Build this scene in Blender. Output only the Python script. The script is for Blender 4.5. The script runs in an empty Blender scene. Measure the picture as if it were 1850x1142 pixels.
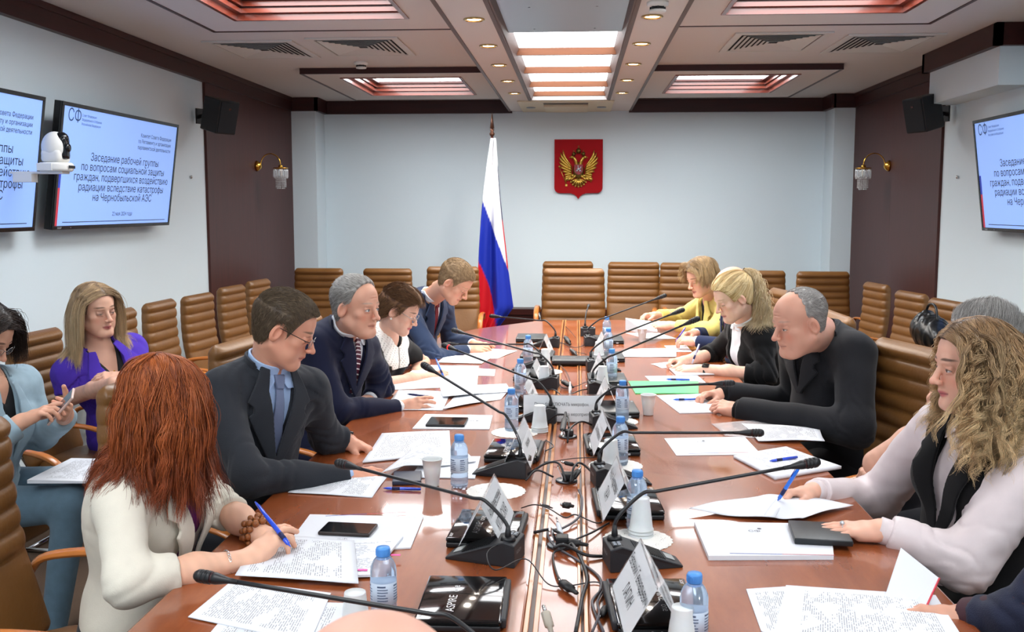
import bpy, bmesh, math, random
import numpy as np
from mathutils import Vector, Matrix
from math import sin, cos, pi, radians as R_

scene = bpy.context.scene
col = scene.collection
random.seed(4); rng = np.random.default_rng(4)

# ---------------- camera ----------------
FPX, CXP, CYP = 1800.0, 925.0, 571.0
PITCH = math.atan(196/FPX); YAW = math.atan(117/FPX*math.cos(PITCH))
CF = np.array([-sin(YAW)*cos(PITCH), cos(YAW)*cos(PITCH), -sin(PITCH)])
CR = np.array([cos(YAW), sin(YAW), 0.0]); CU = np.cross(CR, CF); CP = np.array([0, 0, 1.65])
cam_d = bpy.data.cameras.new('camera'); cam = bpy.data.objects.new('camera', cam_d); col.objects.link(cam)
cam_d.sensor_width = 36; cam_d.lens = 36*FPX/1850; cam_d.clip_start = .05; cam_d.clip_end = 60
cam.matrix_world = Matrix(((CR[0], CU[0], -CF[0], 0), (CR[1], CU[1], -CF[1], 0), (CR[2], CU[2], -CF[2], 1.65), (0, 0, 0, 1)))
cam_d.dof.use_dof = True; cam_d.dof.focus_distance = 3.7; cam_d.dof.aperture_fstop = 13
scene.camera = cam
# ---------------- world / colour management ----------------
w = bpy.data.worlds.new('world'); scene.world = w; w.use_nodes = True
w.node_tree.nodes['Background'].inputs[0].default_value = (.6, .7, .8, 1); w.node_tree.nodes['Background'].inputs[1].default_value = .3
scene.view_settings.view_transform = 'Standard'; scene.view_settings.look = 'None'
scene.view_settings.exposure = 0.36; scene.view_settings.gamma = 1.0; scene.view_settings.use_curve_mapping = False
PANEL_E = 4.2      # strength of the luminous ceiling panels
# added fill lamps: a cool one behind the camera, others under the near ceiling
def area(name, loc, rot, sx, sy, power, colr):
    l = bpy.data.lights.new(name, 'AREA'); l.shape = 'RECTANGLE'; l.size = sx; l.size_y = sy; l.energy = power; l.color = colr
    o = bpy.data.objects.new(name, l); o.location = loc; o.rotation_euler = rot; col.objects.link(o); return o
area('added_rear_fill', (0.0, -2.28, 1.75), (R_(90), 0, 0), 4.6, 1.5, 46, (.80, .90, 1.0))  # added to light faces and walls from the camera side
for _x in (-1.5, 1.35):
    for _y in (-.3, 3.0):
        area('added_overhead_fill', (_x, _y+.8, 2.74), (0, 0, 0), 1.0, 1.2, 15, (.95, .97, 1.0))  # added fill, separate from the luminous coffer panels

# ---------------- pixel helpers (photo 1850x1142) ----------------
def _ray(x, y): return CF + CR*((x-CXP)/FPX) - CU*((y-CYP)/FPX)
def onz(x, y, z):
    d = _ray(x, y); return CP + d*((z-CP[2])/d[2])
def ony(x, y, Y):
    d = _ray(x, y); return CP + d*((Y-CP[1])/d[1])
def onx(x, y, X):
    d = _ray(x, y); return CP + d*((X-CP[0])/d[0])
TT = .75
def ont(x, y, h=0.0): return onz(x, y, TT+h)

# ---------------- materials ----------------
def lin(h):
    if isinstance(h, str):
        h = h.lstrip('#'); c = [int(h[i:i+2], 16)/255 for i in (0, 2, 4)]
        return tuple(x/12.92 if x <= .04045 else ((x+.055)/1.055)**2.4 for x in c)
    return tuple(h)
class NT:
    def __init__(s, m): s.m = m; s.t = m.node_tree; s.n = s.t.nodes; s.b = s.n.get('Principled BSDF')
    def new(s, typ, **kw):
        n = s.n.new(typ)
        for k, v in kw.items(): setattr(n, k, v)
        return n
    def link(s, a, b): s.t.links.new(a, b)
_mats = {}
def mat(name, c, rough=.5, metal=0, spec=.5, trans=0, ior=1.45, emit=0, ecol=None, bump=0, bscale=50, var=0, vscale=8, coat=0, sss=0, alpha=1, sheen=0, stretch=None, coord='Object'):
    if name in _mats: return _mats[name]
    m = bpy.data.materials.new(name); m.use_nodes = True; nt = NT(m); b = nt.b; c = lin(c)
    b.inputs['Base Color'].default_value = (*c, 1); b.inputs['Roughness'].default_value = rough
    b.inputs['Metallic'].default_value = metal; b.inputs['Specular IOR Level'].default_value = spec
    b.inputs['Transmission Weight'].default_value = trans; b.inputs['IOR'].default_value = ior
    b.inputs['Coat Weight'].default_value = coat; b.inputs['Coat Roughness'].default_value = .08
    b.inputs['Alpha'].default_value = alpha; b.inputs['Sheen Weight'].default_value = sheen
    if sss:
        b.inputs['Subsurface Weight'].default_value = sss; b.inputs['Subsurface Radius'].default_value = (.01, .004, .002); b.inputs['Subsurface Scale'].default_value = 1
    if emit:
        b.inputs['Emission Color'].default_value = (*(lin(ecol) if ecol else c), 1); b.inputs['Emission Strength'].default_value = emit
    if bump or var:
        tc = nt.new('ShaderNodeTexCoord'); mp = nt.new('ShaderNodeMapping'); nt.link(tc.outputs[coord], mp.inputs[0])
        if stretch: mp.inputs['Scale'].default_value = stretch
        if bump:
            n = nt.new('ShaderNodeTexNoise'); n.inputs['Scale'].default_value = bscale; n.inputs['Detail'].default_value = 4
            bp = nt.new('ShaderNodeBump'); bp.inputs['Strength'].default_value = bump; bp.inputs['Distance'].default_value = .004
            nt.link(mp.outputs[0], n.inputs[0]); nt.link(n.outputs[0], bp.inputs['Height']); nt.link(bp.outputs[0], b.inputs['Normal'])
        if var:
            n = nt.new('ShaderNodeTexNoise'); n.inputs['Scale'].default_value = vscale; n.inputs['Detail'].default_value = 5
            mx = nt.new('ShaderNodeMix', data_type='RGBA')
            mx.inputs[6].default_value = (*[x*(1-var) for x in c], 1); mx.inputs[7].default_value = (*[min(1, x*(1+var)) for x in c], 1)
            nt.link(mp.outputs[0], n.inputs[0]); nt.link(n.outputs[0], mx.inputs[0]); nt.link(mx.outputs[2], b.inputs['Base Color'])
    _mats[name] = m; return m
def mat_attr(name, rough=.5, spec=.5, sss=0, bump=0, bscale=200, coat=0, attr='Col', sheen=0):
    m = mat(name, (.5, .5, .5), rough=rough, spec=spec, sss=sss, bump=bump, bscale=bscale, coat=coat, sheen=sheen)
    if not m.get('_a'):
        nt = NT(m); a = nt.new('ShaderNodeAttribute', attribute_name=attr); nt.link(a.outputs['Color'], nt.b.inputs['Base Color']); m['_a'] = 1
    return m
def wood(name, c1, c2, rough=.3, scale=1.5, axis='Y', coat=0, stretch=12, bump=.0, spec=.5, vein=1.0):
    if name in _mats: return _mats[name]
    m = bpy.data.materials.new(name); m.use_nodes = True; nt = NT(m); b = nt.b
    tc = nt.new('ShaderNodeTexCoord'); mp = nt.new('ShaderNodeMapping'); nt.link(tc.outputs['Object'], mp.inputs[0])
    s = [stretch]*3; s['XYZ'.index(axis)] = 1.0; mp.inputs['Scale'].default_value = s
    n = nt.new('ShaderNodeTexNoise'); n.inputs['Scale'].default_value = scale; n.inputs['Detail'].default_value = 8; n.inputs['Roughness'].default_value = .65; n.inputs['Distortion'].default_value = .15
    rp = nt.new('ShaderNodeValToRGB'); rp.color_ramp.elements[0].position = .5-.22*vein; rp.color_ramp.elements[1].position = .5+.25*vein
    rp.color_ramp.elements[0].color = (*lin(c1), 1); rp.color_ramp.elements[1].color = (*lin(c2), 1)
    nt.link(mp.outputs[0], n.inputs[0]); nt.link(n.outputs[0], rp.inputs[0]); nt.link(rp.outputs[0], b.inputs['Base Color'])
    b.inputs['Roughness'].default_value = rough; b.inputs['Coat Weight'].default_value = coat; b.inputs['Coat Roughness'].default_value = .06; b.inputs['Specular IOR Level'].default_value = spec
    _mats[name] = m; return m

# ---------------- objects ----------------
def tag(o, label=None, cat=None, group=None, kind=None):
    if label: o['label'] = label
    if cat: o['category'] = cat
    if group: o['group'] = group
    if kind: o['kind'] = kind
    return o
def thing(name, label, cat, loc=(0, 0, 0), rz=0, group=None):
    o = bpy.data.objects.new(name, None); o.empty_display_size = .05; col.objects.link(o)
    o.location = tuple(float(v) for v in loc); o.rotation_euler = (0, 0, rz)
    return tag(o, label, cat, group)
def tree(o):
    r = [o]
    for c in o.children: r += tree(c)
    return r
def copy_tree(o, parent=None):
    c = o.copy(); col.objects.link(c)
    if parent is not None: c.parent = parent; c.matrix_parent_inverse = o.matrix_parent_inverse.copy()
    for ch in list(o.children): copy_tree(ch, c)
    return c
def place(proto, loc, rz, label, group=None, first=[]):
    if proto.get('_used'): o = copy_tree(proto)
    else: o = proto; o['_used'] = 1
    o.location = tuple(float(v) for v in loc); o.rotation_euler = (0, 0, rz); o['label'] = label
    if group: o['group'] = group
    return o
def mesh_from(name, V, Fc, m, parent=None, smooth=True, colr=None, loc=None, flat_mats=None, midx=None):
    me = bpy.data.meshes.new(name); V = np.asarray(V, dtype=np.float32)
    if isinstance(Fc, np.ndarray):
        nf, k = Fc.shape
        me.vertices.add(len(V)); me.vertices.foreach_set('co', V.ravel())
        me.loops.add(nf*k); me.loops.foreach_set('vertex_index', Fc.astype(np.int32).ravel())
        me.polygons.add(nf); me.polygons.foreach_set('loop_start', np.arange(0, nf*k, k, dtype=np.int32)); me.polygons.foreach_set('loop_total', np.full(nf, k, dtype=np.int32))
        me.update(calc_edges=True)
    else:
        me.from_pydata([tuple(map(float, v)) for v in V], [], Fc); me.update()
    if smooth: me.polygons.foreach_set('use_smooth', np.ones(len(me.polygons), dtype=bool))
    for mm in (m if isinstance(m, (list, tuple)) else [m]): me.materials.append(mm)
    if midx is not None: me.polygons.foreach_set('material_index', np.asarray(midx, dtype=np.int32))
    if colr is not None:
        a = me.color_attributes.new('Col', 'FLOAT_COLOR', 'POINT'); c4 = np.ones((len(V), 4), dtype=np.float32); c4[:, :3] = colr; a.data.foreach_set('color', c4.ravel())
    o = bpy.data.objects.new(name, me); col.objects.link(o)
    if parent is not None: o.parent = parent
    if loc is not None: o.location = tuple(float(v) for v in loc)
    return o
class MB:
    """collects shapes into ONE mesh object"""
    def __init__(s): s.bm = bmesh.new(); s.M = Matrix.Identity(4); s.mi = 0
    def _add(s, vs, fs, smooth=False):
        bv = [s.bm.verts.new(s.M @ Vector([float(c) for c in v])) for v in vs]
        for f in fs:
            try: q = s.bm.faces.new([bv[i] for i in f]); q.smooth = smooth; q.material_index = s.mi
            except ValueError: pass
        return bv
    def box(s, x0, y0, z0, x1, y1, z1, bev=0):
        if x0 > x1: x0, x1 = x1, x0
        if y0 > y1: y0, y1 = y1, y0
        if z0 > z1: z0, z1 = z1, z0
        vs = [(x0, y0, z0), (x1, y0, z0), (x1, y1, z0), (x0, y1, z0), (x0, y0, z1), (x1, y0, z1), (x1, y1, z1), (x0, y1, z1)]
        fs = [(0, 3, 2, 1), (4, 5, 6, 7), (0, 1, 5, 4), (1, 2, 6, 5), (2, 3, 7, 6), (3, 0, 4, 7)]
        if not bev: return s._add(vs, fs)
        t = bmesh.new(); bv = [t.verts.new(v) for v in vs]
        for f in fs: t.faces.new([bv[i] for i in f])
        bmesh.ops.bevel(t, geom=list(t.edges), offset=bev, segments=2, affect='EDGES', profile=.6)
        t.verts.index_update(); s._add([v.co.copy() for v in t.verts], [[v.index for v in f.verts] for f in t.faces], True); t.free()
    def hexa(s, pts, smooth=False):  # 8 points: bottom 4 ccw, top 4 ccw
        return s._add(pts, [(0, 3, 2, 1), (4, 5, 6, 7), (0, 1, 5, 4), (1, 2, 6, 5), (2, 3, 7, 6), (3, 0, 4, 7)], smooth)
    def quad(s, *p): s._add(p, [tuple(range(len(p)))])
    def tube(s, pts, r, n=8, caps=True, smooth=True, flat=None):
        pts = [Vector([float(c) for c in p]) for p in pts]; k = len(pts)
        rr = r if isinstance(r, (list, tuple, np.ndarray)) else [r]*k
        vs = []; up = None
        for i, p in enumerate(pts):
            t = (pts[min(i+1, k-1)]-pts[max(i-1, 0)])
            t = t.normalized() if t.length > 1e-9 else Vector((0, 0, 1))
            if up is None:
                up = Vector((0, 0, 1)) if abs(t.z) < .9 else Vector((1, 0, 0))
            a = t.cross(up)
            if a.length < 1e-6: a = t.orthogonal()
            a.normalize(); b = a.cross(t).normalized(); up = b
            fx, fy = flat if flat else (1, 1)
            for j in range(n):
                an = 2*pi*j/n; vs.append(p+a*(cos(an)*rr[i]*fx)+b*(sin(an)*rr[i]*fy))
        fs = [(i*n+j, i*n+(j+1) % n, (i+1)*n+(j+1) % n, (i+1)*n+j) for i in range(k-1) for j in range(n)]
        if caps: fs += [tuple(range(n-1, -1, -1)), tuple((k-1)*n+j for j in range(n))]
        return s._add(vs, fs, smooth)
    def lathe(s, prof, c=(0, 0, 0), n=24, smooth=True, axis='Z', sx=1, sy=1):
        vs = []; k = len(prof)
        for (r, z) in prof:
            for j in range(n):
                an = 2*pi*j/n; x, y = r*cos(an)*sx, r*sin(an)*sy
                v = (x, y, z) if axis == 'Z' else ((z, x, y) if axis == 'X' else (x, z, y))
                vs.append((v[0]+c[0], v[1]+c[1], v[2]+c[2]))
        fs = [(i*n+j, i*n+(j+1) % n, (i+1)*n+(j+1) % n, (i+1)*n+j) for i in range(k-1) for j in range(n)]
        if prof[0][0] > 1e-6: fs.append(tuple(range(n-1, -1, -1)))
        if prof[-1][0] > 1e-6: fs.append(tuple((k-1)*n+j for j in range(n)))
        return s._add(vs, fs, smooth)
    def sphere(s, c, r, n=12, m=8, sx=1, sy=1, sz=1):
        prof = [(max(1e-5, sin(pi*i/m))*r, -cos(pi*i/m)*r*sz) for i in range(m+1)]
        return s.lathe(prof, c, n, True, 'Z', sx, sy)
    def prism(s, poly, h, axis='Z', off=0, smooth=False):
        n = len(poly)
        def V(p, t):
            if axis == 'Z': return (p[0], p[1], off+t)
            if axis == 'Y': return (p[0], off+t, p[1])
            return (off+t, p[0], p[1])
        vs = [V(p, 0) for p in poly]+[V(p, h) for p in poly]
        return s._add(vs, [tuple(range(n-1, -1, -1)), tuple(range(n, 2*n))]+[(i, (i+1) % n, n+(i+1) % n, n+i) for i in range(n)], smooth)
    def grid(s, fn, nu, nv, smooth=True, close_u=False):
        vs = [fn(i/(nu-1) if not close_u else i/nu, j/(nv-1)) for i in range(nu) for j in range(nv)]
        fs = [(i*nv+j, ((i+1) % nu)*nv+j, ((i+1) % nu)*nv+j+1, i*nv+j+1) for i in range(nu if close_u else nu-1) for j in range(nv-1)]
        return s._add(vs, fs, smooth)
    def build(s, name, m, parent=None, bev=0, sub=0, recalc=True, sharp=35, loc=None, rz=None):
        if recalc: bmesh.ops.recalc_face_normals(s.bm, faces=list(s.bm.faces))
        me = bpy.data.meshes.new(name); s.bm.to_mesh(me); s.bm.free()
        for mm in (m if isinstance(m, (list, tuple)) else [m]): me.materials.append(mm)
        o = bpy.data.objects.new(name, me); col.objects.link(o)
        if parent is not None: o.parent = parent
        if bev:
            b = o.modifiers.new('bevel', 'BEVEL'); b.width = bev; b.segments = 2; b.limit_method = 'ANGLE'; b.angle_limit = R_(sharp)
        if sub:
            b = o.modifiers.new('sub', 'SUBSURF'); b.levels = sub; b.render_levels = sub
        if loc is not None: o.location = tuple(float(v) for v in loc)
        if rz is not None: o.rotation_euler = (0, 0, rz)
        return o
def struct(name, mb, m, parent=None, **kw):
    o = mb.build(name, m, parent, **kw)
    if parent is None: o['kind'] = 'structure'
    return o
def chop(pts, n):
    """Catmull-Rom resample"""
    P = [np.array(p, float) for p in pts]; P = [2*P[0]-P[1]]+P+[2*P[-1]-P[-2]]; out = []
    for i in range(1, len(P)-2):
        for k in range(n):
            t = k/n; a, b, c, d = P[i-1:i+3]
            out.append(.5*((2*b)+(c-a)*t+(2*a-5*b+4*c-d)*t*t+(-a+3*b-3*c+d)*t**3))
    out.append(P[-2]); return out
_fontcache = {}
def text_mesh(body, size=.1, align='LEFT', sx=1.0, space=1.0, line=1.0):
    """lettering in the XY plane; every outline is filled on its own, so overlapping strokes stay solid"""
    from mathutils.geometry import tessellate_polygon
    key = (body, align)
    if key not in _fontcache:
        cu = bpy.data.curves.new('txt', 'FONT'); cu.body = body; cu.size = 1; cu.align_x = align; cu.resolution_u = 3; cu.fill_mode = 'NONE'
        o = bpy.data.objects.new('txt', cu); me = o.to_mesh(); P = [(v.co.x, v.co.y) for v in me.vertices]; nb = {}
        for e in me.edges:
            a, b = e.vertices; nb.setdefault(a, []).append(b); nb.setdefault(b, []).append(a)
        o.to_mesh_clear(); bpy.data.objects.remove(o); bpy.data.curves.remove(cu)
        seen = set(); loops = []
        for s0 in sorted(nb):
            if s0 in seen: continue
            lp = [s0]; seen.add(s0); c = s0
            while True:
                n_ = [q for q in nb[c] if q not in seen]
                if not n_: break
                c = min(n_, key=lambda q: abs(q-c)); seen.add(c); lp.append(c)
            if len(lp) > 2: loops.append([P[i] for i in lp])
        def split(l, dep=0):
            n = len(l)
            if n > 3 and dep < 8:
                for i in range(n):
                    (ax, ay), (bx, by) = l[i], l[(i+1) % n]
                    for j in range(i+2, n):
                        if i == 0 and j == n-1: continue
                        (cx, cy), (dx, dy) = l[j], l[(j+1) % n]; D = (bx-ax)*(dy-cy)-(by-ay)*(dx-cx)
                        if abs(D) < 1e-12: continue
                        t = ((cx-ax)*(dy-cy)-(cy-ay)*(dx-cx))/D; u = ((cx-ax)*(by-ay)-(cy-ay)*(bx-ax))/D
                        if 1e-4 < t < 1-1e-4 and 1e-4 < u < 1-1e-4:
                            X = (ax+(bx-ax)*t, ay+(by-ay)*t); return split(l[i+1:j+1]+[X], dep+1)+split([X]+l[j+1:]+l[:i+1], dep+1)
            return [l]
        loops = [q for l in loops for q in split(l) if len(q) > 2]
        def ar(l): return sum(l[i-1][0]*l[i][1]-l[i][0]*l[i-1][1] for i in range(len(l)))/2
        def ins(p, l):
            k = False
            for i in range(len(l)):
                (x1, y1), (x2, y2) = l[i-1], l[i]
                if (y1 > p[1]) != (y2 > p[1]) and p[0] < (x2-x1)*(p[1]-y1)/(y2-y1)+x1: k = not k
            return k
        def inside(h, l): return h is not l and abs(ar(h)) < abs(ar(l)) and ar(h)*ar(l) < 0 and sum(ins(q, l) for q in h) > .8*len(h)
        par = [[l for l in loops if inside(h, l)] for h in loops]; outs = [h for h, c in zip(loops, par) if not c]; V = []; Fs = []
        holes = [(h, min(c, key=lambda l: abs(ar(l)))) for h, c in zip(loops, par) if c]
        for l in outs:
            hs = [h for h, c in holes if c is l]; vs = l+[p for h in hs for p in h]
            for tr in tessellate_polygon([[Vector((x, y, 0)) for x, y in l]]+[[Vector((x, y, 0)) for x, y in h] for h in hs]): Fs.append(tuple(i+len(V) for i in tr))
            V += vs
        _fontcache[key] = (V, Fs)
    V, Fs = _fontcache[key]; return [(x*size*sx, y*size, 0) for x, y in V], Fs
def add_text(mb, body, M, **kw):
    V, Fs = text_mesh(body, **kw); old = mb.M; mb.M = old @ M; mb._add(V, Fs); mb.M = old
def frame(o, x, y, z):
    """4x4 from origin and three axis vectors"""
    x = Vector(x).normalized(); y = Vector(y).normalized(); z = Vector(z).normalized()
    return Matrix(((x.x, y.x, z.x, o[0]), (x.y, y.y, z.y, o[1]), (x.z, y.z, z.z, o[2]), (0, 0, 0, 1)))
# ================= ROOM =================
XL, XR, YB, YN, YP, YF, ZC, ZK = -3.04, 2.85, 10.52, -2.4, 10.9, 8.06, 2.80, 2.66
def wall_mat(name, c):
    m = mat(name, c, rough=.75, bump=.12, bscale=260, spec=.25); return m
M_wall = wall_mat('wall paint', '#d8e5eb')
M_ceil = wall_mat('ceiling paint', '#d6d2cf')
M_dark = wood('dark mahogany panel', '#3a1712', '#4d211a', rough=.42, scale=2.2, axis='Z', stretch=18, spec=.35)
M_crown = wood('mahogany moulding', '#2c0e0a', '#421611', rough=.4, scale=1.5, axis='Y', stretch=10, spec=.35)
M_crownx = wood('mahogany moulding x', '#2c0e0a', '#421611', rough=.4, scale=1.5, axis='X', stretch=10, spec=.35)
M_redwood = wood('reddish coffer wood', '#6a2414', '#8a3a20', rough=.28, scale=1.6, axis='X', stretch=12, coat=.3)
M_brownwood = wood('grey brown soffit edge', '#4b3833', '#5e4942', rough=.5, scale=1.5, axis='Y', stretch=10)
M_orange = wood('honey beam wood', '#6e3a16', '#8a4e22', rough=.35, scale=1.4, axis='X', stretch=10)
M_floor = mat('carpet', '#5a4636', rough=.95, bump=.5, bscale=300, var=.25, vscale=120)
M_panel = mat('luminous panel', '#ffffff', rough=.6, emit=PANEL_E, ecol=(.93, .97, 1.0))
M_panel2 = mat('luminous coffer panel', '#ffffff', rough=.6, emit=PANEL_E*2.4, ecol=(.93, .97, 1.0))
M_white = mat('white metal', '#e4e2dc', rough=.45)
M_black = mat('black plastic', '#16171a', rough=.45)
M_chrome = mat('chrome', '#c9c9c9', rough=.12, metal=1)
M_gold = mat('polished brass', '#d9a94a', rough=.18, metal=1)

b = MB(); b.box(XL-.1, YN-.1, -.1, XR+.1, YP+.1, 0); struct('floor', b, M_floor)
b = MB(); b.box(XL-.12, YN, 0, XL, YB, ZC); struct('wall_left', b, M_wall)
b = MB(); b.box(XR, YN, 0, XR+.12, YB, ZC); struct('wall_right', b, M_wall)
b = MB(); b.box(-2.76, YP, 0, 2.66, YP+.12, ZC)
b.box(XL-.12, YB, 0, -2.76, YP+.12, ZC); b.box(2.62, YB, 0, XR+.12, YP+.12, ZC); struct('wall_back', b, M_wall)
# unseen wall behind the camera; its windows are added to hold the fill lamp
b = MB(); b.box(XL-.12, YN-.12, 0, XR+.12, YN, .95); b.box(XL-.12, YN-.12, 2.55, XR+.12, YN, ZC); b.box(XL-.12, YN-.12, .95, -2.4, YN, 2.55); b.box(2.4, YN-.12, .95, XR+.12, YN, 2.55)
struct('wall_front', b, M_wall)
b = MB()
for x in (-2.4, -.8, .76, 2.34): b.box(x, YN-.09, .95, x+.06, YN-.03, 2.55)
b.box(-2.4, YN-.09, .95, 2.4, YN-.03, 1.0); b.box(-2.4, YN-.09, 2.5, 2.4, YN-.03, 2.55); struct('added_window_1', b, M_white)
# mahogany wall panels
b = MB(); b.box(XL, YF, 0, XL+.022, YB, ZK); b.box(XL+.0221, 9.27, 0, XL+.0223, 9.273, ZK); struct('trim_1', b, M_dark)
b = MB(); b.box(XR-.022, YF, 0, XR, YB, ZK); b.box(XR-.0223, 9.27, 0, XR-.0221, 9.273, ZK); struct('trim_2', b, M_dark)
# crown mouldings
def crown(name, segs, m):
    b = MB()
    for (x0, y0, x1, y1) in segs:
        b.box(x0, y0, ZK, x1, y1, ZC-.001); b.box(min(x0, x1)+(-.0 if x0 < 0 else -.012), y0, ZK+.1, max(x0, x1)+(.012 if x0 < 0 else 0), y1, ZC-.002)
    return struct(name, b, m)
crown('trim_3', [(XL, YN, XL+.045, YB)], M_crown)
crown('trim_4', [(XR-.045, 7.9, XR, YB), (XR-.045, YN, XR, 6.6)], M_crown)
b = MB(); b.box(XL, YB-.045, ZK, -2.72, YB, ZC-.001); b.box(-2.76, YB-.045, ZK, -2.715, YP, ZC-.001); b.box(-2.76, YP-.045, ZK, -.70, YP, ZC-.001)
b.box(.55, YP-.045, ZK, 2.62, YP, ZC-.001); b.box(2.575, YB-.045, ZK, 2.62, YP, ZC-.001); b.box(2.6, YB-.045, ZK, XR, YB, ZC-.001)
struct('trim_5', b, M_crownx)
# boxed beam on the right wall with its own moulding
b = MB(); b.box(XR-.2, 6.6, 2.42, XR, 7.85, ZC); struct('wall_right_beam', b, M_wall)
b = MB(); b.box(XR-.245, 6.55, ZK, XR-.2, 7.9, ZC-.001); b.box(XR-.245, 7.85, ZK, XR, 7.9, ZC-.001); b.box(XR-.245, 6.55, ZK, XR, 6.6, ZC-.001); struct('trim_6', b, M_crown)
# baseboards (deep dark skirting seen under the chairs at the back)
b = MB(); b.box(-2.76, YP-.02, 0, 2.62, YP, .13); struct('baseboard_back', b, M_crownx)
b = MB(); b.box(-2.4, YP-.2, .13, 2.3, YP-.0, .55); b.box(-2.4, YP-.22, .5, 2.3, YP, .56)
struct('trim_16', b, M_crownx)
b = MB(); b.box(XL, YN, 0, XL+.02, YF, .12); struct('baseboard_left', b, M_crown)
b = MB(); b.box(XR-.02, YN, 0, XR, YF, .12); struct('baseboard_right', b, M_crown)

# ---------- ceiling with holes ----------
XS0, XS1, ZS = -.713, .553, 2.68     # soffit strip
ZB = 2.755                           # slab bottoms
slabs = []
for sx0, sx1, ox0, ox1 in ((-2.30, XS0, -2.02, -1.0), (XS1, 2.125, .83, 1.845)):
    for y0, y1, oy0, oy1 in ((4.27, 6.33, 4.55, 5.93), (8.32, 10.38, 8.6, 9.9), (.2, 2.28, .5, 1.86)):
        slabs.append((sx0, sx1, ox0, ox1, y0, y1, oy0, oy1))
b = MB()
def holed(b, x0, x1, y0, y1, z, holes):
    xs = sorted({x0, x1, *[h[0] for h in holes], *[h[1] for h in holes]}); ys = sorted({y0, y1, *[h[2] for h in holes], *[h[3] for h in holes]})
    for i in range(len(xs)-1):
        for j in range(len(ys)-1):
            cx, cy = (xs[i]+xs[i+1])/2, (ys[j]+ys[j+1])/2
            if any(h[0] < cx < h[1] and h[2] < cy < h[3] for h in holes): continue
            b.box(xs[i], ys[j], z, xs[i+1], ys[j+1], z+.04)
holed(b, XL-.1, XR+.1, YN-.1, YP+.1, ZC, [(s[2], s[3], s[6], s[7]) for s in slabs]+[(-.45, .29, 2.0, 9.78)])
struct('ceiling', b, M_ceil)
b = MB(); b.box(XL-.1, YN-.1, 3.02, XR+.1, YP+.1, 3.06); struct('ceiling_upper', b, M_ceil)
def ring(b, x0, x1, y0, y1, w, z0, z1):   # picture frame lying in xy, w inward
    b.box(x0, y0, z0, x1, y0+w, z1); b.box(x0, y1-w, z0, x1, y1, z1); b.box(x0, y0+w, z0, x0+w, y1-w, z1); b.box(x1-w, y0+w, z0, x1, y1-w, z1)
k = 7
for i, (sx0, sx1, ox0, ox1, y0, y1, oy0, oy1) in enumerate(slabs):
    b = MB(); holed(b, sx0, sx1, y0, y1, ZB, [(ox0, ox1, oy0, oy1)]); o = struct('ceiling_slab', b, M_ceil)
    # thin dark line on the bottom face + dark front edge
    b = MB(); e0 = sx0+(.0 if sx0 < -1 else 0); ring(b, sx0-.004, sx1+.004, y0-.012, y1+.004, .022, ZB-.004, ZC-.0005)
    b.build('edge_strip', M_crownx, o)
    # stepped coffer frame
    b = MB()
    ring(b, ox0-.012, ox1+.012, oy0-.012, oy1+.012, .024, ZB-.008, ZB+.03)
    ring(b, ox0, ox1, oy0, oy1, .045, ZB+.03, ZB+.055); ring(b, ox0, ox1, oy0, oy1, .06, ZB+.065, ZB+.095)
    f = b.build('coffer_frame', M_redwood, o)
    b = MB(); ring(b, ox0, ox1, oy0, oy1, .038, ZB+.055, ZB+.066); ring(b, ox0, ox1, oy0, oy1, .1, ZB+.095, ZB+.115); b.build('frame_groove', M_crownx, o)
    b = MB(); b.box(ox0, oy0, ZB+.115, ox1, oy1, ZB+.125)
    p = b.build('light_panel', M_panel2, o)
# soffit strip
b = MB(); holed(b, XS0, XS1, YN, YP-.001, ZS, [(-.45, .29, 2.0, 9.78)]); b.box(XS0, YN, ZS+.04, XS0+.02, YP-.01, ZC); b.box(XS1-.02, YN, ZS+.04, XS1, YP-.01, ZC)
struct('ceiling_strip', b, M_ceil)
b = MB()
for x in (XS0-.024, XS1): b.box(x, YN, ZS-.004, x+.024, YP-.002, ZC-.003)
b.box(-.474, 2.0, ZS-.006, -.45, 9.78, ZS+.0399); b.box(.29, 2.0, ZS-.006, .314, 9.78, ZS+.0399)
struct('trim_8', b, M_brownwood)
b = MB()
b.hexa([(-.45, 2.0, ZS), (-.44, 2.0, ZS), (-.44, 9.78, ZS), (-.45, 9.78, ZS), (-.41, 2.0, 2.80), (-.40, 2.0, 2.80), (-.40, 9.78, 2.80), (-.41, 9.78, 2.80)])
b.hexa([(.28, 2.0, ZS), (.29, 2.0, ZS), (.29, 9.78, ZS), (.28, 9.78, ZS), (.24, 2.0, 2.80), (.25, 2.0, 2.80), (.25, 9.78, 2.80), (.24, 9.78, 2.80)])
struct('trim_9', b, M_brownwood)
b = MB()
for y in (7.15, 8.1, 9.02, 9.78): b.box(-.44, y, 2.715, .28, y+.03, 2.775)
struct('trim_10', b, M_orange)
b = MB(); b.box(-.44, 6.25, 2.765, .28, 9.81, 2.79); o = b.build('light_panel', M_panel); tag(o, 'long glowing light panel set between the honey-coloured ceiling beams', 'light')
b = MB(); b.box(-.432, 2.0, 2.722, .272, 6.28, 2.73)
for x in (-.26, .1):
    for y in (5.45, 6.1): b.lathe([(.008, 2.708), (.004, 2.712)], (x, y, 0), 8)
o = b.build('metal_cover_plate', mat('brushed steel plate', '#9aa3ad', rough=.32, metal=.85, bump=.1, bscale=3), bev=.001); tag(o, 'grey steel cover plate closing the near part of the ceiling channel', 'panel')
o.data.materials[0].use_nodes

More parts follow.
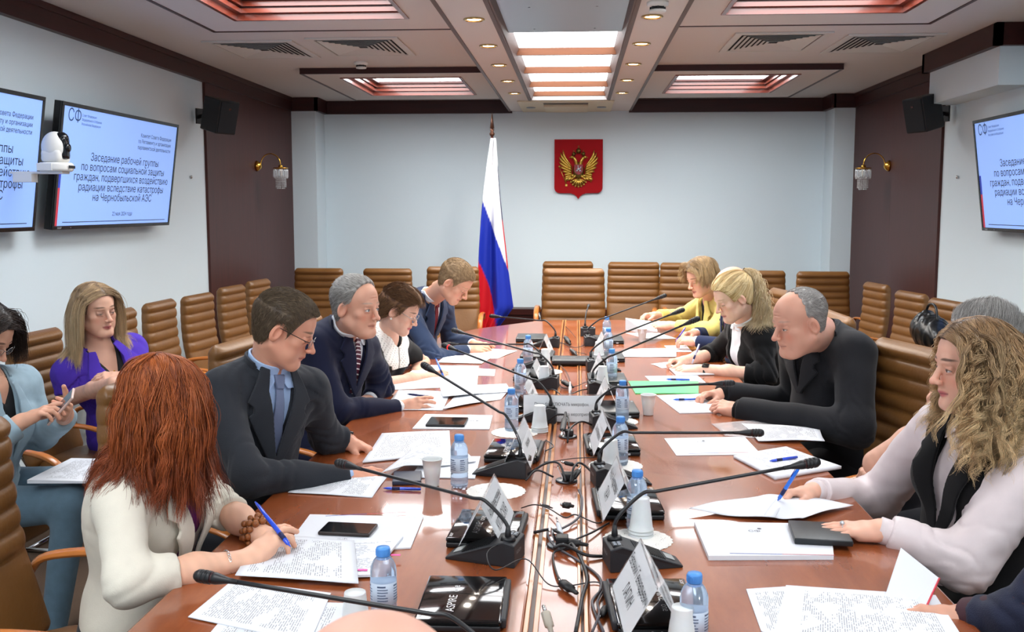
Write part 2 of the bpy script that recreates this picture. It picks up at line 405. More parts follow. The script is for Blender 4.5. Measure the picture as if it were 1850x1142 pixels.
# downlights
def downlight():
    t = thing('recessed_downlight', '', 'light')
    b = MB(); b.lathe([(.058, 0), (.06, -.006), (.05, -.01), (.044, -.004), (.042, .0)], n=24); b.build('trim_ring', mat('pale brass', '#c9ad72', rough=.25, metal=.8), t)
    b = MB(); b.lathe([(.0001, -.002), (.042, -.002)], n=20); b.build('bulb', mat('halogen glow', '#fff2dc', emit=28, ecol='#ffdfb0'), t)
    return t
DL = downlight()
spots = [(-.57, 5.59, 'left row nearest the camera'), (-.57, 6.49, 'left row second from the camera'), (-.57, 7.36, 'left row middle'), (-.57, 8.28, 'left row fourth from the camera'), (-.57, 9.16, 'left row nearest the back wall'),
         (.40, 5.57, 'right row nearest the camera'), (.40, 6.47, 'right row second from the camera'), (.40, 7.37, 'right row middle'), (.40, 8.28, 'right row fourth from the camera'), (.40, 9.18, 'right row nearest the back wall')]
for x, y, s in spots:
    place(DL, (x, y, ZS), 0, 'small round brass-rimmed ceiling downlight, '+s, 'downlights along the ceiling channel')
    l = bpy.data.lights.new('downlight_lamp', 'SPOT'); l.energy = 48; l.color = (1, .93, .84); l.spot_size = R_(150); l.spot_blend = .8; l.shadow_soft_size = .04
    lo = bpy.data.objects.new('downlight_lamp', l); lo.location = (x, y, ZS-.02); col.objects.link(lo)
# smoke detectors / sensor
def detector(loc, z, label):
    t = thing('smoke_detector', label, 'detector', (loc[0], loc[1], z))
    b = MB(); b.lathe([(.055, 0), (.055, -.015), (.045, -.025)], n=20); b.build('base', M_white, t)
    b = MB()
    for i in range(8): a = i*pi/4; b.box(.036*cos(a)-.004, .036*sin(a)-.004, -.042, .036*cos(a)+.004, .036*sin(a)+.004, -.024)
    b.lathe([(.034, -.025), (.03, -.03), (.0001, -.03)], n=16); b.build('vent_cage', M_black, t)
    b = MB(); b.lathe([(.043, -.04), (.04, -.05), (.0001, -.052)], n=20); b.build('cap', M_white, t)
detector((.40, 5.2), ZS, 'round white smoke detector beside the right row of downlights')
detector((-1.72, 8.0), ZC, 'small white smoke detector in front of the left dropped ceiling slab')
# air vents
M_vent = mat('vent paint', '#cfccc6', rough=.5)
def vent():
    t = thing('air_vent', '', 'vent')
    b = MB(); ring(b, -.32, .32, -.40, .40, .05, -.012, 0); b.build('frame', M_vent, t, bev=.003)
    b = MB(); b.box(-.27, -.35, -.004, .27, .35, -.001); b.build('backing', mat('vent dark', '#1c1b1a', rough=.8), t)
    b = MB()
    for i in range(7):
        s = .255-.033*i; u = s*1.28; h = .026; z0, z1 = -.011, -.003
        for (a, c, d, e) in (((-s, -u), (s, -u), (s-h, -u+h), (-s+h, -u+h)), ((s, u), (-s, u), (-s+h, u-h), (s-h, u-h)), ((-s, u), (-s, -u), (-s+h, -u+h), (-s+h, u-h)), ((s, -u), (s, u), (s-h, u-h), (s-h, -u+h))):
            p = [(*a, z0), (*c, z0), (*d, z1), (*e, z1)]; b.hexa([(x, y, z-.0015) for x, y, z in p]+p)
    b.build('louvre', M_vent, t)
    return t
VT = vent()
for x, y, s in ((-2.29, 7.32, 'leftmost, over the screens'), (-1.54, 7.24, 'between the leftmost vent and the ceiling channel'), (1.36, 7.22, 'right of the ceiling channel, nearer to it'), (2.12, 7.33, 'rightmost, by the right wall')):
    place(VT, (x, y, ZC), 0, 'square louvred ceiling air vent, '+s, 'square ceiling air vents')
# ceiling fan-coil cassette at the end of the strip
t = thing('ceiling_cassette', 'beige ceiling cassette unit with grille at the far end of the channel', 'air conditioner', (-.115, 10.38, ZS))
Mc = mat('beige plastic', '#d4c9ae', rough=.5)
b = MB(); b.box(-.47, -.56, -.012, .47, .48, 0); b.build('cover', Mc, t, bev=.004)
b = MB(); b.box(-.22, -.30, -.034, .22, .3, -.012); b.build('front_panel', Mc, t, bev=.006)
b = MB(); b.box(-.22, -.44, -.016, .22, -.34, -.012); b.build('grille', mat('grey slot', '#57524a', rough=.6), t)
for sx in (-1, 1):
    b = MB(); b.lathe([(.0001, -.018), (.045, -.018), (.05, -.012)], (.36*sx, -.02, 0), 16, sy=1.3); b.build('sensor_window', mat('slate lens', '#6f7c86', rough=.3), t)
# wall dots
for nm, p in (('left', onx(344, 320, XL+.003)), ('right', onx(1731, 320, XR-.003))):
    b = MB(); b.lathe([(.012, 0), (.012, .012), (.0001, .016)], n=12, axis='X'); o = b.build('wall_hook', M_chrome, loc=p); tag(o, 'tiny metal hook on the white %s wall beside the screen' % nm, 'hook')
    if nm == 'right': o.rotation_euler = (0, 0, pi)

# ---------- monitors ----------
M_screen = mat('screen blue', '#7f9fdd', rough=.35, emit=.62, ecol='#86a8ea', spec=.3)
M_stext = mat('slide text', '#1c2230', rough=.6, emit=.0)
M_logo = mat('slide logo', '#3c5b8c', rough=.6)
def monitor(side, y0, y1, label, flip=False):
    """side -1 left wall, 1 right wall; screen tilted down, local x = reading direction, local z = up"""
    if side < 0: xb, xt = -2.93, -2.83; zb, zt = 1.50+.025, 2.235
    else: xb, xt = 2.76, 2.66; zb, zt = 1.495, 2.23
    W = abs(y1-y0); up = Vector((xt-xb, 0, zt-zb)); H = up.length; up.normalize()
    right = Vector((0, 1, 0)) if side < 0 else Vector((0, -1, 0)); out = right.cross(up).normalized()
    Mx = frame((xb, (y0+y1)/2, zb), right, up, out)
    t = thing('wall_monitor', label, 'monitor'); t.matrix_world = Mx
    w2 = W/2; bz = .022
    b = MB(); b.box(-w2, 0, -.045, w2, H, -.004); ring(b, -w2, w2, 0, H, bz, -.004, .006); b.build('bezel', mat('monitor bezel', '#0c0d10', rough=.25), t, bev=.002)
    b = MB(); b.box(-w2+bz, bz, -.004, w2-bz, H-bz, .001); s = b.build('screen', M_screen, t)
    b = MB(); b.box(-w2+.002+bz, bz, .0012, -w2+.03+bz, H*.33, .0016); b.build('red_stripe', mat('slide red', '#c03a4a', emit=.3, ecol='#c03a4a'), t)
    b = MB(); b.box(-w2+.002+bz, H*.33, .0012, -w2+.03+bz, H*.5, .0016); b.build('blue_stripe', mat('slide blue', '#2a3fae', emit=.3, ecol='#2a3fae'), t)
    b = MB(); T = lambda x, y: Matrix.Translation((x, y, .002))
    cx = .05
    for ln, (yy, tx) in enumerate(((.565, 'Заседание рабочей группы'), (.482, 'по вопросам социальной защиты'), (.399, 'граждан, подвергшихся воздействию'), (.316, 'радиации вследствие катастрофы'), (.233, 'на Чернобыльской АЭС'))):
        add_text(b, tx, T(cx, yy*H), size=.066, align='CENTER', sx=W/1.59*1.08)
    for yy, tx in ((.80, 'Комитет Совета Федерации'), (.745, 'по Регламенту и организации'), (.69, 'парламентской деятельности')): add_text(b, tx, T(w2-.10, (yy+.02)*H), size=.036, align='RIGHT')
    add_text(b, '22 мая 2024 года', T(cx, .105*H), size=.036, align='CENTER'); b.box(-w2+.11, .055*H, .001, w2-.08, .061*H, .0018)
    b.build('slide_text', M_stext, t)
    b = MB(); add_text(b, 'СФ', T(-w2+.07, .86*H), size=.1)
    for q, tx in enumerate(('Совет Федерации', 'Федерального Собрания', 'Российской Федерации')): add_text(b, tx, T(-w2+.23, (.91-.035*q)*H), size=.020)
    b.build('slide_logo', M_logo, t)
    b = MB(); add_text(b, 'SHARP', Matrix.Translation((-w2+.05, .005, .0065)), size=.016); b.box(-w2+.2, .008, .006, -w2+.205, .012, .0068); b.build('maker_mark', mat('pale print', '#aab0b8', rough=.5), t)
    b = MB(); b.box(-.2, H/2-.15, -.16, .2, H/2+.15, -.045); b.build('wall_mount', M_black, t)
    return t
monitor(-1, 5.41, 7.02, 'wide wall screen showing the blue Russian slide, left wall, fully in view')
monitor(-1, 3.68, 5.23, 'wide blue slide screen at the left edge, cut off by the picture frame')
monitor(1, 7.0, 5.41, 'blue slide screen on the right wall, cut off by the picture frame')
# ---------- PTZ camera ----------
c0 = onx(102, 310, -2.66)
t = thing('conference_camera', 'white domed pan-tilt camera on a small shelf between the two left screens', 'camera', (-2.66, c0[1], c0[2]))
b = MB(); b.lathe([(.075, 0), (.083, .01), (.083, .035), (.075, .045)], n=28); b.box(-.06, -.083, .002, .02, -.01, .04); b.build('base', M_white, t, bev=.003)
b = MB(); b.box(.082, -.03, .015, .085, .03, .03); b.build('indicator_window', mat('dark lens', '#0b0c10', rough=.1), t)
b = MB(); b.sphere((0, 0, .12), .066, 24, 16, sz=1.25); b.box(-.05, -.062, .045, .05, .062, .11, bev=.02); b.build('dome_housing', M_white, t)
b = MB(); b.box(.0, -.034, .06, .066, .034, .18, bev=.02); b.sphere((.035, 0, .165), .036, 14, 8); b.build('lens_cover', mat('dark gloss', '#101216', rough=.15), t)
b = MB(); b.lathe([(.0001, .074), (.02, .074), (.024, .06)], (0, 0, .12), n=16, axis='X'); b.build('lens', mat('dark lens', '#0b0c10'), t)
b = MB(); b.box(-.38, -.04, -.012, .05, .04, 0); b.box(-.38, -.04, -.05, -.34, .04, 0); b.box(-.2, -.06, -.055, -.1, .0, -.012); b.build('wall_bracket', M_white, t, bev=.002)
# ---------- loudspeakers ----------
def speaker(p, rz, label):
    t = thing('wall_loudspeaker', label, 'loudspeaker', p, rz)    # local +x faces the room
    b = MB(); b.M = Matrix.Rotation(R_(14), 4, 'Y')
    b.hexa([(-.1, -.07, -.13), (.11, -.105, -.13), (.11, .105, -.13), (-.1, .07, -.13), (-.1, -.07, .13), (.11, -.105, .13), (.11, .105, .13), (-.1, .07, .13)])
    b.build('cabinet', M_black, t, bev=.008)
    b = MB(); b.M = Matrix.Rotation(R_(14), 4, 'Y'); b.box(.11, -.095, -.12, .118, .095, .12); b.build('grille', mat('speaker cloth', '#1b1f24', rough=.8, bump=.4, bscale=400), t, bev=.004)
    b = MB(); b.M = Matrix.Rotation(R_(14), 4, 'Y'); b.box(.118, -.012, .06, .12, .012, .075); b.build('badge', M_chrome, t)
    b = MB(); b.tube([(-.1, 0, 0), (-.16, 0, 0), (-.18, 0, .0)], .016); b.box(-.2, -.04, -.06, -.185, .04, .06); b.build('bracket', M_black, t)
sp = onx(416, 208, -2.72); speaker((-2.82, sp[1], sp[2]), R_(-25), 'black loudspeaker bracketed high on the left mahogany panel')
sp = onx(1655, 204, 2.55); speaker((2.62, sp[1], sp[2]), R_(180+25), 'black loudspeaker bracketed high on the right mahogany panel')
# ---------- sconces ----------
M_crystal = mat('crystal glass', '#ffffff', rough=.03, trans=.85, ior=1.5, spec=.9)
def sconce(p, sgn, label, ry):
    t = thing('crystal_wall_sconce', label, 'wall lamp', p, 0 if sgn > 0 else pi)
    b = MB(); b.lathe([(.0001, .05), (.02, .045), (.045, .02), (.052, .0)], n=20, axis='X'); b.build('wall_rosette', M_gold, t)
    arc = [(.04, 0, 0)]+[(.04+.095*(1-cos(a)), 0, .01+.105*sin(a)) for a in np.linspace(0, pi, 14)]+[(.23, 0, -.02)]
    b = MB(); b.tube(arc, .0055, 8); b.build('curved_arm', M_gold, t)
    b = MB(); ring2 = [(.23+.065*cos(a), .065*sin(a), -.02) for a in np.linspace(0, 2*pi, 25)]; b.tube(ring2, .005, 6, caps=False)
    for a in np.linspace(0, 2*pi, 6, endpoint=False): b.tube([(.23, 0, -.015), (.23+.065*cos(a), .065*sin(a), -.02)], .003, 5)
    b.lathe([(.015, -.03), (.022, .0), (.008, .012)], (.23, 0, 0), 14); b.build('gold_crown', M_gold, t)
    b = MB()
    for a in np.linspace(0, 2*pi, 18, endpoint=False):
        x, y = .23+.064*cos(a), .064*sin(a); b.lathe([(.0005, -.03), (.0075, -.045), (.0075, -.10), (.0005, -.118)], (x, y, 0), 5, smooth=False)
    for q, r in ((0, .045), (1, .032)):
        for a in np.linspace(0, 2*pi, 12-3*q, endpoint=False):
            for z in np.arange(-.10, -.205-.01*q, -.0155): b.sphere((.23+r*cos(a), r*sin(a), z), .0075, 6, 4)
    b.build('crystal_drops', M_crystal, t)
    b = MB(); b.lathe([(.011, -.03), (.011, -.09), (.0001, -.095)], (.23, 0, 0), 10); b.build('bulb', mat('frosted bulb', '#f3efe2', rough=.4), t)
q = onx(465, 300, XL+.03); sconce((XL+.022, q[1], q[2]), 1, 'brass wall sconce with crystal drops on the left mahogany panel', 0)
q = onx(1605, 300, XR-.03); sconce((XR-.022, q[1], q[2]), -1, 'brass wall sconce with crystal drops on the right mahogany panel', 0)
# ---------- flag ----------
YFL = 9.75
fx = lambda x, y: ony(x, y, YFL)
pb, pt = fx(893, 640), fx(889, 246)
t = thing('national_flag', 'white, blue and red flag hanging from a dark pole in front of the back wall', 'flag', (pt[0], YFL, 0))
base = np.array([pt[0], YFL, 0.0])
b = MB(); b.tube([(0.0, 0, .04), (0, 0, 2.36)], .013, 10); b.lathe([(.16, 0), (.16, .02), (.05, .04), (.02, .07)], n=24); b.build('pole', M_dark, t)
b = MB(); b.lathe([(.02, 2.34), (.026, 2.36), (.014, 2.38), (.022, 2.40), (.012, 2.41)], n=12); b.lathe([(.022, 2.41), (.014, 2.47), (.001, 2.57)], n=4); b.build('spear_finial', mat('bronze dark', '#5a3a2c', rough=.3, metal=.6), t)
# cloth: hangs in folds, stripes run slanted; u across, v down. outline measured at several heights
zs = [2.33, 2.1, 1.85, 1.6, 1.35, 1.1, .85, .62, .48]
def outl(py): return fx(0, py)
rowpy = [(250, 887, 897), (300, 880, 900), (350, 874, 904), (400, 870, 909), (450, 867, 915), (480, 866, 918), (520, 864, 923), (555, 862, 928), (570, 862, 917), (590, 863, 902), (640, 868, 888)]
NV, NU = 60, 60
pyv = np.array([r[0] for r in rowpy]); L = np.array([r[1] for r in rowpy]); Rr = np.array([r[2] for r in rowpy])
V = []; C3 = []
for j in range(NV):
    v = j/(NV-1); py = 250+v*(640-250); l = fx(np.interp(py, pyv, L), py); r = fx(np.interp(py, pyv, Rr), py)
    for i in range(NU):
        u = i/(NU-1); x = l[0]+(r[0]-l[0])*u; amp = .012+.045*v; y = YFL-.03-amp*(1+sin(u*9.5+v*1.2+.6)) - .012*sin(u*21+v*3)
        V.append((x-base[0], y-base[1], l[2]))
        # stripe boundaries: in the photo white/blue runs (868,372)->(926,540); blue/red (866,430)->(905,588)
        px = np.interp(py, pyv, L)+(np.interp(py, pyv, Rr)-np.interp(py, pyv, L))*u
        wb = 362+max(0, px-873)*2.75; br = 470+max(0, px-866)*2.5+max(0, px-880)**2*.12
        c = lin('#e8eaee') if py < wb else (lin('#1a2ea0') if py < br else lin('#c01622'))
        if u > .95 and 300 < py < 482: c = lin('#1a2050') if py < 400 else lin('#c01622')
        C3.append(c)
Fq = np.array([(j*NU+i, (j+1)*NU+i, (j+1)*NU+i+1, j*NU+i+1) for j in range(NV-1) for i in range(NU-1)])
Mflag = mat_attr('flag silk', rough=.55, spec=.3)
o = mesh_from('flag_cloth', V, Fq, Mflag, t, colr=np.array(C3)); sm = o.modifiers.new('thick', 'SOLIDIFY'); sm.thickness = .003
# ---------- coat of arms ----------
e0 = ony(1045.5, 252, YP); cx, zt = e0[0], e0[2]; W = .52
t = thing('coat_of_arms', 'red shield with a golden double-headed eagle on the back wall', 'emblem', (cx, YP-.001, zt-.315))
h = .315
sh = [(-W/2, h)]+[(-W/2, -.19+0*a) for a in (0,)]
sh = [(-.26, h), (-.26, -.2)]+[(-.26+.06*(1-cos(a)), -.2-.06*sin(a)) for a in np.linspace(.2, pi/2, 6)]+[(-.08, -.262), (-.045, -.275), (-.02, -.295), (0, -.325)]
sh = sh+[(-x, z) for x, z in reversed(sh[:-1])]
b = MB(); b.prism(sh, -.03, 'Y'); b.build('shield', mat('shield red', '#a00a14', rough=.6, spec=.15), t, bev=.003)
Mg = mat('gilded relief', '#c9a64e', rough=.3, metal=.85)
for s in (-1, 1):
    b = MB()
    for q in range(9):      # fan of long feathers
        f = q/8; a = R_(112-100*f); base_ = Vector((s*.075, 0, .02-.11*f)); Ln = .175-.085*f
        tip = base_+Vector((s*(.06+.075*sin(pi*min(1, f*1.1+.15))), 0, Ln*cos(f*2.4)*1.0+.01)); mid = (base_+tip)/2+Vector((s*.025, -.012, .01))
        b.tube(chop([base_+Vector((0, -.035, 0)), mid+Vector((0, -.035, 0)), tip+Vector((0, -.035, 0))], 4), [.006, .011, .013, .0135, .0135, .013, .011, .008, .002], 6)
    for q in range(6):
        f = q/5; p0 = Vector((s*(.07), -.045, .0-.09*f)); p1 = p0+Vector((s*(.055-.01*f), -.005, .055-.09*f)); b.tube([p0, (p0+p1)/2, p1], [.008, .012, .003], 6)
    b.build('wing', Mg, t)
    b = MB(); b.tube(chop([(s*.02, -.035, .03), (s*.028, -.045, .075), (s*.05, -.05, .115), (s*.075, -.048, .125)], 4), [.02]*3+[.018]*3+[.016]*3+[.012]*4, 8); b.sphere((s*.07, -.05, .124), .017, 10, 6); b.tube([(s*.08, -.05, .125), (s*.103, -.05, .118)], [.008, .001], 6); b.build('eagle_head', Mg, t)
    b = MB(); b.lathe([(.014, .14), (.02, .155), (.016, .175), (.004, .18)], (s*.052, -.045, 0), 10); b.box(s*.052-.002, -.047, .18, s*.052+.002, -.043, .2); b.box(s*.052-.007, -.047, .188, s*.052+.007, -.043, .192); b.build('small_crown', mat('dark gilt', '#6e5a2c', rough=.4, metal=.8), t)
    b = MB(); b.tube(chop([(s*.03, -.035, -.07), (s*.06, -.04, -.1), (s*.085, -.04, -.115), (s*.13, -.04, -.118)], 3), [.016]*3+[.011]*3+[.009]*4, 7); b.sphere((s*.062, -.045, -.075), .02, 8, 6); b.build('talon', Mg, t)
b = MB(); b.lathe([(.02, .165), (.027, .185), (.022, .21), (.004, .222)], (0, -.045, 0), 12); b.box(-.002, -.047, .22, .002, -.043, .25); b.box(-.009, -.047, .235, .009, -.043, .239); b.tube([(-.05, -.04, .15), (-.02, -.042, .168), (.02, -.042, .168), (.05, -.04, .15)], .004, 6); b.build('large_crown', mat('dark gilt', '#6e5a2c'), t)
b = MB(); b.sphere((0, -.03, -.02), .06, 16, 10, sy=.35, sz=1.5); b.build('body', mat('dark gilt', '#6e5a2c'), t)
b = MB(); s2 = [(-.045, .045), (-.045, -.03), (-.02, -.055), (0, -.065), (.02, -.055), (.045, -.03), (.045, .045)]; b.prism(s2, -.012, 'Y', -.05); b.build('breast_shield', mat('deep red enamel', '#8a1018', rough=.3), t)
b = MB()
b.tube([(-.02, -.067, -.01), (.0, -.067, -.005), (.02, -.067, .0)], [.009, .011, .009], 8); b.tube([(.018, -.067, .0), (.026, -.067, .02), (.034, -.067, .018)], [.007, .006, .003], 6); b.tube([(0, -.067, 0), (-.003, -.067, .022)], [.007, .006], 6); b.sphere((-.004, -.067, .03), .006, 8, 5)
for x0, x1 in ((-.018, -.03), (-.012, -.01), (.015, .012), (.018, .033)): b.tube([(x0, -.067, -.012), (x1, -.067, -.036)], [.004, .002], 5)
b.tube([(-.012, -.066, .02), (.024, -.068, -.03)], .0015, 5); b.build('silver_rider', mat('silver relief', '#c8ccd6', rough=.3, metal=.6), t)
b = MB()
for a in np.linspace(-62, 62, 7):
    d = Vector((sin(R_(a)), 0, -cos(R_(a)))); p = Vector((0, -.04, -.10)); b.tube([p+d*.01, p+d*.045, p+d*.085], [.006, .011, .012], 7); b.sphere(p+d*.09+Vector((0, 0, .0)), .012, 8, 5)
b.build('tail', Mg, t)
b = MB(); b.tube([(-.205, -.04, .02), (-.13, -.04, -.165)], .004, 6); b.sphere((-.205, -.04, .025), .011, 8, 5); b.box(-.14, -.045, -.185, -.12, -.035, -.165); b.build('sceptre', Mg, t)
b = MB(); b.sphere((.135, -.045, -.11), .02, 12, 8); b.tube([(.135, -.045, -.09), (.135, -.045, -.065)], .0025, 5); b.box(.128, -.047, -.078, .142, -.043, -.074); b.build('orb', Mg, t)
# ================= TABLE =================
M_table = wood('glossy table veneer', '#7c3a17', '#a65a2e', rough=.27, scale=1.3, axis='Y', stretch=5, coat=.55, spec=.5)
M_tmid = wood('table middle plank', '#8a4020', '#ad6038', rough=.2, scale=1.2, axis='Y', stretch=6, coat=.5)
M_rail = wood('honey rail', '#b8713f', '#d3935c', rough=.2, scale=1.4, axis='Y', stretch=10, coat=.3)
M_groove = mat('dark groove', '#4a1f10', rough=.3)
TX0, TX1, TY0 = -.955, .87, 1.05
t = thing('conference_table', 'long glossy red-brown wooden conference table with light inlaid rails down the middle', 'table', (0, 4.5, 0))
tw = t
outer = [(TX0, TY0), (-.109, TY0), (-.109, 7.98), (-.30, 7.92), (-.74, 7.36), (TX0, 6.9)]
def flip(poly, o=0): return [(x, y-4.5) for x, y in poly]
b = MB(); b.prism(flip(outer), .04, off=TT-.04); b.build('tabletop_left', M_table, t, bev=.006)
outer2 = [(.032, TY0), (TX1, TY0), (TX1, 6.9), (.66, 7.5), (.37, 8.02), (.032, 8.0)]
b = MB(); b.prism(flip(outer2), .04, off=TT-.04); b.build('tabletop_right', M_table, t, bev=.006)
b = MB(); b.box(-.076, TY0-4.5, TT-.03, .008, 7.98-4.5, TT-.004); b.build('middle_plank', M_tmid, t)
b = MB(); b.box(-.109, TY0-4.5, TT-.03, -.076, 7.98-4.5, TT-.012); b.box(.008, TY0-4.5, TT-.03, .032, 7.98-4.5, TT-.012); b.build('groove', M_groove, t)
for x0, x1 in ((-.109, -.098), (-.088, -.076), (.008, .016), (.022, .032)):
    b = MB(); b.box(x0, TY0-4.5, TT-.02, x1, 7.98-4.5, TT+.001); b.build('inlay_rail', M_rail, t, bev=.0015)
b = MB(); b.prism(flip([(TX0+.012, TY0+.01), (TX1-.012, TY0+.01), (TX1-.012, 6.88), (.64, 7.5), (.36, 7.98), (-.30, 7.9), (-.72, 7.36), (TX0+.012, 6.9)]), .02, off=TT-.0601); b.build('edge_apron', M_groove, t)
for y in (1.6, 3.4, 5.2, 6.9):
    b = MB(); b.box(-.55, y-.03-4.5, 0, .48, y+.03-4.5, .03, bev=.005); b.box(-.3, y-.025-4.5, .03, .22, y+.025-4.5, TT-.06); b.build('pedestal', M_crown, t)
# ================= CHAIRS =================
M_leather = mat('tan leather', '#765028', rough=.38, bump=.25, bscale=60, var=.22, vscale=7, spec=.5)
M_arm = wood('orange arm wood', '#b5652a', '#cf8443', rough=.25, scale=2, axis='Y', stretch=8, coat=.3)
def chair_proto():
    t = thing('conference_chair', '', 'chair')
    # local: front = +Y. side curve of the back
    cy = lambda v: -.235-.115*v-.03*sin(pi*v)+.02*v*v; cz = lambda v: .43+.68*v
    NA, NV = 44, 92
    def fn(u, v):
        a = 2*pi*u; cx_, sy_ = cos(a), sin(a)
        hw = .272-.022*v; edge = min(1, (1-v)/.05, v/.05) ; edge = max(0.0, edge)**.45
        th = .036*edge+.002; hw2 = hw-(1-edge)*.022
        x = hw2*math.copysign(abs(cx_)**.32, cx_); y = math.copysign(abs(sy_)**.62, sy_)
        rib = 0
        if v > .40:
            f = ((v-.40)/.60*6) % 1; rib = (1-(2*f-1)**2)**.5*.020-.006
        else:
            g = v/.40; rib = .012*math.sin(pi*min(1, g*1.02))**.5-.010*math.exp(-(x/.012)**2)
            rib += .0
        fr = max(0, y)
        yy = cy(v)+y*th+rib*(fr if fr > 0 else 0)*edge
        if v > .40 and fr <= 0.6: hwx = rib*.35; x += math.copysign(hwx, x)*edge*(abs(cx_) > .5)
        return (x, yy, cz(v))
    b = MB(); b.grid(fn, NA, NV, close_u=True)
    n0 = len(b.bm.verts); b.bm.verts.ensure_lookup_table()
    b.bm.faces.new([b.bm.verts[i*NV+NV-1] for i in range(NA)]); b.bm.faces.new([b.bm.verts[i*NV] for i in range(NA)][::-1])
    b.build('backrest', M_leather, t)
    def sf(u, v):
        a = 2*pi*u; vv = v*2-1; e = (1-abs(vv)**3.0)**(1/3.0) if abs(vv) < 1 else 0
        x = .265*e*math.copysign(abs(cos(a))**.4, cos(a)); y = .255*e*math.copysign(abs(sin(a))**.4, sin(a))
        z = .062*math.copysign(abs(vv)**.7, vv)
        rb = .006*abs(sin(y*32)) if vv > 0 else 0
        return (x, y+.02, .415+z+rb)
    b = MB(); b.grid(sf, 40, 16, close_u=True); b.build('seat', M_leather, t)
    for s in (-1, 1):
        path = chop([(s*.295, -.30, .60), (s*.30, -.24, .655), (s*.30, -.05, .675), (s*.30, .12, .665), (s*.30, .225, .62), (s*.298, .25, .54), (s*.295, .20, .455), (s*.29, .1, .42)], 5)
        b = MB(); b.tube(path, .5, 8, flat=(.05, .026)); b.build('armrest', M_arm, t, bev=.002)
        b = MB(); b.tube(chop([(s*.268, -.18, .40), (s*.268, .2, .39), (s*.268, .25, .33), (s*.268, .25, .06), (s*.268, .20, .012), (s*.268, -.28, .012)], 4), .0125, 8); b.tube([(s*.295, -.29, .6), (s*.27, -.28, .5), (s*.25, -.24, .42)], .009, 8); b.build('leg_frame', M_chrome, t)
    b = MB(); b.tube([(-.268, -.27, .012), (.268, -.27, .012)], .0125, 8); b.build('cross_bar', M_chrome, t); b = MB(); b.tube([(-.268, .0, .36), (.268, 0, .36)], .0125, 8); b.build('cross_bar', M_chrome, t)
    return t
CH = chair_proto()
def chair(x, y, face, label, group='tan leather conference chairs', s=1.0, tilt=0):
    o = place(CH, (x, y, 0), R_(face-90), label, group); o.scale = (s*(.86 if 'wall' in group and 'back' not in group else 1), s, s); return o
W_ = .88; side = 'ribbed tan leather chairs lined up along the left wall'; sr = 'ribbed tan leather chairs lined up along the right wall'; bk = 'ribbed tan leather chairs along the back wall'
def wallchair(px, py, X, face, label, group, s=.94):
    # (px,py): photo position of the middle of the chair's top edge; X: its distance from the room axis
    p = onx(px, py, X); a = R_(face); off = .325*s; return chair(p[0]+off*cos(a), p[1]+off*sin(a), face, label, group, s)
wallchair(62, 590, -2.66, -4, 'brown leather chair the woman in purple sits on, against the left wall', side)
wallchair(213, 558, -2.72, 0, 'tan leather chair half hidden behind the shoulder of the woman in purple', side)
wallchair(288, 541, -2.72, -2, 'empty ribbed tan chair by the left wall, first one right of the woman in purple', side)
wallchair(357, 529, -2.66, -6, 'empty ribbed tan chair by the left wall, last one before the mahogany panel', side)
wallchair(418, 512, -2.68, -6, 'empty ribbed tan chair before the left mahogany panel, the nearer of the two there', side)
wallchair(466, 500, -2.68, -6, 'empty ribbed tan chair before the left mahogany panel, the farther of the two there', side)
def backchair(px, py, Y, face, label, s=1.0, group=bk):
    p = ony(px, py, Y); a = R_(face); off = .325*s; z = 1.11*s; return chair(p[0]+off*cos(a), Y+off*sin(a), face, label, group, s)
backchair(576, 486, 9.7, -90, 'tan leather chair in the back row at the far left corner, behind the bespectacled man', .95)
backchair(700, 487, 9.7, -92, 'tan leather back-row chair between the grey-haired man and the lace-collared woman', .95)
backchair(818, 484, 9.5, -88, 'tan leather back-row chair behind the man in the blue suit, left of the flag', .98)
backchair(1026, 474, 10.1, -90, 'tan leather chair right behind the empty chair at the head of the table')
backchair(1145, 470, 10.0, -92, 'widest-looking empty tan chair in the back row under the coat of arms')
backchair(1240, 479, 9.9, -95, 'tan leather chair in the back row half hidden by the woman in the yellow jacket')
backchair(1372, 494, 9.6, -92, 'tan leather chair in the back row behind the blond woman with the ponytail', .95)
backchair(1487, 496, 9.5, -90, 'tan leather chair in the back row at the far right corner', .95)
p = ony(1037, 487, 8.55); chair(p[0], 8.55-.34, -90, 'empty tan leather chair with wooden arms at the head of the table', 'tan leather conference chairs', 1.02)
wallchair(1584, 508, 2.42, 188, 'empty tan chair by the right mahogany panel, farthest of the right wall row', sr)
wallchair(1647, 523, 2.42, 190, 'empty tan chair in the right wall row, second from the far end', sr)
wallchair(1712, 537, 2.45, 190, 'tan chair in the right wall row with the black bag on it', sr)
wallchair(1830, 562, 2.5, 186, 'tan chair in the right wall row peeking out behind the grey-haired man\'s head', sr)
# ================= sculpting library (signed distance fields -> surface nets) =================
A_ = lambda *v: np.array(v, dtype=np.float64)
def smin(a, b, k):
    if k <= 0: return np.minimum(a, b)
    h = np.maximum(k-np.abs(a-b), 0)/k; return np.minimum(a, b)-h*h*k*.25
def smax(a, b, k): return -smin(-a, -b, k)
def nrm(v): v = np.asarray(v, float); return v/max(1e-9, np.linalg.norm(v))
def rc(a, b, ra, rb):
    a = np.asarray(a, float); b = np.asarray(b, float); ab = b-a; L2 = max(1e-12, ab@ab)
    def f(P):
        t = np.clip((P-a)@ab/L2, 0, 1); return np.linalg.norm(P-a-t[:, None]*ab, axis=1)-(ra+(rb-ra)*t)
    return f
def el(c, r, R=None):
    c = np.asarray(c, float); r = np.asarray(r, float)
    def f(P):
        q = P-c
        if R is not None: q = q@R.T      # rows of R are the local axes
        k0 = np.linalg.norm(q/r, axis=1); k1 = np.linalg.norm(q/(r*r), axis=1)+1e-9; return k0*(k0-1)/k1
    return f
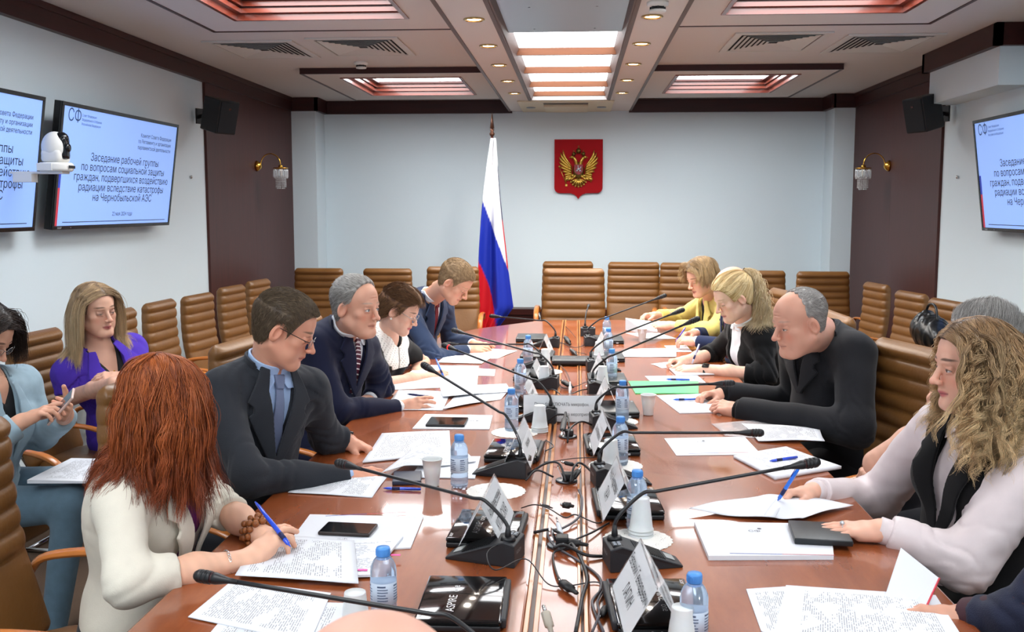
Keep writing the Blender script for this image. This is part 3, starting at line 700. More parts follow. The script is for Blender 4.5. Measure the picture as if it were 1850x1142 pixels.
def bx3(c, hs, rad, R=None):
    c = np.asarray(c, float); hs = np.asarray(hs, float)-rad
    def f(P):
        q = P-c
        if R is not None: q = q@R.T
        q = np.abs(q)-hs; return np.linalg.norm(np.maximum(q, 0), axis=1)+np.minimum(q.max(1), 0)-rad
    return f
def plane(p, n):      # keeps the side the normal points away from (d<0 behind)
    p = np.asarray(p, float); n = nrm(n); return lambda P: (P-p)@n
class Sh:
    def __init__(s): s.ops = []
    def add(s, f, k=.0): s.ops.append((0, f, k)); return s
    def sub(s, f, k=.0): s.ops.append((1, f, k)); return s
    def cut(s, f, k=.0): s.ops.append((2, f, k)); return s
    def warp(s, g): s.ops.append((3, g, 0)); return s
    def __call__(s, P):
        d = None
        for t, f, k in s.ops:
            if t == 3: d = d+f(P); continue
            e = f(P)
            if t == 0: d = e if d is None else smin(d, e, k)
            elif t == 1: d = smax(d, -e, k)
            else: d = smax(d, e, k)
        return d
def poly2(poly):
    p = np.asarray(poly, float)
    def f(x, y):
        q = np.stack([x, y], 1); d = np.full(len(q), 1e9); s = np.ones(len(q)); n = len(p); j = n-1
        for i in range(n):
            e = p[j]-p[i]; w_ = q-p[i]; t = np.clip(w_@e/(e@e+1e-12), 0, 1); b_ = w_-t[:, None]*e; d = np.minimum(d, (b_**2).sum(1))
            c1 = q[:, 1] >= p[i][1]; c2 = q[:, 1] < p[j][1]; c3 = e[0]*w_[:, 1] > e[1]*w_[:, 0]
            fl = (c1 & c2 & c3) | (~c1 & ~c2 & ~c3); s = np.where(fl, -s, s); j = i
        return s*np.sqrt(d)
    return f
def snet(f, lo, hi, h, cap=9e6):
    """surface nets with a coarse cull; returns V, quads"""
    lo = np.asarray(lo, float); hi = np.asarray(hi, float); q = 4
    n = np.maximum(2, np.ceil((hi-lo)/(h*q)).astype(int))
    cg = [lo[i]+(np.arange(n[i])+.5)*h*q for i in range(3)]
    G = np.stack(np.meshgrid(*cg, indexing='ij'), -1).reshape(-1, 3)
    dc = np.concatenate([f(G[i:i+200000]) for i in range(0, len(G), 200000)]).reshape(n)
    D = np.repeat(np.repeat(np.repeat(dc, q, 0), q, 1), q, 2).astype(np.float32)
    near = np.argwhere(np.abs(dc) < h*q*1.35+.004)
    off = np.stack(np.meshgrid(*[np.arange(q)]*3, indexing='ij'), -1).reshape(-1, 3)
    for s0 in range(0, len(near), 3000):
        blk = near[s0:s0+3000]; idx = (blk[:, None, :]*q+off[None]).reshape(-1, 3)
        D[idx[:, 0], idx[:, 1], idx[:, 2]] = f(lo+(idx+.5)*h)
    D[0], D[-1] = 1, 1; D[:, 0], D[:, -1] = 1, 1; D[:, :, 0], D[:, :, -1] = 1, 1
    s = D < 0; N = np.array(D.shape)
    c = np.zeros(N-1, dtype=np.uint8)
    for a in (0, 1):
        for b in (0, 1):
            for e in (0, 1): c += s[a:N[0]-1+a, b:N[1]-1+b, e:N[2]-1+e]
    act = np.argwhere((c > 0) & (c < 8)); ids = np.full(N-1, -1, dtype=np.int32); ids[act[:, 0], act[:, 1], act[:, 2]] = np.arange(len(act))
    acc = np.zeros((len(act), 3)); cnt = np.zeros(len(act))
    cor = [(a, b, e) for a in (0, 1) for b in (0, 1) for e in (0, 1)]
    val = {k: D[act[:, 0]+k[0], act[:, 1]+k[1], act[:, 2]+k[2]].astype(float) for k in cor}
    for k in cor:
        for ax in range(3):
            if k[ax]: continue
            k2 = list(k); k2[ax] = 1; k2 = tuple(k2); v0, v1 = val[k], val[k2]; m = (v0 < 0) != (v1 < 0)
            t = np.where(m, v0/np.where(m, v0-v1, 1), 0); p = np.zeros((len(act), 3)); p[:] = k; p[:, ax] += t
            acc += np.where(m[:, None], p, 0); cnt += m
    V = lo+(act+acc/np.maximum(cnt, 1)[:, None]+.5)*h
    Q = []
    for ax in range(3):
        sl0 = [slice(None)]*3; sl1 = [slice(None)]*3; sl0[ax] = slice(0, -1); sl1[ax] = slice(1, None)
        e = np.argwhere(s[tuple(sl0)] != s[tuple(sl1)]); fl = s[e[:, 0], e[:, 1], e[:, 2]]
        o1, o2 = [(1, 2), (2, 0), (0, 1)][ax]
        def at(a, b):
            g = e.copy(); g[:, o1] += a; g[:, o2] += b; return ids[g[:, 0], g[:, 1], g[:, 2]]
        ok = (e[:, o1] > 0) & (e[:, o2] > 0) & (e[:, o1] < N[o1]-1) & (e[:, o2] < N[o2]-1); e = e[ok]; fl = fl[ok]
        a, b, c_, d = at(-1, -1), at(0, -1), at(0, 0), at(-1, 0); q4 = np.stack([a, b, c_, d], 1); q4[~fl] = q4[~fl][:, ::-1]; Q.append(q4)
    Q = np.concatenate(Q); Q = Q[(Q >= 0).all(1)]
    return V, Q
def bound(pts, pad):
    p = np.asarray(pts, float); return p.min(0)-pad, p.max(0)+pad
def polish(V, Q, it=1, lam=.5):
    for _ in range(it):
        acc = np.zeros_like(V); cnt = np.zeros(len(V))
        for i in range(4):
            j = (i+1) % 4
            np.add.at(acc, Q[:, i], V[Q[:, j]]); np.add.at(acc, Q[:, j], V[Q[:, i]]); np.add.at(cnt, Q[:, i], 1); np.add.at(cnt, Q[:, j], 1)
        V = V+(acc/np.maximum(cnt, 1)[:, None]-V)*lam
    return V
def sculpt(name, f, lo, hi, h, m, parent, org, colf=None, sm=1):
    V, Q = snet(f, lo, hi, h)
    if sm: V = polish(V, Q, sm)
    return mesh_from(name, V-org, Q, m, parent, colr=None if colf is None else colf(V))
def folds(cs, amp, freq=70, seed=0):
    """cloth folds gathered round the points cs = [(centre, spread, axis)]"""
    r = np.random.default_rng(seed); k2 = r.normal(size=(3, 3))*22
    def g(P):
        out = np.zeros(len(P))
        w1 = np.sin(P@k2[0]+1.3*np.sin(P@k2[1]))+np.sin(P@k2[2])
        for c, sp, ax in cs:
            q = P-np.asarray(c, float); t = q@nrm(ax); m = np.exp(-(q**2).sum(1)/(sp*sp)); out += m*(np.abs(np.sin(t*freq*.5+1.3*w1))**.6-.62)*2.6*(.65+.35*np.sin(P@k2[1]*.7))
        return -amp*out-amp*.28*w1
    return g
# ---------------- hands ----------------
def hand_frame(wrist, d, n):
    d = nrm(d); n = np.asarray(n, float); n = nrm(n-(n@d)*d); return d, n
def hand_shape(S, wrist, d, n, right, curl=(.5, .6, .4), spread=.07, thumb=(.7, .35), sc=1.0, curls=None, elbow=None, fr=(.026, .036)):
    """adds a palm, four fingers and a thumb; d towards the fingers, n = back of the hand. returns landmark points"""
    d, n = hand_frame(wrist, d, n); lat = np.cross(d, n)   # for a right hand palm down, fingers forward: d x n = right side
    th = -lat if right else lat; w = np.asarray(wrist, float)
    L = lambda x, y, z: w+sc*(d*x+th*y+n*z)
    ys = (.027, .009, -.010, -.028); bx_ = (.088, .091, .087, .078); ln = (.072, .080, .074, .057); rr = (.0092, .0094, .009, .0078)
    S.add(rc(L(0, .008, 0), L(.045, .012, 0), .021*sc, .02*sc), .01); S.add(rc(L(0, -.010, 0), L(.045, -.014, -.002), .0205*sc, .018*sc), .014)
    for y, b in zip(ys, bx_): S.add(rc(L(.02, y*.75, -.002), L(b, y, 0), .0125*sc, .0112*sc), .014)
    S.add(rc(L(.018, .018, -.010), L(.05, .030, -.014), .017*sc, .014*sc), .014)   # thumb ball
    S.add(rc(L(.02, -.022, -.010), L(.06, -.024, -.012), .013*sc, .011*sc), .014)
    tips = []; pts = [w]
    for i in range(4):
        c = curls[i] if curls is not None else curl
        p = L(bx_[i], ys[i], 0); sa = spread*(1.5-i)*.66; a = 0.; dirl = d*cos(sa)+th*sin(sa); G = Sh()
        for j, fr_ in enumerate((.46, .30, .24)):
            a += c[j]; dv = dirl*cos(a)-n*sin(a); p2 = p+dv*ln[i]*fr_*sc; r0 = rr[i]*sc*(1-.07*j)
            G.add(rc(p, p2, r0*1.04, r0*.93), .003 if j else 0); p = p2
        S.add(G, .0055); tips.append((p, nrm(dirl*sin(a)+n*cos(a)), dv)); pts.append(p)
    ta, tc = thumb; p = L(.022, .026, -.012); a = ta; G = Sh()
    for j, l_ in enumerate((.042, .034, .026)):
        dv = nrm(d*cos(a)+th*sin(a)-n*(.35+.1*j)); p2 = p+dv*l_*sc; G.add(rc(p, p2, (.0135-.0015*j)*sc, (.0118-.0015*j)*sc), .004 if j else 0); p = p2; a -= tc
    S.add(G, .010); tips.append((p, nrm(n+th*.6), dv)); pts.append(p)
    if elbow is not None:
        e = np.asarray(elbow, float); v = w-e; l_ = np.linalg.norm(v)
        # flattened wrist growing into the forearm
        S.add(rc(w-th*.006*sc, e+v*.55-th*.006, fr[0]*.92*sc, fr[1]*.9), .02); S.add(rc(w+th*.008*sc, e+v*.55+th*.006, fr[0]*.88*sc, fr[1]*.9), .02); S.add(rc(e+v*.55, e, fr[1], fr[1]*1.12), .03); pts.append(e)
    return dict(tips=tips, pts=pts, d=d, n=n, th=th, w=w)
# ---------------- hair strands ----------------
def strands_mesh(name, Pth, rad, cols, m, parent, org, ns=3):
    """Pth (N,K,3) polylines; rad (K,) or (N,K); cols (N,3) or (N,K,3)"""
    N, K, _ = Pth.shape; T = np.gradient(Pth, axis=1); T /= np.linalg.norm(T, axis=2, keepdims=True)+1e-9
    ref = np.zeros((N, K, 3)); ref[:] = (.31, .52, .79); a = np.cross(T, ref); a /= np.linalg.norm(a, axis=2, keepdims=True)+1e-9; b = np.cross(T, a)
    rad = np.broadcast_to(rad, (N, K)); V = np.empty((N, K, ns, 3), dtype=np.float32)
    for j in range(ns):
        an = 2*pi*j/ns; V[:, :, j] = Pth+(a*cos(an)+b*sin(an))*rad[..., None]
    base = (np.arange(N)*K*ns)[:, None, None]+(np.arange(K-1)*ns)[None, :, None]; j = np.arange(ns)[None, None, :]; j2 = (j+1) % ns
    Q = np.stack([base+j, base+j2, base+ns+j2, base+ns+j], -1).reshape(-1, 4)
    C = cols if cols.ndim == 3 else np.repeat(cols[:, None], K, 1); C = np.repeat(C[:, :, None], ns, 2).reshape(-1, 3)
    return mesh_from(name, V.reshape(-1, 3)-org, Q, m, parent, colr=C)
def grow(roots, dirs, K, seg, field, collide=None, margin=.002, stiff=.75):
    """march strands; field(P, D, i) -> wished direction; collide = sdf"""
    P = roots.copy(); D = dirs.copy(); out = [P.copy()]
    segs = np.broadcast_to(seg, (len(P),))[:, None]
    for i in range(1, K):
        wv = field(P, D, i); D = D*stiff+wv*(1-stiff); D /= np.linalg.norm(D, axis=1, keepdims=True)+1e-9; P = P+D*segs
        if collide is not None:
            dd = collide(P); bad = dd < margin
            if bad.any():
                Pb = P[bad]; e = .002; g = np.stack([collide(Pb+v)-collide(Pb-v) for v in np.eye(3)*e], 1); g /= np.linalg.norm(g, axis=1, keepdims=True)+1e-9
                P[bad] = Pb+g*(margin-dd[bad])[:, None]; Db = D[bad]; Db = Db-g*np.minimum(0, (Db*g).sum(1))[:, None]; D[bad] = Db/(np.linalg.norm(Db, axis=1, keepdims=True)+1e-9)
        out.append(P.copy())
    return np.stack(out, 1)
# ---------------- heads ----------------
def head_axes(az, pitch, roll=0):
    """azimuth of the gaze in the plan (deg, 0=+x, 90=+y); pitch down; roll clockwise. rows: X=person's left, Y=forward, Z=up"""
    a, p, r = R_(az), R_(pitch), R_(roll); f = A_(cos(a)*cos(p), sin(a)*cos(p), -sin(p)); u0 = A_(cos(a)*sin(p), sin(a)*sin(p), cos(p)); l0 = np.cross(u0, f)
    u = u0*cos(r)+l0*sin(r); l = l0*cos(r)-u0*sin(r); return np.stack([l, f, u])
HL_Y = A_(-.13, -.06, -.035, -.012, .012, .03, .045, .060, .075, .1)
HL = dict(thin=A_(-.085, -.080, -.055, -.005, .010, .03, .085, .118, .135, .15),
          full=A_(-.085, -.080, -.055, -.005, .004, -.010, .030, .062, .078, .080),
          recede=A_(-.085, -.080, -.055, -.005, .006, .0, .055, .085, .11, .13),
          low=A_(-.10, -.10, -.08, -.04, -.02, -.01, .02, .045, .058, .062))
def build_head(S, c, R, sc, o, neck):
    """adds head prims to S (world). o: options"""
    c = np.asarray(c, float)
    W = lambda x, y, z: c+sc*(A_(x, y, z)@R)
    E = lambda x, y, z, rx, ry, rz: el(W(x, y, z), A_(rx, ry, rz)*sc, R)
    jw = o.get('jaw', 1.0); fat = o.get('fat', 0.0); fem = o.get('fem', 0)
    S.add(E(0, -.014, .040, .0735, .094, .080))
    S.add(E(0, .022, .038, .063, .066, .062), .03)
    S.add(E(0, .028, -.038, .0575*jw+fat, .060, .072), .03)
    S.add(E(0, .030, -.075, .044*jw+fat, .052, .040), .025)
    S.add(rc(W(-.012, .078, -.098), W(.012, .078, -.098), .0165*sc, .0165*sc), .025)
    for s in (-1, 1):
        S.add(rc(W(s*(.055*jw+fat), -.004, -.052), W(s*.022, .066, -.098), .015*sc, .014*sc), .025)
        S.add(E(s*.043, .058, -.022, .020, .018, .016), .02)                                  # cheekbone
        S.add(E(s*(.036+fat*.6), .056, -.058, .020, .018, .024), .02)
    S.add(rc(W(-.030, .0805, .021), W(.030, .0805, .021), .0095*sc, .0095*sc), .016 if not fem else .02)   # brow
    for s in (-1, 1): S.sub(E(s*.031, .0985, .001, .0175, .0125, .0115), .012)
    for s in (-1, 1):
        S.add(E(s*.0305, .0765, .0005, .0150, .0125, .0118), .003)                              # eyeball under lids
        S.add(rc(W(s*.019, .086, .0075), W(s*.042, .079, .0065), .0032*sc, .003*sc), .004)        # upper lid fold
        S.add(rc(W(s*.020, .0850, -.0085), W(s*.040, .079, -.0075), .0026*sc, .0026*sc), .006)
    nz = o.get('nose', 1.0)
    S.add(rc(W(0, .088, .010), W(0, .090+.018*nz, -.026), .0065*sc, .0095*sc), .010)
    S.add(E(0, .096+.016*nz, -.031, .0105, .0105, .0095), .006)
    for s in (-1, 1): S.add(E(s*.0125, .096+.006*nz, -.034, .0078, .0095, .0072), .005); S.sub(E(s*.0065, .101+.010*nz, -.0425, .003, .003, .0025), .002)
    S.add(rc(W(0, .090, -.045), W(0, .0915, -.056), .0085*sc, .0085*sc), .01)
    S.add(rc(W(-.016, .0845, -.0605), W(0, .0935, -.0590), .0045*sc, .0058*sc), .005); S.add(rc(W(.016, .0845, -.0605), W(0, .0935, -.0590), .0045*sc, .0058*sc), .005)
    S.add(rc(W(-.013, .083, -.0705), W(.013, .083, -.0705), .0062*sc, .0062*sc), .005); S.add(E(0, .0875, -.0700, .014, .0075, .0065), .005)
    for s in (-1, 1): S.sub(rc(W(0, .101, -.0648), W(s*.024, .087, -.0655-.002*o.get('frown', 0)), .0016*sc, .0013*sc), .003)
    if o.get('age', 0):
        for s in (-1, 1):
            S.sub(rc(W(s*.020, .1005, -.034), W(s*.031, .086, -.062), .0022*sc, .0018*sc), .006)
            S.sub(rc(W(s*.024, .0915, -.0150), W(s*.040, .0835, -.0150), .0016*sc, .0012*sc), .005)
        for z in (.048, .060): S.sub(rc(W(-.03, .088, z), W(.03, .088, z), .0011*sc, .0011*sc), .005)
        S.add(E(0, .050, -.098, .030+fat, .026, .018), .03)
    # ears
    for s in (-1, 1):
        Re = np.stack([R[0]*1.0, R[1], R[2]]); tilt = R_(-10); f2 = R[1]*cos(tilt)+R[2]*sin(tilt); u2 = R[2]*cos(tilt)-R[1]*sin(tilt)
        nx = nrm(R[0]*s*.88+R[1]*.40); f3 = nrm(f2-(f2@nx)*nx); u3 = np.cross(nx, f3)*1.0; Re = np.stack([nx, f3, u3])
        ec = W(s*.0775, -.008, -.008); G = Sh(); G.add(el(ec, A_(.0098, .0185, .0315)*sc, Re)); G.sub(el(ec+nx*.0115*sc+f3*.0015*sc+u3*.003*sc, A_(.0100, .0115, .0225)*sc, Re), .003)
        G.add(el(ec+f3*.011*sc-u3*.002*sc, A_(.006, .005, .007)*sc, Re), .003)
        S.add(G, .006)
    nb = np.asarray(neck, float); top = W(0, -.022, -.055); nr = o.get('neckr', .056)*sc
    S.add(rc(top, nb, nr*.97, nr*1.06), .03); S.add(rc(W(0, -.002, -.07), nb+R[1]*.015, nr*.5, nr*.7), .022)
    if not fem: S.add(el(W(0, .038, -.115), A_(.010, .010, .012)*sc, R), .015)
    return W
def head_color(c, R, sc, o, noise=.04):
    skin = A_(*lin(o.get('skin', '#d9a184'))); lip = A_(*lin(o.get('lip', '#b5695c'))); brow = A_(*lin(o.get('brow', '#5a4433'))); eyec = A_(*lin(o.get('eye', '#4a5a66'))); hairc = A_(*lin(o.get('hairc', '#3a2c22')))
    lidc = A_(*lin(o['lid'])) if 'lid' in o else skin*A_(.82, .70, .66); red = skin*A_(1.04, .78, .74); op = o.get('open', .55)
    def f(V):
        q = ((V-c)@R.T)/sc; x, y, z = q.T; ax = np.abs(x); C = np.tile(skin, (len(V), 1))
        n = (np.sin(V@A_(61, 47, 83))+np.sin(V@A_(-93, 71, 37)+2))*.5; C *= (1+noise*n)[:, None]
        def mix(m, c2): C[:] = C*(1-m[:, None])+c2*m[:, None]
        g = lambda a, s_: np.exp(-(a/s_)**2)
        fr = (y > .03)
        mix(.55*g(ax-.043, .016)*g(z+.032, .018)*fr*(1 if not o.get('age') else 1.3), red); mix(.5*g(x, .016)*g(z+.030, .011)*(y > .08), red); mix(.35*(ax > .066)*g(z+.008, .03)*(y < .03), red)
        if o.get('stubble'): mix(.22*(z < -.05)*(y > 0)*np.clip((-.045-z)/.02, 0, 1), skin*A_(.62, .60, .62))
        # lips
        lm = np.clip(1.6-(((x)/.0225)**2+((z+.0652)/.0095)**2)*1.25, 0, 1)*(y > .07); mix(lm*o.get('lips', .7), lip)
        mix(g(z+.0652+.10*(0)*ax, .0014)*(ax < .022)*(y > .075)*.8, lip*.35)
        # brows
        bz = .0245+.0045*np.cos((ax-.030)/.022*1.3)-.0*ax; mix(np.clip(1.5-(((ax-.031)/.0195)**2*1.0+((z-bz)/(.0036*o.get('browt', 1)))**2), 0, 1)*(y > .05)*o.get('browa', .85), brow)
        # eyes
        ez = -.0005; a = (ax-.0305)/.0142; wv = np.clip(1-a*a, 0, 1)**.7
        up = ez+.0052*op*wv*1.5-.004*(1-op); dn = ez-.0052*wv-.000*ax; fy = (y > .06)&(np.abs(a) < 1)
        mix(g(a, .95)*g(z-.0045, .0095)*(y > .06)*.55, lidc)
        ins = fy&(z < up)&(z > dn)&(op > .12); mix(ins.astype(float), A_(.72, .70, .68)); ix = x-np.sign(x)*.0305-o.get('look', 0)*.005
        mix((ins&((ix**2+(z-ez-.0005)**2) < .0054**2)).astype(float), eyec); mix((ins&((ix**2+(z-ez-.0005)**2) < .0025**2)).astype(float), A_(.01, .01, .01))
        lash = o.get('lash', .8); mix(g(z-np.where(op > .12, up, dn), .0016)*(fy)*lash, A_(.05, .035, .03))
        mix(g(z-dn, .0011)*fy*.35*(op > .12), skin*.45)
        if 'cap' in o: mix(np.clip(o['cap'](q)*1.0, 0, 1), hairc)
        return C
    return f
def cran(c, R, sc, off, sx=.55):
    c = np.asarray(c, float); S = Sh(); W = lambda x, y, z: c+sc*(A_(x, y, z)@R)
    S.add(el(W(0, -.014, .040), A_(.0735+off*sx, .094+off, .080+off)*sc, R)); S.add(el(W(0, .022, .038), A_(.063+off*sx, .066+off, .062+off)*sc, R), .03); S.add(el(W(0, -.01, -.02), A_(.068+off*sx, .072+off, .06+off)*sc, R), .03)
    return S
def short_hair(t, c, R, sc, org, style='full', thick=.012, colr=('#3b3128', '#5a4a3a'), n=5200, length=.026, comb=(0, .8, -.1), lift=.35, hl=None, rootmask=None, seed=1, srad=.0006, name='hair', capfill=True, h=.003, lumps=.0):
    """cap of hair above the hairline plus combed strands"""
    c = np.asarray(c, float); hv = HL[style] if hl is None else hl; rg = np.random.default_rng(seed)
    base = cran(c, R, sc, thick)
    def mask(P):
        q = ((P-c)@R.T)/sc; m = (np.interp(q[:, 1], HL_Y, hv)-q[:, 2])*.8*sc
        e = ((q[:, 1]-.000)/.026)**2+((q[:, 2]+.014)/.042)**2-1
        m = np.maximum(m, np.where(np.abs(q[:, 0]) > .055, -e*.02*sc, -1))
        if rootmask is not None: m = np.maximum(m, rootmask(q)*sc)
        return m
    def f(P):
        d = base(P)
        if lumps: q = (P-c)@R.T; d = d-lumps*np.sin(q[:, 1]*90+3*np.sin(q[:, 0]*60))*np.sin(q[:, 0]*70+2)
        return smax(d, mask(P), .010)
    V, Q = snet(f, c-.16*sc, c+.17*sc, h); V = polish(V, Q, 1)
    c0, c1 = A_(*lin(colr[0])), A_(*lin(colr[1])); q = (V-c)@R.T; nn = .5+.5*np.sin(q[:, 0]*240+6*np.sin(q[:, 1]*40)+3*np.sin(q[:, 2]*70)); C = c0*(1-nn[:, None]*.5)+c1*nn[:, None]*.5
    M = mat_attr('hair', rough=.5, spec=.35)
    ok = np.where(np.abs(base(V)) < .0035)[0]; i = rg.choice(ok, n); P0 = V[i]; e = .004; g = np.stack([base(P0+v)-base(P0-v) for v in np.eye(3)*e], 1); g /= np.linalg.norm(g, axis=1, keepdims=True)
    P0 = P0-g*.003; ql = (P0-c)@R.T/sc
    cb = comb(ql) if callable(comb) else np.tile(np.asarray(comb, float), (n, 1)); cw = cb@R; tg = cw-(cw*g).sum(1)[:, None]*g; tg /= np.linalg.norm(tg, axis=1, keepdims=True)+1e-6
    D0 = tg+g*lift+rg.normal(size=(n, 3))*.14; D0 /= np.linalg.norm(D0, axis=1, keepdims=True); K = 5; ln = length*rg.uniform(.5, 1.15, n)
    Pt = grow(P0, D0, K, ln/(K-1), lambda P, D, i: tg+rg.normal(size=P.shape)*.15+A_(0, 0, -.1), base, .001, .6)
    cc = c0+(c1-c0)*rg.random((n, 1))**1.2
    # one mesh: cap + strands
    N, K, _ = Pt.shape; T = np.gradient(Pt, axis=1); T /= np.linalg.norm(T, axis=2, keepdims=True)+1e-9; a = np.cross(T, A_(.3, .5, .8)); a /= np.linalg.norm(a, axis=2, keepdims=True); b = np.cross(T, a); rad = srad*A_(1, 1, .9, .7, .25)
    Vs = np.stack([Pt+(a*cos(an)+b*sin(an))*rad[None, :, None] for an in (0, 2.094, 4.189)], 2)
    bs = (np.arange(N)*K*3)[:, None, None]+(np.arange(K-1)*3)[None, :, None]; j = np.arange(3)[None, None]; j2 = (j+1) % 3; Qs = np.stack([bs+j, bs+j2, bs+3+j2, bs+3+j], -1).reshape(-1, 4)
    Cs = np.repeat(cc, K*3, 0); Vs = Vs.reshape(-1, 3)
    if capfill: Vall = np.vstack([V, Vs]); Qall = np.vstack([Q, Qs+len(V)]); Call = np.vstack([C, Cs])
    else: Vall, Qall, Call = Vs, Qs, Cs
    return mesh_from(name, Vall-org, Qall, M, t, colr=Call)
# ================= PEOPLE =================
M_skin = mat_attr('skin', rough=.5, spec=.4, sss=.12, bump=.06, bscale=500)
def cloth(name, c, rough=.85, bump=.25, bscale=420, sheen=.1, var=.06, spec=.2): return mat(name, c, rough=rough, bump=bump, bscale=bscale, sheen=sheen, spec=spec, var=var, vscale=30)
class Person:
    def __init__(s, label, hip, neck, taz, hw=.195, drop=.075, sh=None, bulk=1.0, fem=0, seed=1, base=None, chestf=.0, back=.02):
        s.hip, s.N = A_(*hip), A_(*neck); U_ = nrm(s.N-s.hip); r_ = A_(sin(R_(taz)), -cos(R_(taz)), 0); r_ = nrm(r_-(r_@U_)*U_*.8)
        s.sl = s.N-r_*hw-U_*drop; s.sr = s.N+r_*hw-U_*drop
        if sh: s.sl = s.sl+A_(*sh[0]); s.sr = s.sr+A_(*sh[1])
        s.bulk = bulk; s.fem = fem; s.seed = seed
        s.org = A_(s.hip[0], s.hip[1], 0); s.t = thing('person', label, 'person', s.org)
        s.U = nrm(s.N-s.hip); S_ = r_; s.S = nrm(S_-(S_@s.U)*s.U); s.F = np.cross(s.U, s.S)
        s.TR = np.stack([s.S, s.F, s.U]); s.parts = []; s.arms = []; s.H = np.linalg.norm(s.N-s.hip); s.back = back; s.chestf = chestf
    def tc(s, P): q = (P-s.N)@s.TR.T; return q[:, 0], q[:, 1], q[:, 2]
    def tp(s, a, b, c): return s.N+s.S*a+s.F*b+s.U*c
    def torso(s, off=0.0, arms=True):
        b = s.bulk; T = Sh(); H = s.H; bk = s.back
        T.add(el(s.hip+s.U*.02, A_(.170*b+off, .125*b+off, .13+off), s.TR))
        T.add(el(s.hip+s.U*H*.40-s.F*(bk*.6)+s.F*.01*b, A_((.150 if not s.fem else .135)*b+off, .118*b+off, .17+off), s.TR), .06)
        T.add(el(s.hip+s.U*H*.72-s.F*bk, A_(.162*b+off, .118*b+off, .17+off), s.TR), .06)
        m = .065; T.add(rc(s.sl*.84+s.sr*.16-s.F*bk*.4-s.U*.01, s.sr*.84+s.sl*.16-s.F*bk*.4-s.U*.01, .050*b+off, .050*b+off), .07)
        for q in (s.sl, s.sr): T.add(rc(s.N-s.U*.022-s.F*.018, q, .050+off, .040*b+off), .05)
        if s.fem:
            for k in (-1, 1): T.add(el(s.hip+s.U*H*.66+s.S*k*.070*b+s.F*(.085*b-bk), A_(.066*b+off, .062*b+off, .068*b+off), s.TR), .04)
        return T
    def arm(s, right, elbow, wrist, hd, hn, **kw):
        sh = s.sr if right else s.sl
        a = dict(sh=sh, e=A_(*elbow), w=A_(*wrist), d=nrm(hd), n=A_(*hn), right=right, kw=kw); s.arms.append(a); return a
    def head(s, c, az, pitch, roll=0, sc=1.0, h=.0024, **o):
        s.hc, s.hs, s.ho, s.hh = A_(*c), sc, dict(o, fem=s.fem), h; s.R = head_axes(az, pitch, roll)
    def W(s, x, y, z): return s.hc+s.hs*(A_(x, y, z)@s.R)
    def body(s, hh=.0022, bare=0, legs=True):
        Vs, Qs, Cs = [], [], []; n = 0
        S = Sh(); build_head(S, s.hc, s.R, s.hs, s.ho, s.N); lo, hi = bound([s.hc, s.N], .17*s.hs); lo[2] = min(lo[2], s.N[2]-.03)
        V, Q = snet(S, s.hc-.155*s.hs, s.hc+.155*s.hs, s.hh)
        # neck + upper body at a coarser step
        V = polish(V, Q, 1, .35); Vs.append(V); Qs.append(Q); Cs.append(head_color(s.hc, s.R, s.hs, s.ho)(V)); s.headS = S
        sk = A_(*lin(s.ho.get('skin', '#d9a184')))
        T = s.torso(-.006); S2 = Sh(); S2.add(T); S2.add(rc(s.W(0, -.022, -.055), s.N-s.U*.02, s.ho.get('neckr', .056)*s.hs*.975, .058*s.hs), .035); S2.add(rc(s.W(0, -.002, -.08), s.tp(0, .02, -.02), .028*s.hs, .04), .03)
        for a in s.arms: S2.add(rc(a['sh'], a['e'], .045*s.bulk**.5, .036), .03)
        lo, hi = bound([s.hip, s.N, s.sl, s.sr, s.W(0, 0, -.03)]+[a['e'] for a in s.arms], .14*s.bulk)
        V, Q = snet(S2, lo, hi, .008 if not bare else .006); V = polish(V, Q, 2)
        q = (V-s.hc)@s.R.T/s.hs; keep = ~((np.abs(q[:, 0]) < .07) & (q[:, 2] > -.045)); kq = keep[Q].all(1); Q = Q[kq]
        Vs.append(V); Qs.append(Q+sum(map(len, Vs[:-1]))); Cs.append(np.tile(sk, (len(V), 1)))
        for a in s.arms:
            if a['kw'].get('nohand'): continue
            S3 = Sh(); kw = {k: v for k, v in a['kw'].items() if k in ('curl', 'spread', 'thumb', 'sc', 'curls', 'fr')}
            r = hand_shape(S3, a['w'], a['d'], a['n'], a['right'], elbow=a['e'], **kw); a['lm'] = r
            lo, hi = bound(r['pts'], .05); V, Q = snet(S3, lo, hi, a['kw'].get('h', hh)); V = polish(V, Q, 1, .3)
            C = np.tile(sk, (len(V), 1)); nail = sk*A_(1.08, .98, .98); nl = a['kw'].get('nail'); nail = A_(*lin(nl)) if nl else nail
            for tp, tn, td in r['tips']:
                dd = V-(tp+tn*.0065-td*.004); m = np.exp(-((dd@td)/.007)**4-((dd@np.cross(td, tn))/.0055)**4)*((dd@tn) > -.003); C = C*(1-m[:, None])+nail*m[:, None]
                dk = np.exp(-((V-tp)**2).sum(1)/.00025)*.35; C = C*(1-dk[:, None])+(sk*A_(1.03, .78, .74))*dk[:, None]
            C *= (1+.05*np.sin(V@A_(150, 90, 60))*np.sin(V@A_(40, -130, 70)))[:, None]
            Vs.append(V); Qs.append(Q+sum(map(len, Vs[:-1]))); Cs.append(C)
        V = np.vstack(Vs); Q = np.vstack(Qs); C = np.vstack(Cs); s.bodyo = mesh_from('body', V-s.org, Q, M_skin, s.t, colr=C)
        return s
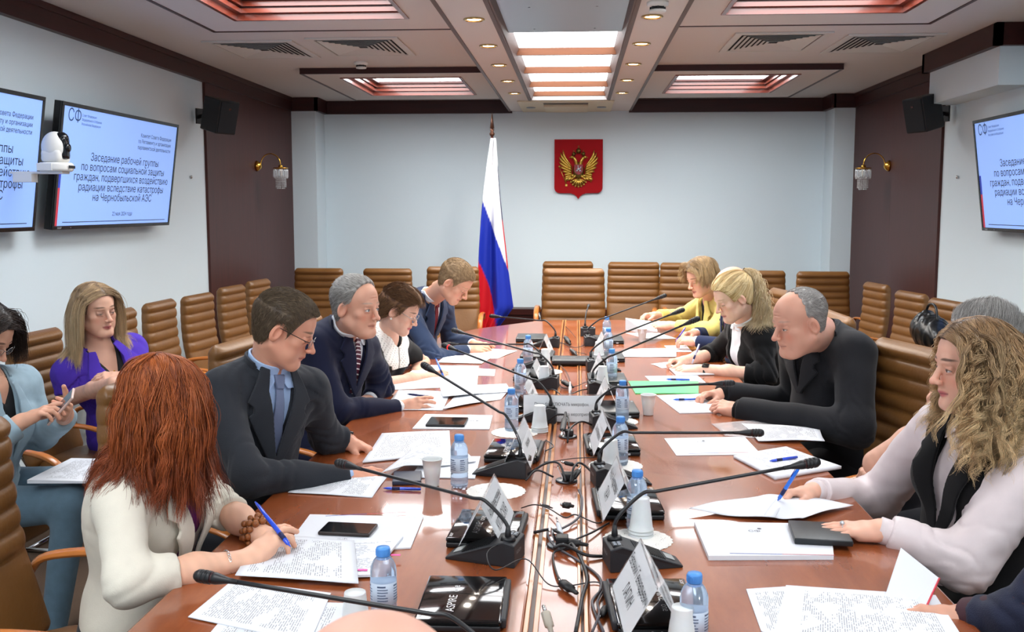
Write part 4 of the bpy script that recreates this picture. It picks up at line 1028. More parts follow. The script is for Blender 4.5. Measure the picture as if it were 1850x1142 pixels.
    def sleeve(s, a, r=(.068, .056, .043), end=0.0, upto=1.0):
        """upto 1: ends at the wrist (minus end); <1: fraction of the forearm; 'short': above elbow"""
        G = Sh(); b = s.bulk**.6; G.add(rc(a['sh'], a['e'], r[0]*b, r[1]*b)); v = a['w']-a['e']
        if upto == 'short':
            v2 = a['e']-a['sh']; ce = a['sh']+v2*.72; G = Sh(); G.add(rc(a['sh'], ce+nrm(v2)*.06, r[0]*b, r[1]*b*1.12)); G.cut(plane(ce, v2)); return G
        w = a['e']+v*upto-nrm(v)*end; F_ = Sh(); rr = r[1]+(r[2]-r[1])*upto; F_.add(rc(a['e'], w+nrm(v)*.05, r[1]*b, rr*b*.98)); F_.cut(plane(w, v), .004); G.add(F_, .03); a['cuff'] = w; a['cuffr'] = rr*b; return G
    def foldset(s, extra=()):
        cs = list(extra)
        for a in s.arms:
            cs.append((a['e'], .13, nrm(a['w']-a['sh']))); cs.append(((a['sh']+s.tp(0, 0, -.15))/2,   .12, s.U+s.S*(.6 if a['right'] else -.6)))
        return cs
    def jacket(s, m, off=.012, vdepth=.30, vw=.062, lapel=True, upto=1.0, end=.012, r=(.061, .054, .042), h=.0065, name='jacket', fold=.009, lap_m=None, hem=-.12, lapw=.058, amp_freq=112, buttons=None, collar=True, openb=0):
        T = s.torso(off); J = Sh(); J.add(T)
        for a in s.arms: J.add(s.sleeve(a, r, end, upto), .05)
        if fold: J.warp(folds(s.foldset([(s.tp(0, .1, -s.H*.75), .10, s.U)]), fold, amp_freq, s.seed))
        V2 = poly2([(-vw, .10), (vw, .10), (vw*.9, -.03), (openb+.004, -vdepth), (openb*1.6+.004, -s.H-.3), (-openb*1.6-.004, -s.H-.3), (-openb-.004, -vdepth), (-vw*.9, -.03)] if openb else [(-vw, .10), (vw, .10), (vw*.9, -.03), (.003, -vdepth), (-.003, -vdepth), (-vw*.9, -.03)])
        def vcut(P):
            a, b, c = s.tc(P); return np.maximum(np.maximum(V2(a, c), -(b+.0)), b-.160*max(1, s.bulk))
        J.sub(vcut, .004); J.sub(rc(s.W(0, -.022, -.055), s.N, .062*s.hs, .062*s.hs), .006)
        hemz = s.hip[2]+hem; J.cut(lambda P: hemz-P[:, 2], .004)
        pts = [s.hip-A_(0, 0, .1), s.N, s.sl, s.sr]+[q for a in s.arms for q in ([a['e'], a['w']] if upto != 'short' else [a['e']])]
        lo, hi = bound(pts, .15*s.bulk+off); s.jo = sculpt(name, J, lo, hi, h, m, s.t, s.org, sm=2); s.J = J
        if lapel:
            lm = lap_m or m; dz = -vdepth; lw = lapw
            up = poly2([(vw*.62, .02), (vw*1.02, .025), (vw+lw*.75, -.055), (vw+lw*.98, -.085), (vw+lw*.62, -.10), (vw+lw*.60, -.118), (vw+lw*.85, -.135), (.012+lw*.35, dz+.03), (.0, dz-.012), (-.006, dz+.008), (vw*.80, -.045)])
            def lap(P):
                a, b, c = s.tc(P); sh_ = np.abs(T(P)-off-.004)-.0042; return np.maximum(np.maximum(sh_, up(np.abs(a), c)), -(b-.0))
            cu = Sh(); cu.add(lap, 0)
            ngt = np.asarray(s.W(0, -.022, -.055)); nk = rc(ngt, s.N, .060*s.hs, .064*s.hs)
            if collar:
                def col_(P):
                    a, b, c = s.tc(P); return np.maximum(np.maximum(np.abs(nk(P)-.0135)-.0045, np.abs(c-.008+.25*np.maximum(b, 0))-.034), b-.045)
                cu.add(col_, .012)
            lo, hi = bound([s.tp(-.2, .2, .08), s.tp(.2, -.12, -vdepth-.03), s.tp(.2, .2, .08), s.tp(-.2, -.12, -vdepth)], .02)
            sculpt('lapel', cu, lo, hi, .0025, lm, s.t, s.org, sm=1)
        return s
    def shirt(s, m, off=.003, sleeves=True, upto=1.0, end=.0, r=(.058, .048, .036), h=.006, collar=True, name='shirt', fold=.002, vneck=None, ch=.036, cuff=0):
        T = s.torso(off); J = Sh(); J.add(T)
        if sleeves:
            for a in s.arms: J.add(s.sleeve(a, r, end, upto), .04)
        if fold: J.warp(folds(s.foldset(), fold, 80, s.seed+9))
        nk = rc(s.W(0, -.022, -.055), s.N, .056*s.hs, .060*s.hs)
        if collar:
            def c2(P):
                a, b, c = s.tc(P); slope = .020-.35*np.maximum(b, 0); return np.maximum(np.maximum(np.abs(nk(P)-.007)-.0035, np.abs(c-slope)-ch), .006-np.abs(a)+1e3*(b < 0)*0-(b < 0)*.1)
            CS = Sh(); CS.add(c2)
            pt_ = poly2([(.004, .012), (.045, .035), (.066, -.028), (.050, -.062), (.020, -.030)])
            def c3(P):
                a, b, c = s.tc(P); return np.maximum(np.maximum(np.abs(T(P)-.0085)-.0038, pt_(np.abs(a), c)), .025-b)
            CS.add(c3, .003); lo, hi = bound([s.tp(-.09, .14, .08), s.tp(.09, -.09, -.07), s.tp(.09, .14, .08), s.tp(-.09, -.09, -.07)], .01); sculpt('collar', CS, lo, hi, .0026, m, s.t, s.org, sm=1)
        if vneck:
            V2 = poly2([(-vneck[0], .12), (vneck[0], .12), (vneck[0], .0), (.0, -vneck[1]), (-vneck[0], .0)])
            J.sub(lambda P: np.maximum(np.maximum(V2(*[s.tc(P)[i] for i in (0, 2)]), -(s.tc(P)[1]+.0)), s.tc(P)[1]-.160*max(1, s.bulk)), .004)
        J.sub(rc(s.W(0, -.022, -.055), s.N-s.U*.0, .0565*s.hs, .0565*s.hs), .002) if not collar else None
        pts = [s.hip, s.N, s.sl, s.sr, s.tp(0, 0, .06)]+[q for a in s.arms for q in ([a['e'], a['w']] if sleeves and upto != 'short' else [a['sh']])]
        lo, hi = bound(pts, .14*s.bulk+off); s.so = sculpt(name, J, lo, hi, h, m, s.t, s.org, sm=1); return s
    def tie(s, m, L=.36, w=.036, off=.011):
        T = s.torso(0.0); pl = poly2([(-.013, -.035), (.013, -.035), (w, -L), (0, -L-.04), (-w, -L)]); kn = poly2([(-.021, .0), (.021, .0), (.013, -.042), (-.013, -.042)])
        def f(P):
            a, b, c = s.tc(P); x = np.maximum(np.abs(T(P)-off)-.004, pl(a, c)); y = np.maximum(np.abs(T(P)-off-.004)-.007, kn(a, c)); return np.maximum(smin(x, y, .004), -b)
        lo, hi = bound([s.tp(-.06, .0, .02), s.tp(.06, .22, -L-.05), s.tp(-.06, .22, .02), s.tp(.06, .0, -L)], .01); sculpt('tie', f, lo, hi, .003, m, s.t, s.org, sm=1); return s
    def trousers(s, m, knees=None, h=.012, name='trousers', feet=None, shoe='#15120f'):
        fw = A_(s.F[0], s.F[1], 0); fw = nrm(fw); J = Sh(); G = Sh()
        for i, k in enumerate((-1, 1)):
            hp = s.hip+s.S*k*.085+A_(0, 0, -.02); kn = A_(*knees[i]) if knees else A_(*(hp+fw*.42)); kn = kn if knees else A_(kn[0], kn[1], .50)
            an = A_(*feet[i]) if feet else A_(kn[0]-fw[0]*.02, kn[1]-fw[1]*.02, .09)
            J.add(rc(hp, kn, .088*s.bulk, .065), .05); J.add(rc(kn, an, .064, .045), .03); ft = an-A_(0, 0, .045); G.add(rc(ft-fw*.03, ft+fw*.15, .038, .032), .0)
        J.add(el(s.hip-A_(0, 0, .02), A_(.175*s.bulk, .14*s.bulk, .11), s.TR), .06)
        kk = [A_(*v) for v in knees] if knees else [s.hip+fw*.5]
        lo, hi = bound([s.hip, s.hip+fw*.45, A_(s.hip[0], s.hip[1], .05), A_(*(s.hip+fw*.5)[:2], .05)]+kk+([A_(*v) for v in feet] if feet else []), .16*s.bulk); sculpt(name, J, lo, hi, h, m, s.t, s.org, sm=2)
        G.cut(lambda P: .004-P[:, 2]); lo2 = lo.copy(); hi2 = hi.copy(); lo2[2] = -.01; hi2[2] = .14; hi2[:2] += .08; lo2[:2] -= .08; sculpt('shoes', G, lo2, hi2, .008, mat('shoe leather', shoe, rough=.35), s.t, s.org, sm=1); return s
    def glasses(s, m, full=True, lens=True, rim=.0011, w=.0215, hgt=.0145, temple=None):
        b = MB(); ctr = []
        for k in (-1, 1):
            ring_ = [s.W(k*.0325+w*cos(a)*(1 if 1 else 1), .1035-.004*abs(cos(a))*(1 if k*cos(a) > 0 else -.2), -.004+hgt*math.copysign(abs(sin(a))**.8, sin(a)))-s.org for a in np.linspace(0, 2*pi, 29)]
            b.tube(ring_, rim, 6, caps=False); ctr.append(ring_)
        b.tube([s.W(-.011, .104, .0)-s.org, s.W(0, .108, .003)-s.org, s.W(.011, .104, .0)-s.org], rim*1.2, 6)
        g = b.build('glasses', m, s.t)
        b = MB()
        for k in (-1, 1): b.tube([s.W(k*.0545, .100, .003)-s.org, s.W(k*.069, .088, .004)-s.org, s.W(k*.0795, .02, .010)-s.org, s.W(k*.080, -.004, .012)-s.org, s.W(k*.078, -.022, -.01)-s.org], rim*1.3, 6)
        b.build('temple_arms', temple or m, g)
        if lens:
            b = MB()
            for r_ in ctr: b._add(r_[:-1], [tuple(range(len(r_)-1))])
            b.build('lenses', mat('spectacle lens', '#dfe8ee', rough=.05, alpha=.12), g)
        return s
    def cuffs(s, m, w=.022, only=None, rad=.034):
        for a in s.arms:
            b = MB()
            if only is not None and a['right'] != only: continue
            d = nrm(a['w']-a['e']); c = a['cuff']-s.org; rr = max(rad, a['cuffr']*.80)
            b.tube([c-d*.02, c+d*w*.3, c+d*w], [rr, rr, rr*.97], 18); b.build('shirt_cuff', m, s.t)
        return s
    def wristband(s, a, name, m, at=.05, w=.02, rad=.031, label=None, watch=False, parent=None):
        d = nrm(a['w']-a['e']); c = a['w']-d*at-s.org; b = MB(); n = nrm(a['n']-(a['n']@d)*d); l = np.cross(d, n)
        def fn(u, v): an = 2*pi*u; return c+d*(v-.5)*w+(n*cos(an)*rad*.86+l*sin(an)*rad)
        def fo(u, v): an = 2*pi*u; return c+d*(v-.5)*w+(n*cos(an)*rad*.86+l*sin(an)*rad)*1.07
        b.grid(fn, 24, 2, close_u=True); b.grid(fo, 24, 2, close_u=True); o = b.build(name, m, s.t, recalc=False)
        if watch:
            b = MB(); b.M = frame(c+n*rad*.9, l, d, n); b.box(-.017, -.019, -.002, .017, .019, .009, bev=.004); b.build('watch_face', mat('watch glass', '#0c0d10', rough=.12), o)
        return s

px = ony
def part_cap(p, hl='low', thick=.008, col='#6a3a20', h=.004):
    """scalp coloured patch under long hair"""
    base = cran(p.hc, p.R, p.hs, thick); hv = HL[hl]
    def f(P):
        q = ((P-p.hc)@p.R.T)/p.hs; return smax(base(P), (np.interp(q[:, 1], HL_Y, hv)-q[:, 2])*.8, .008)
    V, Q = snet(f, p.hc-.16*p.hs, p.hc+.17*p.hs, h); return V, Q, base
def long_hair(p, length=.40, n=6000, G=260, K=30, hl='low', thick=.008, cols=('#5a2a16', '#8a4220'), tip=None, rad=.0008, wave=(.0, .05), clump=.75, lenvar=.15, grav=1.0, dirf=None, sway=.02, stiff=.72, seed=1, extra=None, rootsel=None, col_f=None, name='hair', coll=None, away=.25, clumpr=.012, shape=None, clear=.066, part=0.0, level=1, side=.9, outw=.35):
    rg = np.random.default_rng(seed); V, Q, base = part_cap(p, hl, thick); c0, c1 = A_(*lin(cols[0])), A_(*lin(cols[1])); ct = A_(*lin(tip)) if tip else c1
    q = ((V-p.hc)@p.R.T)/p.hs; sel = np.ones(len(V), bool) if rootsel is None else rootsel(q); sel &= np.abs(base(V)) < .004; idx = np.where(sel)[0]
    T = coll if coll is not None else p.torso(.020)
    cr = cran(p.hc, p.R, p.hs, thick-.001); col_ = lambda P: np.minimum(cr(P), T(P))
    gi = rg.choice(idx, G); P0 = V[gi]; e = .004; g = np.stack([base(P0+v)-base(P0-v) for v in np.eye(3)*e], 1); g /= np.linalg.norm(g, axis=1, keepdims=True)
    ql = q[gi]; sg = np.sign(ql[:, 0]-part)[:, None]; dw = g*outw+A_(0, 0, -.35)+sg*p.R[0]*side-p.R[1]*.5*(ql[:, 1:2] > .03); D0 = dw/np.linalg.norm(dw, axis=1, keepdims=True)
    ln = np.maximum(.05, length+(ql[:, 2]-.10)*.75*level)*(1+lenvar*np.clip(rg.normal(size=G), -1.5, 1)*.5)
    if shape is not None: ln = ln*shape(ql)
    def fld(P, D, i):
        if dirf: return dirf(P, D, i)
        ql_ = ((P-p.hc)@p.R.T)/p.hs; inf = (ql_[:, 1] > .025)&(ql_[:, 2] > -.16)&(np.abs(ql_[:, 0]) < clear+.012)
        out = A_(0, 0, -grav)+away*np.exp(-i/6)*((P-p.hc)*A_(1, 1, 0))/(.1)
        return out+np.where(inf, 1.0, 0)[:, None]*(sg*p.R[0]*1.6-p.R[1]*.5)*(1 if clear else 0)
    rnd = rg.normal(size=(G, 3))*sway
    Pg = grow(P0, D0, K, ln/(K-1), lambda P, D, i: fld(P, D, i)+rnd*8*sin(i*.35)+rnd*4, col_, .003, stiff)
    if clear:
        ql_ = ((Pg-p.hc)@p.R.T)/p.hs; inf = np.clip((ql_[..., 1]-.02)/.02, 0, 1)*np.clip((.075-ql_[..., 2])/.03, 0, 1)*np.clip((ql_[..., 2]+.20)/.06, 0, 1)*p.hs
        need = np.maximum(0, clear-sg*ql_[..., 0])*inf; need = np.where(need > 0, need, 0); Pg = Pg+(sg[..., None]*need[..., None])*p.R[0]
    # strands
    si = rg.choice(idx, n); R0 = V[si]; d2 = ((R0[:, None, :]-P0[None])**2).sum(2); ng = d2.argmin(1)
    off = R0-P0[ng]; t = np.linspace(0, 1, K)[None, :, None]; spread = rg.normal(size=(n, 3))*clumpr
    Pt = Pg[ng]+off[:, None]*(1-clump*np.minimum(1, t*2.0))+spread[:, None]*np.minimum(1, t*2.5)*(1-.35*t)
    Ls = np.linspace(.75, 1.0, 64)[rg.integers(0, 64, n)]
    # shorten some strands by resampling
    ti = np.linspace(0, 1, K)[None]*Ls[:, None]*(K-1); i0 = np.minimum(ti.astype(int), K-2); fr = (ti-i0)[..., None]; ar = np.arange(n)[:, None]; Pt = Pt[ar, i0]*(1-fr)+Pt[ar, i0+1]*fr
    if wave[0]:
        ph = rg.random(G)[ng]*6.28+rg.normal(size=n)*.35; wl = wave[1]*(1+.25*rg.normal(size=G))[ng]; am = wave[0]*(1+.4*rg.normal(size=G))[ng]
        s_ = np.linspace(0, 1, K)[None]*(ln[ng]*Ls)[:, None]; th = s_/wl[:, None]*6.28+ph[:, None]; env = np.clip(s_/.16, 0, 1)**1.3*am[:, None]
        lat = A_(CR[0], CR[1], 0); Pt = Pt+env[..., None]*(np.cos(th)[..., None]*p.R[0]+np.sin(th)[..., None]*(.75*p.R[1])+.25*np.sin(th*2)[..., None]*p.R[2])
    dd = cr(Pt.reshape(-1, 3)).reshape(n, K); push = np.clip(.002-dd, 0, .03); ctr = Pt-p.hc; Pt = Pt+ctr/np.linalg.norm(ctr, axis=2, keepdims=True)*push[..., None]
    gr = rg.random(G)[ng][:, None]; cc = c0+(c1-c0)*np.clip(gr*.7+rg.random((n, 1))*.5, 0, 1); tt = np.linspace(0, 1, K)[None, :, None]
    cc = cc[:, None]*(1-tt)+(ct*(cc.mean(1)/ (A_(*((c0+c1)/2)).mean()))[:, None])[:, None]*tt if tip else np.repeat(cc[:, None], K, 1)
    if col_f is not None: cc = col_f(cc, Pt)
    rr = rad*(1-np.linspace(0, 1, K)**3*.75); m = mat_attr('long hair', rough=.42, spec=.45)
    o = strands_mesh(name, Pt, rr, cc, m, p.t, p.org); sc_ = mesh_from('scalp_hair', V-p.org, Q, m, o, colr=np.tile(c0*.8, (len(V), 1)))
    return o
M_wshirt = mat('white shirt', '#e6e9ee', rough=.8, bump=.12, bscale=500)
CB1 = lambda q: np.stack([.15*np.sign(q[:, 0]), np.where((q[:, 1] > .02) & (q[:, 2] > .0), -.5, np.where(q[:, 2] > .06, .8, -.25)), np.where((q[:, 1] > .02) & (q[:, 2] > .0), .55, np.where(q[:, 2] > .06, .25, -1))], 1)
# ---- man in the dark suit with glasses ----
p = Person('man in a charcoal suit, light blue shirt and glasses reading papers at the table', (-1.17, 3.30, .56), px(484, 664, 3.27), -42, bulk=1.08, seed=3, hw=.185, drop=.085)
p.head(px(513, 594, 3.22), 6, 25, 0, 1.01, h=.0019, skin='#d69a80', hairc='#4a3f33', brow='#5c4938', open=.12, lip='#b8665c', nose=1.15)
a1 = p.arm(True, px(450, 862, 2.98), px(625, 862, 3.22), (1, .32, .0), (-.1, -.55, .8), curl=(.35, .45, .3), thumb=(.35, .1), spread=.03)
a2 = p.arm(False, px(590, 790, 3.55), px(628, 797, 3.60), (.9, -.15, -.28), (.2, .2, .95), curls=[(.9, .9, .6), (.7, .9, .6), (.6, .8, .5), (.5, .8, .5)], thumb=(.5, .2))
M_char = cloth('charcoal suit cloth', '#2b2e34'); M_lb = mat('light blue shirt', '#aac4ea', rough=.8, bump=.15, bscale=500)
p.body(); p.jacket(M_char, vdepth=.30); p.shirt(M_lb, sleeves=False); p.tie(mat('grey blue tie', '#6b7694', rough=.6, bump=.5, bscale=900))
p.cuffs(M_lb, only=True); p.trousers(M_char)
p.wristband(a2, 'watch_strap', mat('black strap', '#101113', rough=.4), at=.01, w=.024, rad=.033, watch=True)
short_hair(p.t, p.hc, p.R, p.hs, p.org, 'full', .012, ('#46392c', '#7c6a54'), n=9000, length=.016, comb=CB1, lift=.55)
p.glasses(mat('thin metal rim', '#9a9a98', rough=.2, metal=1), temple=mat('black temple', '#111111', rough=.3)); P2 = p
# ---- grey-haired man speaking ----
p = Person('grey-haired man in a navy suit and striped tie speaking with a pen in his hand', (-1.17, 4.30, .56), px(622, 592, 4.36), -28, bulk=1.1, seed=5, hw=.185, drop=.085)
p.head(px(643, 554, 4.22), -26, 6, 0, 1.06, h=.0022, skin='#dba58c', brow='#a08f80', browa=.6, open=.75, lip='#c07a68', nose=1.15, age=1, look=.4, eye='#4a5560')
p.arm(True, px(610, 742, 4.12), px(722, 738, 4.36), (1, .12, .22), (0, -.75, .6), curls=[(.25, .3, .2), (.3, .4, .2), (.5, .5, .3), (.7, .7, .4)], thumb=(.25, .1), spread=.1)
p.arm(False, px(690, 700, 4.7), px(668, 722, 4.56), (-.6, -.7, -.1), (.1, 0, 1), curl=(.5, .5, .4))
M_navy = cloth('navy suit cloth', '#171b33'); p.body(); p.jacket(M_navy, vdepth=.27); p.shirt(M_wshirt, sleeves=False)
def stripes(name, c1, c2, freq, ang=35):
    m = mat(name, c1, rough=.55, bump=.1, bscale=600)
    nt = NT(m); tc = nt.new('ShaderNodeTexCoord'); mp = nt.new('ShaderNodeMapping'); mp.inputs['Rotation'].default_value = (R_(ang), R_(ang), 0); wv = nt.new('ShaderNodeTexWave', wave_type='BANDS', bands_direction='Z'); wv.inputs['Scale'].default_value = freq
    rp = nt.new('ShaderNodeValToRGB'); rp.color_ramp.interpolation = 'CONSTANT'; rp.color_ramp.elements[0].color = (*lin(c1), 1); rp.color_ramp.elements[1].color = (*lin(c2), 1); rp.color_ramp.elements[1].position = .86
    nt.link(tc.outputs['Object'], mp.inputs[0]); nt.link(mp.outputs[0], wv.inputs[0]); nt.link(wv.outputs['Fac'], rp.inputs[0]); nt.link(rp.outputs[0], nt.b.inputs['Base Color']); return m
p.tie(stripes('burgundy striped tie', '#4a1028', '#e6dfe0', 22)); p.cuffs(M_wshirt); p.trousers(M_navy)
CB3 = lambda q: np.stack([0*q[:, 0], np.full(len(q), -.8), np.where(q[:, 2] > .08, .2, -.5)], 1)
short_hair(p.t, p.hc, p.R, p.hs, p.org, 'thin', .010, ('#77736e', '#cfccc6'), n=7000, length=.03, comb=CB3, lift=.3)
P3 = p
# ---- woman with the lace collar ----
p = Person('woman with short brown hair, glasses and a white lace collar writing', (-1.14, 5.25, .54), px(698, 600, 5.24), -22, bulk=.95, fem=1, seed=6, hw=.165, drop=.075)
p.head(px(722, 560, 5.12), -8, 26, 0, .98, h=.0024, skin='#e0b098', brow='#5a4030', open=.12, lip='#c0505c', lips=.85, nose=1.0, neckr=.050, cheek=1)
p.arm(True, px(700, 695, 4.98), px(775, 682, 5.22), (1, .25, .15), (-.2, -.75, .7), curls=[(.7, .8, .4), (.8, .9, .5), (.9, .9, .5), (.9, .9, .5)], thumb=(.5, .3), sc=.9)
p.arm(False, px(765, 655, 5.65), px(752, 672, 5.45), (.5, -.75, -.1), (0, 0, 1), curl=(.5, .5, .4), sc=.9)
M_blk = cloth('black dress cloth', '#101113'); p.body(); p.shirt(M_blk, off=.008, sleeves=True, upto='short', collar=False, name='dress', vneck=(.05, .08), r=(.056, .052, .04)); p.trousers(M_blk)
T = p.torso(.008)
def lace(P):
    a, b, c = p.tc(P); r = np.sqrt(a*a+(c-.03)**2*.62); ang = np.arctan2(a, -(c-.03)); edge = .160+.018*np.abs(np.sin(ang*7))-.03*(np.abs(ang) > 1.7)
    d = np.maximum(np.abs(T(P)-.006)-.0042, r-edge); d = np.maximum(d, .052+.0*ang-np.sqrt(a*a+(c-.02)**2*.5)); d = np.maximum(d, .006-np.abs(a)+np.clip(-c-.09, 0, 1)*0)
    hol = np.sin(a*420)*np.sin(c*390+a*160)+.5*np.sin(a*250+c*220); d = np.maximum(d, (hol-.70)*.003*(r > .065)); return np.maximum(d, -(b+.03))
lo, hi = bound([p.tp(-.2, .18, .1), p.tp(.2, -.1, -.2), p.tp(.2, .18, .1), p.tp(-.2, -.1, -.2)], .01)
sculpt('lace_collar', lace, lo, hi, .0022, mat('white lace', '#eeece6', rough=.8, bump=.4, bscale=350), p.t, p.org, sm=0)
CB4 = lambda q: np.stack([.3*np.sign(q[:, 0]), np.where(q[:, 2] > .05, .5, -.5), np.where(q[:, 2] > .05, .3, -.6)], 1)
short_hair(p.t, p.hc, p.R, p.hs, p.org, 'full', .020, ('#4a3020', '#916a46'), n=7000, length=.045, comb=CB4, lift=.5, lumps=.003)
p.glasses(mat('thin metal rim', '#9a9a98'), w=.022, hgt=.017, lens=True)
b = MB()
for k in (-1, 1): b.sphere(p.W(k*.079, -.002, -.045)-p.org, .006, 10, 6)
b.build('pearl_earring', mat('pearl', '#f3ede2', rough=.15), p.t); P4 = p
# ---- man in the blue suit at the far left ----
p = Person('fair-haired man in a blue suit and dark red tie bending over his papers', (-1.12, 6.35, .56), px(776, 534, 6.25), -28, bulk=1.08, seed=8, hw=.185, drop=.085, back=.035)
p.head(px(822, 508, 6.0), -14, 42, -4, 1.04, h=.0026, skin='#d9a388', brow='#a5825c', browa=.5, open=.1, lip='#b86a5e', nose=1.1)
p.arm(True, px(785, 652, 5.9), px(845, 632, 6.12), (1, .15, .1), (-.1, -.6, .8), curl=(.35, .5, .4), thumb=(.3, .1))
p.arm(False, px(815, 615, 6.5), px(855, 622, 6.35), (.95, -.25, .05), (0, .2, 1), curls=[(.15, .2, .1), (.4, .6, .4), (.6, .8, .4), (.7, .8, .4)], thumb=(.3, .1))
M_blue = cloth('steel blue suit cloth', '#2c3a55'); p.body(); p.jacket(M_blue, vdepth=.28); p.shirt(M_wshirt, sleeves=False); p.tie(mat('dark red tie', '#6a1420', rough=.6, bump=.5, bscale=900)); p.trousers(M_blue)
p.cuffs(M_wshirt, w=.01)
short_hair(p.t, p.hc, p.R, p.hs, p.org, 'full', .012, ('#7a6248', '#b09672'), n=5000, length=.018, comb=CB1, lift=.5); P5 = p
# ---- red-haired woman in the foreground ----
p = Person('woman with long red hair in a cream blazer holding a blue pen in the foreground', (-1.20, 2.56, .54), px(283, 835, 2.50), -2, bulk=.98, fem=1, seed=11, hw=.175, drop=.06, back=.03)
p.head(px(290, 728, 2.46), 34, 26, 0, .98, h=.0026, skin='#e2b196', brow='#6a4028', open=.3, lip='#b8605c', neckr=.050)
a1 = p.arm(True, px(232, 1052, 2.20), px(448, 1012, 2.385), (.62, .62, .50), (-.35, -.45, .82), curls=[(.15, .45, .3), (.25, .5, .3), (.55, .7, .4), (.75, .8, .4)], thumb=(.5, .2), sc=.95, h=.0018, fr=(.024, .036), spread=.12)
a2 = p.arm(False, px(385, 905, 2.72), px(474, 968, 2.55), (.92, -.30, -.10), (.1, -.1, .95), curls=[(.5, .6, .4), (.7, .8, .4), (.8, .8, .4), (.8, .8, .4)], thumb=(.4, .1), sc=.93, h=.0018)
M_cream = cloth('cream blazer cloth', '#d9d3c4', bump=.15); p.body(bare=1); p.jacket(M_cream, vdepth=.42, vw=.07, upto=.40, end=0, r=(.056, .054, .050), h=.006, fold=.007, lapw=.05, hem=-.22, openb=.05)
p.shirt(mat('plum blouse', '#5e1c55', rough=.6, bump=.1), off=.004, sleeves=False, collar=False, vneck=(.05, .10), name='blouse'); p.trousers(cloth('dark trousers', '#23242a'))
long_hair(p, length=.345, n=10000, G=300, K=30, cols=('#6e2e14', '#c46e38'), tip='#7e3a1c', rad=.0009, wave=(.005, .10), lenvar=.3, sway=.02, clumpr=.009, hl='low', coll=p.torso(.016), away=.0, clear=.0, side=.15, outw=.12, stiff=.62)
b = MB(); d = nrm(a2['w']-a2['e']); rg_ = random.Random(3)
for k_ in range(3):
    for j in range(11):
        an = 2*pi*(j+k_*.4)/11; c_ = a2['w']-d*(.012+.016*k_)-p.org; n_ = nrm(np.cross(d, A_(0, 0, 1))); l_ = np.cross(d, n_); b.sphere(c_+(n_*cos(an)+l_*sin(an))*(.035+.004*rg_.random()), .0085+.002*rg_.random(), 10, 7)
b.build('wooden_bead_bracelet', wood('bead wood', '#6a3418', '#b5713c', rough=.3, scale=20), p.t)
b = MB(); d = nrm(a1['w']-a1['e']); n_ = nrm(np.cross(d, A_(0, 0, 1))); l_ = np.cross(d, n_)
for j in range(22):
    an = 2*pi*j/22; c_ = a1['w']-d*.055-p.org+(n_*cos(an)*.030+l_*sin(an)*.034); t_ = -n_*sin(an)+l_*cos(an); b.tube([c_+t_*.006*cos(x)+d*.003*sin(x) for x in np.linspace(0, 2*pi, 9)], .0009, 4, caps=False)
b.build('silver_chain_bracelet', M_chrome, p.t); P1 = p
# ---- woman in purple by the wall ----
p = Person('blond woman in a purple short-sleeved suit sitting by the left wall with folded arms', (-2.30, 4.86, .54), px(174, 628, 4.72), -38, bulk=1.02, fem=1, seed=13, hw=.175, drop=.07, back=0)
p.head(px(172, 560, 4.68), -30, 6, -4, 1.06, h=.0024, skin='#d8a890', brow='#5a4432', open=.2, lip='#b0505a', lips=.8, lid='#7a6058', neckr=.052, fat=.004, lash=.9)
p.arm(True, px(130, 718, 4.62), px(205, 692, 4.36), (.95, .4, -.05), (0, -.5, .8), curl=(.3, .4, .2), sc=.93)
p.arm(False, px(245, 705, 4.75), px(222, 682, 4.5), (-.8, -.3, .1), (0, -.4, .9), curl=(.4, .5, .3), sc=.93)
M_purp = cloth('purple suit cloth', '#4c33a8', bump=.1, sheen=.05); p.body(bare=1); p.jacket(M_purp, vdepth=.26, vw=.075, upto='short', r=(.064, .062, .05), lapw=.06, hem=-.05)
p.shirt(mat('black top', '#0f0f12', rough=.7), off=.003, sleeves=False, collar=False, vneck=(.06, .15), name='black_top'); p.trousers(M_purp, name='purple_trousers', h=.012)
long_hair(p, length=.36, n=6000, G=240, K=26, side=.4, clear=.060, cols=('#77604a', '#b89a74'), tip='#d2b68c', rad=.0009, lenvar=.12, sway=.004, clumpr=.007, hl='full', away=.0, outw=.1, coll=Sh().add(p.torso(.02)))
b = MB(); b.tube([p.tp(-.045, .045, .03)-p.org, p.tp(-.03, .088, -.05)-p.org, p.tp(0, .112, -.10)-p.org, p.tp(.03, .088, -.05)-p.org, p.tp(.045, .045, .03)-p.org], .0008, 5); b.sphere(p.tp(0, .116, -.105)-p.org, .005, 8, 6); b.build('gold_necklace', M_gold, p.t)
b = MB()
for k in (-1, 1): b.tube([p.W(k*.081, -.004+.008*cos(x), -.05+.009*sin(x))-p.org for x in np.linspace(0, 2*pi, 13)], .002, 5, caps=False)
b.build('gold_earring', M_gold, p.t); P12 = p
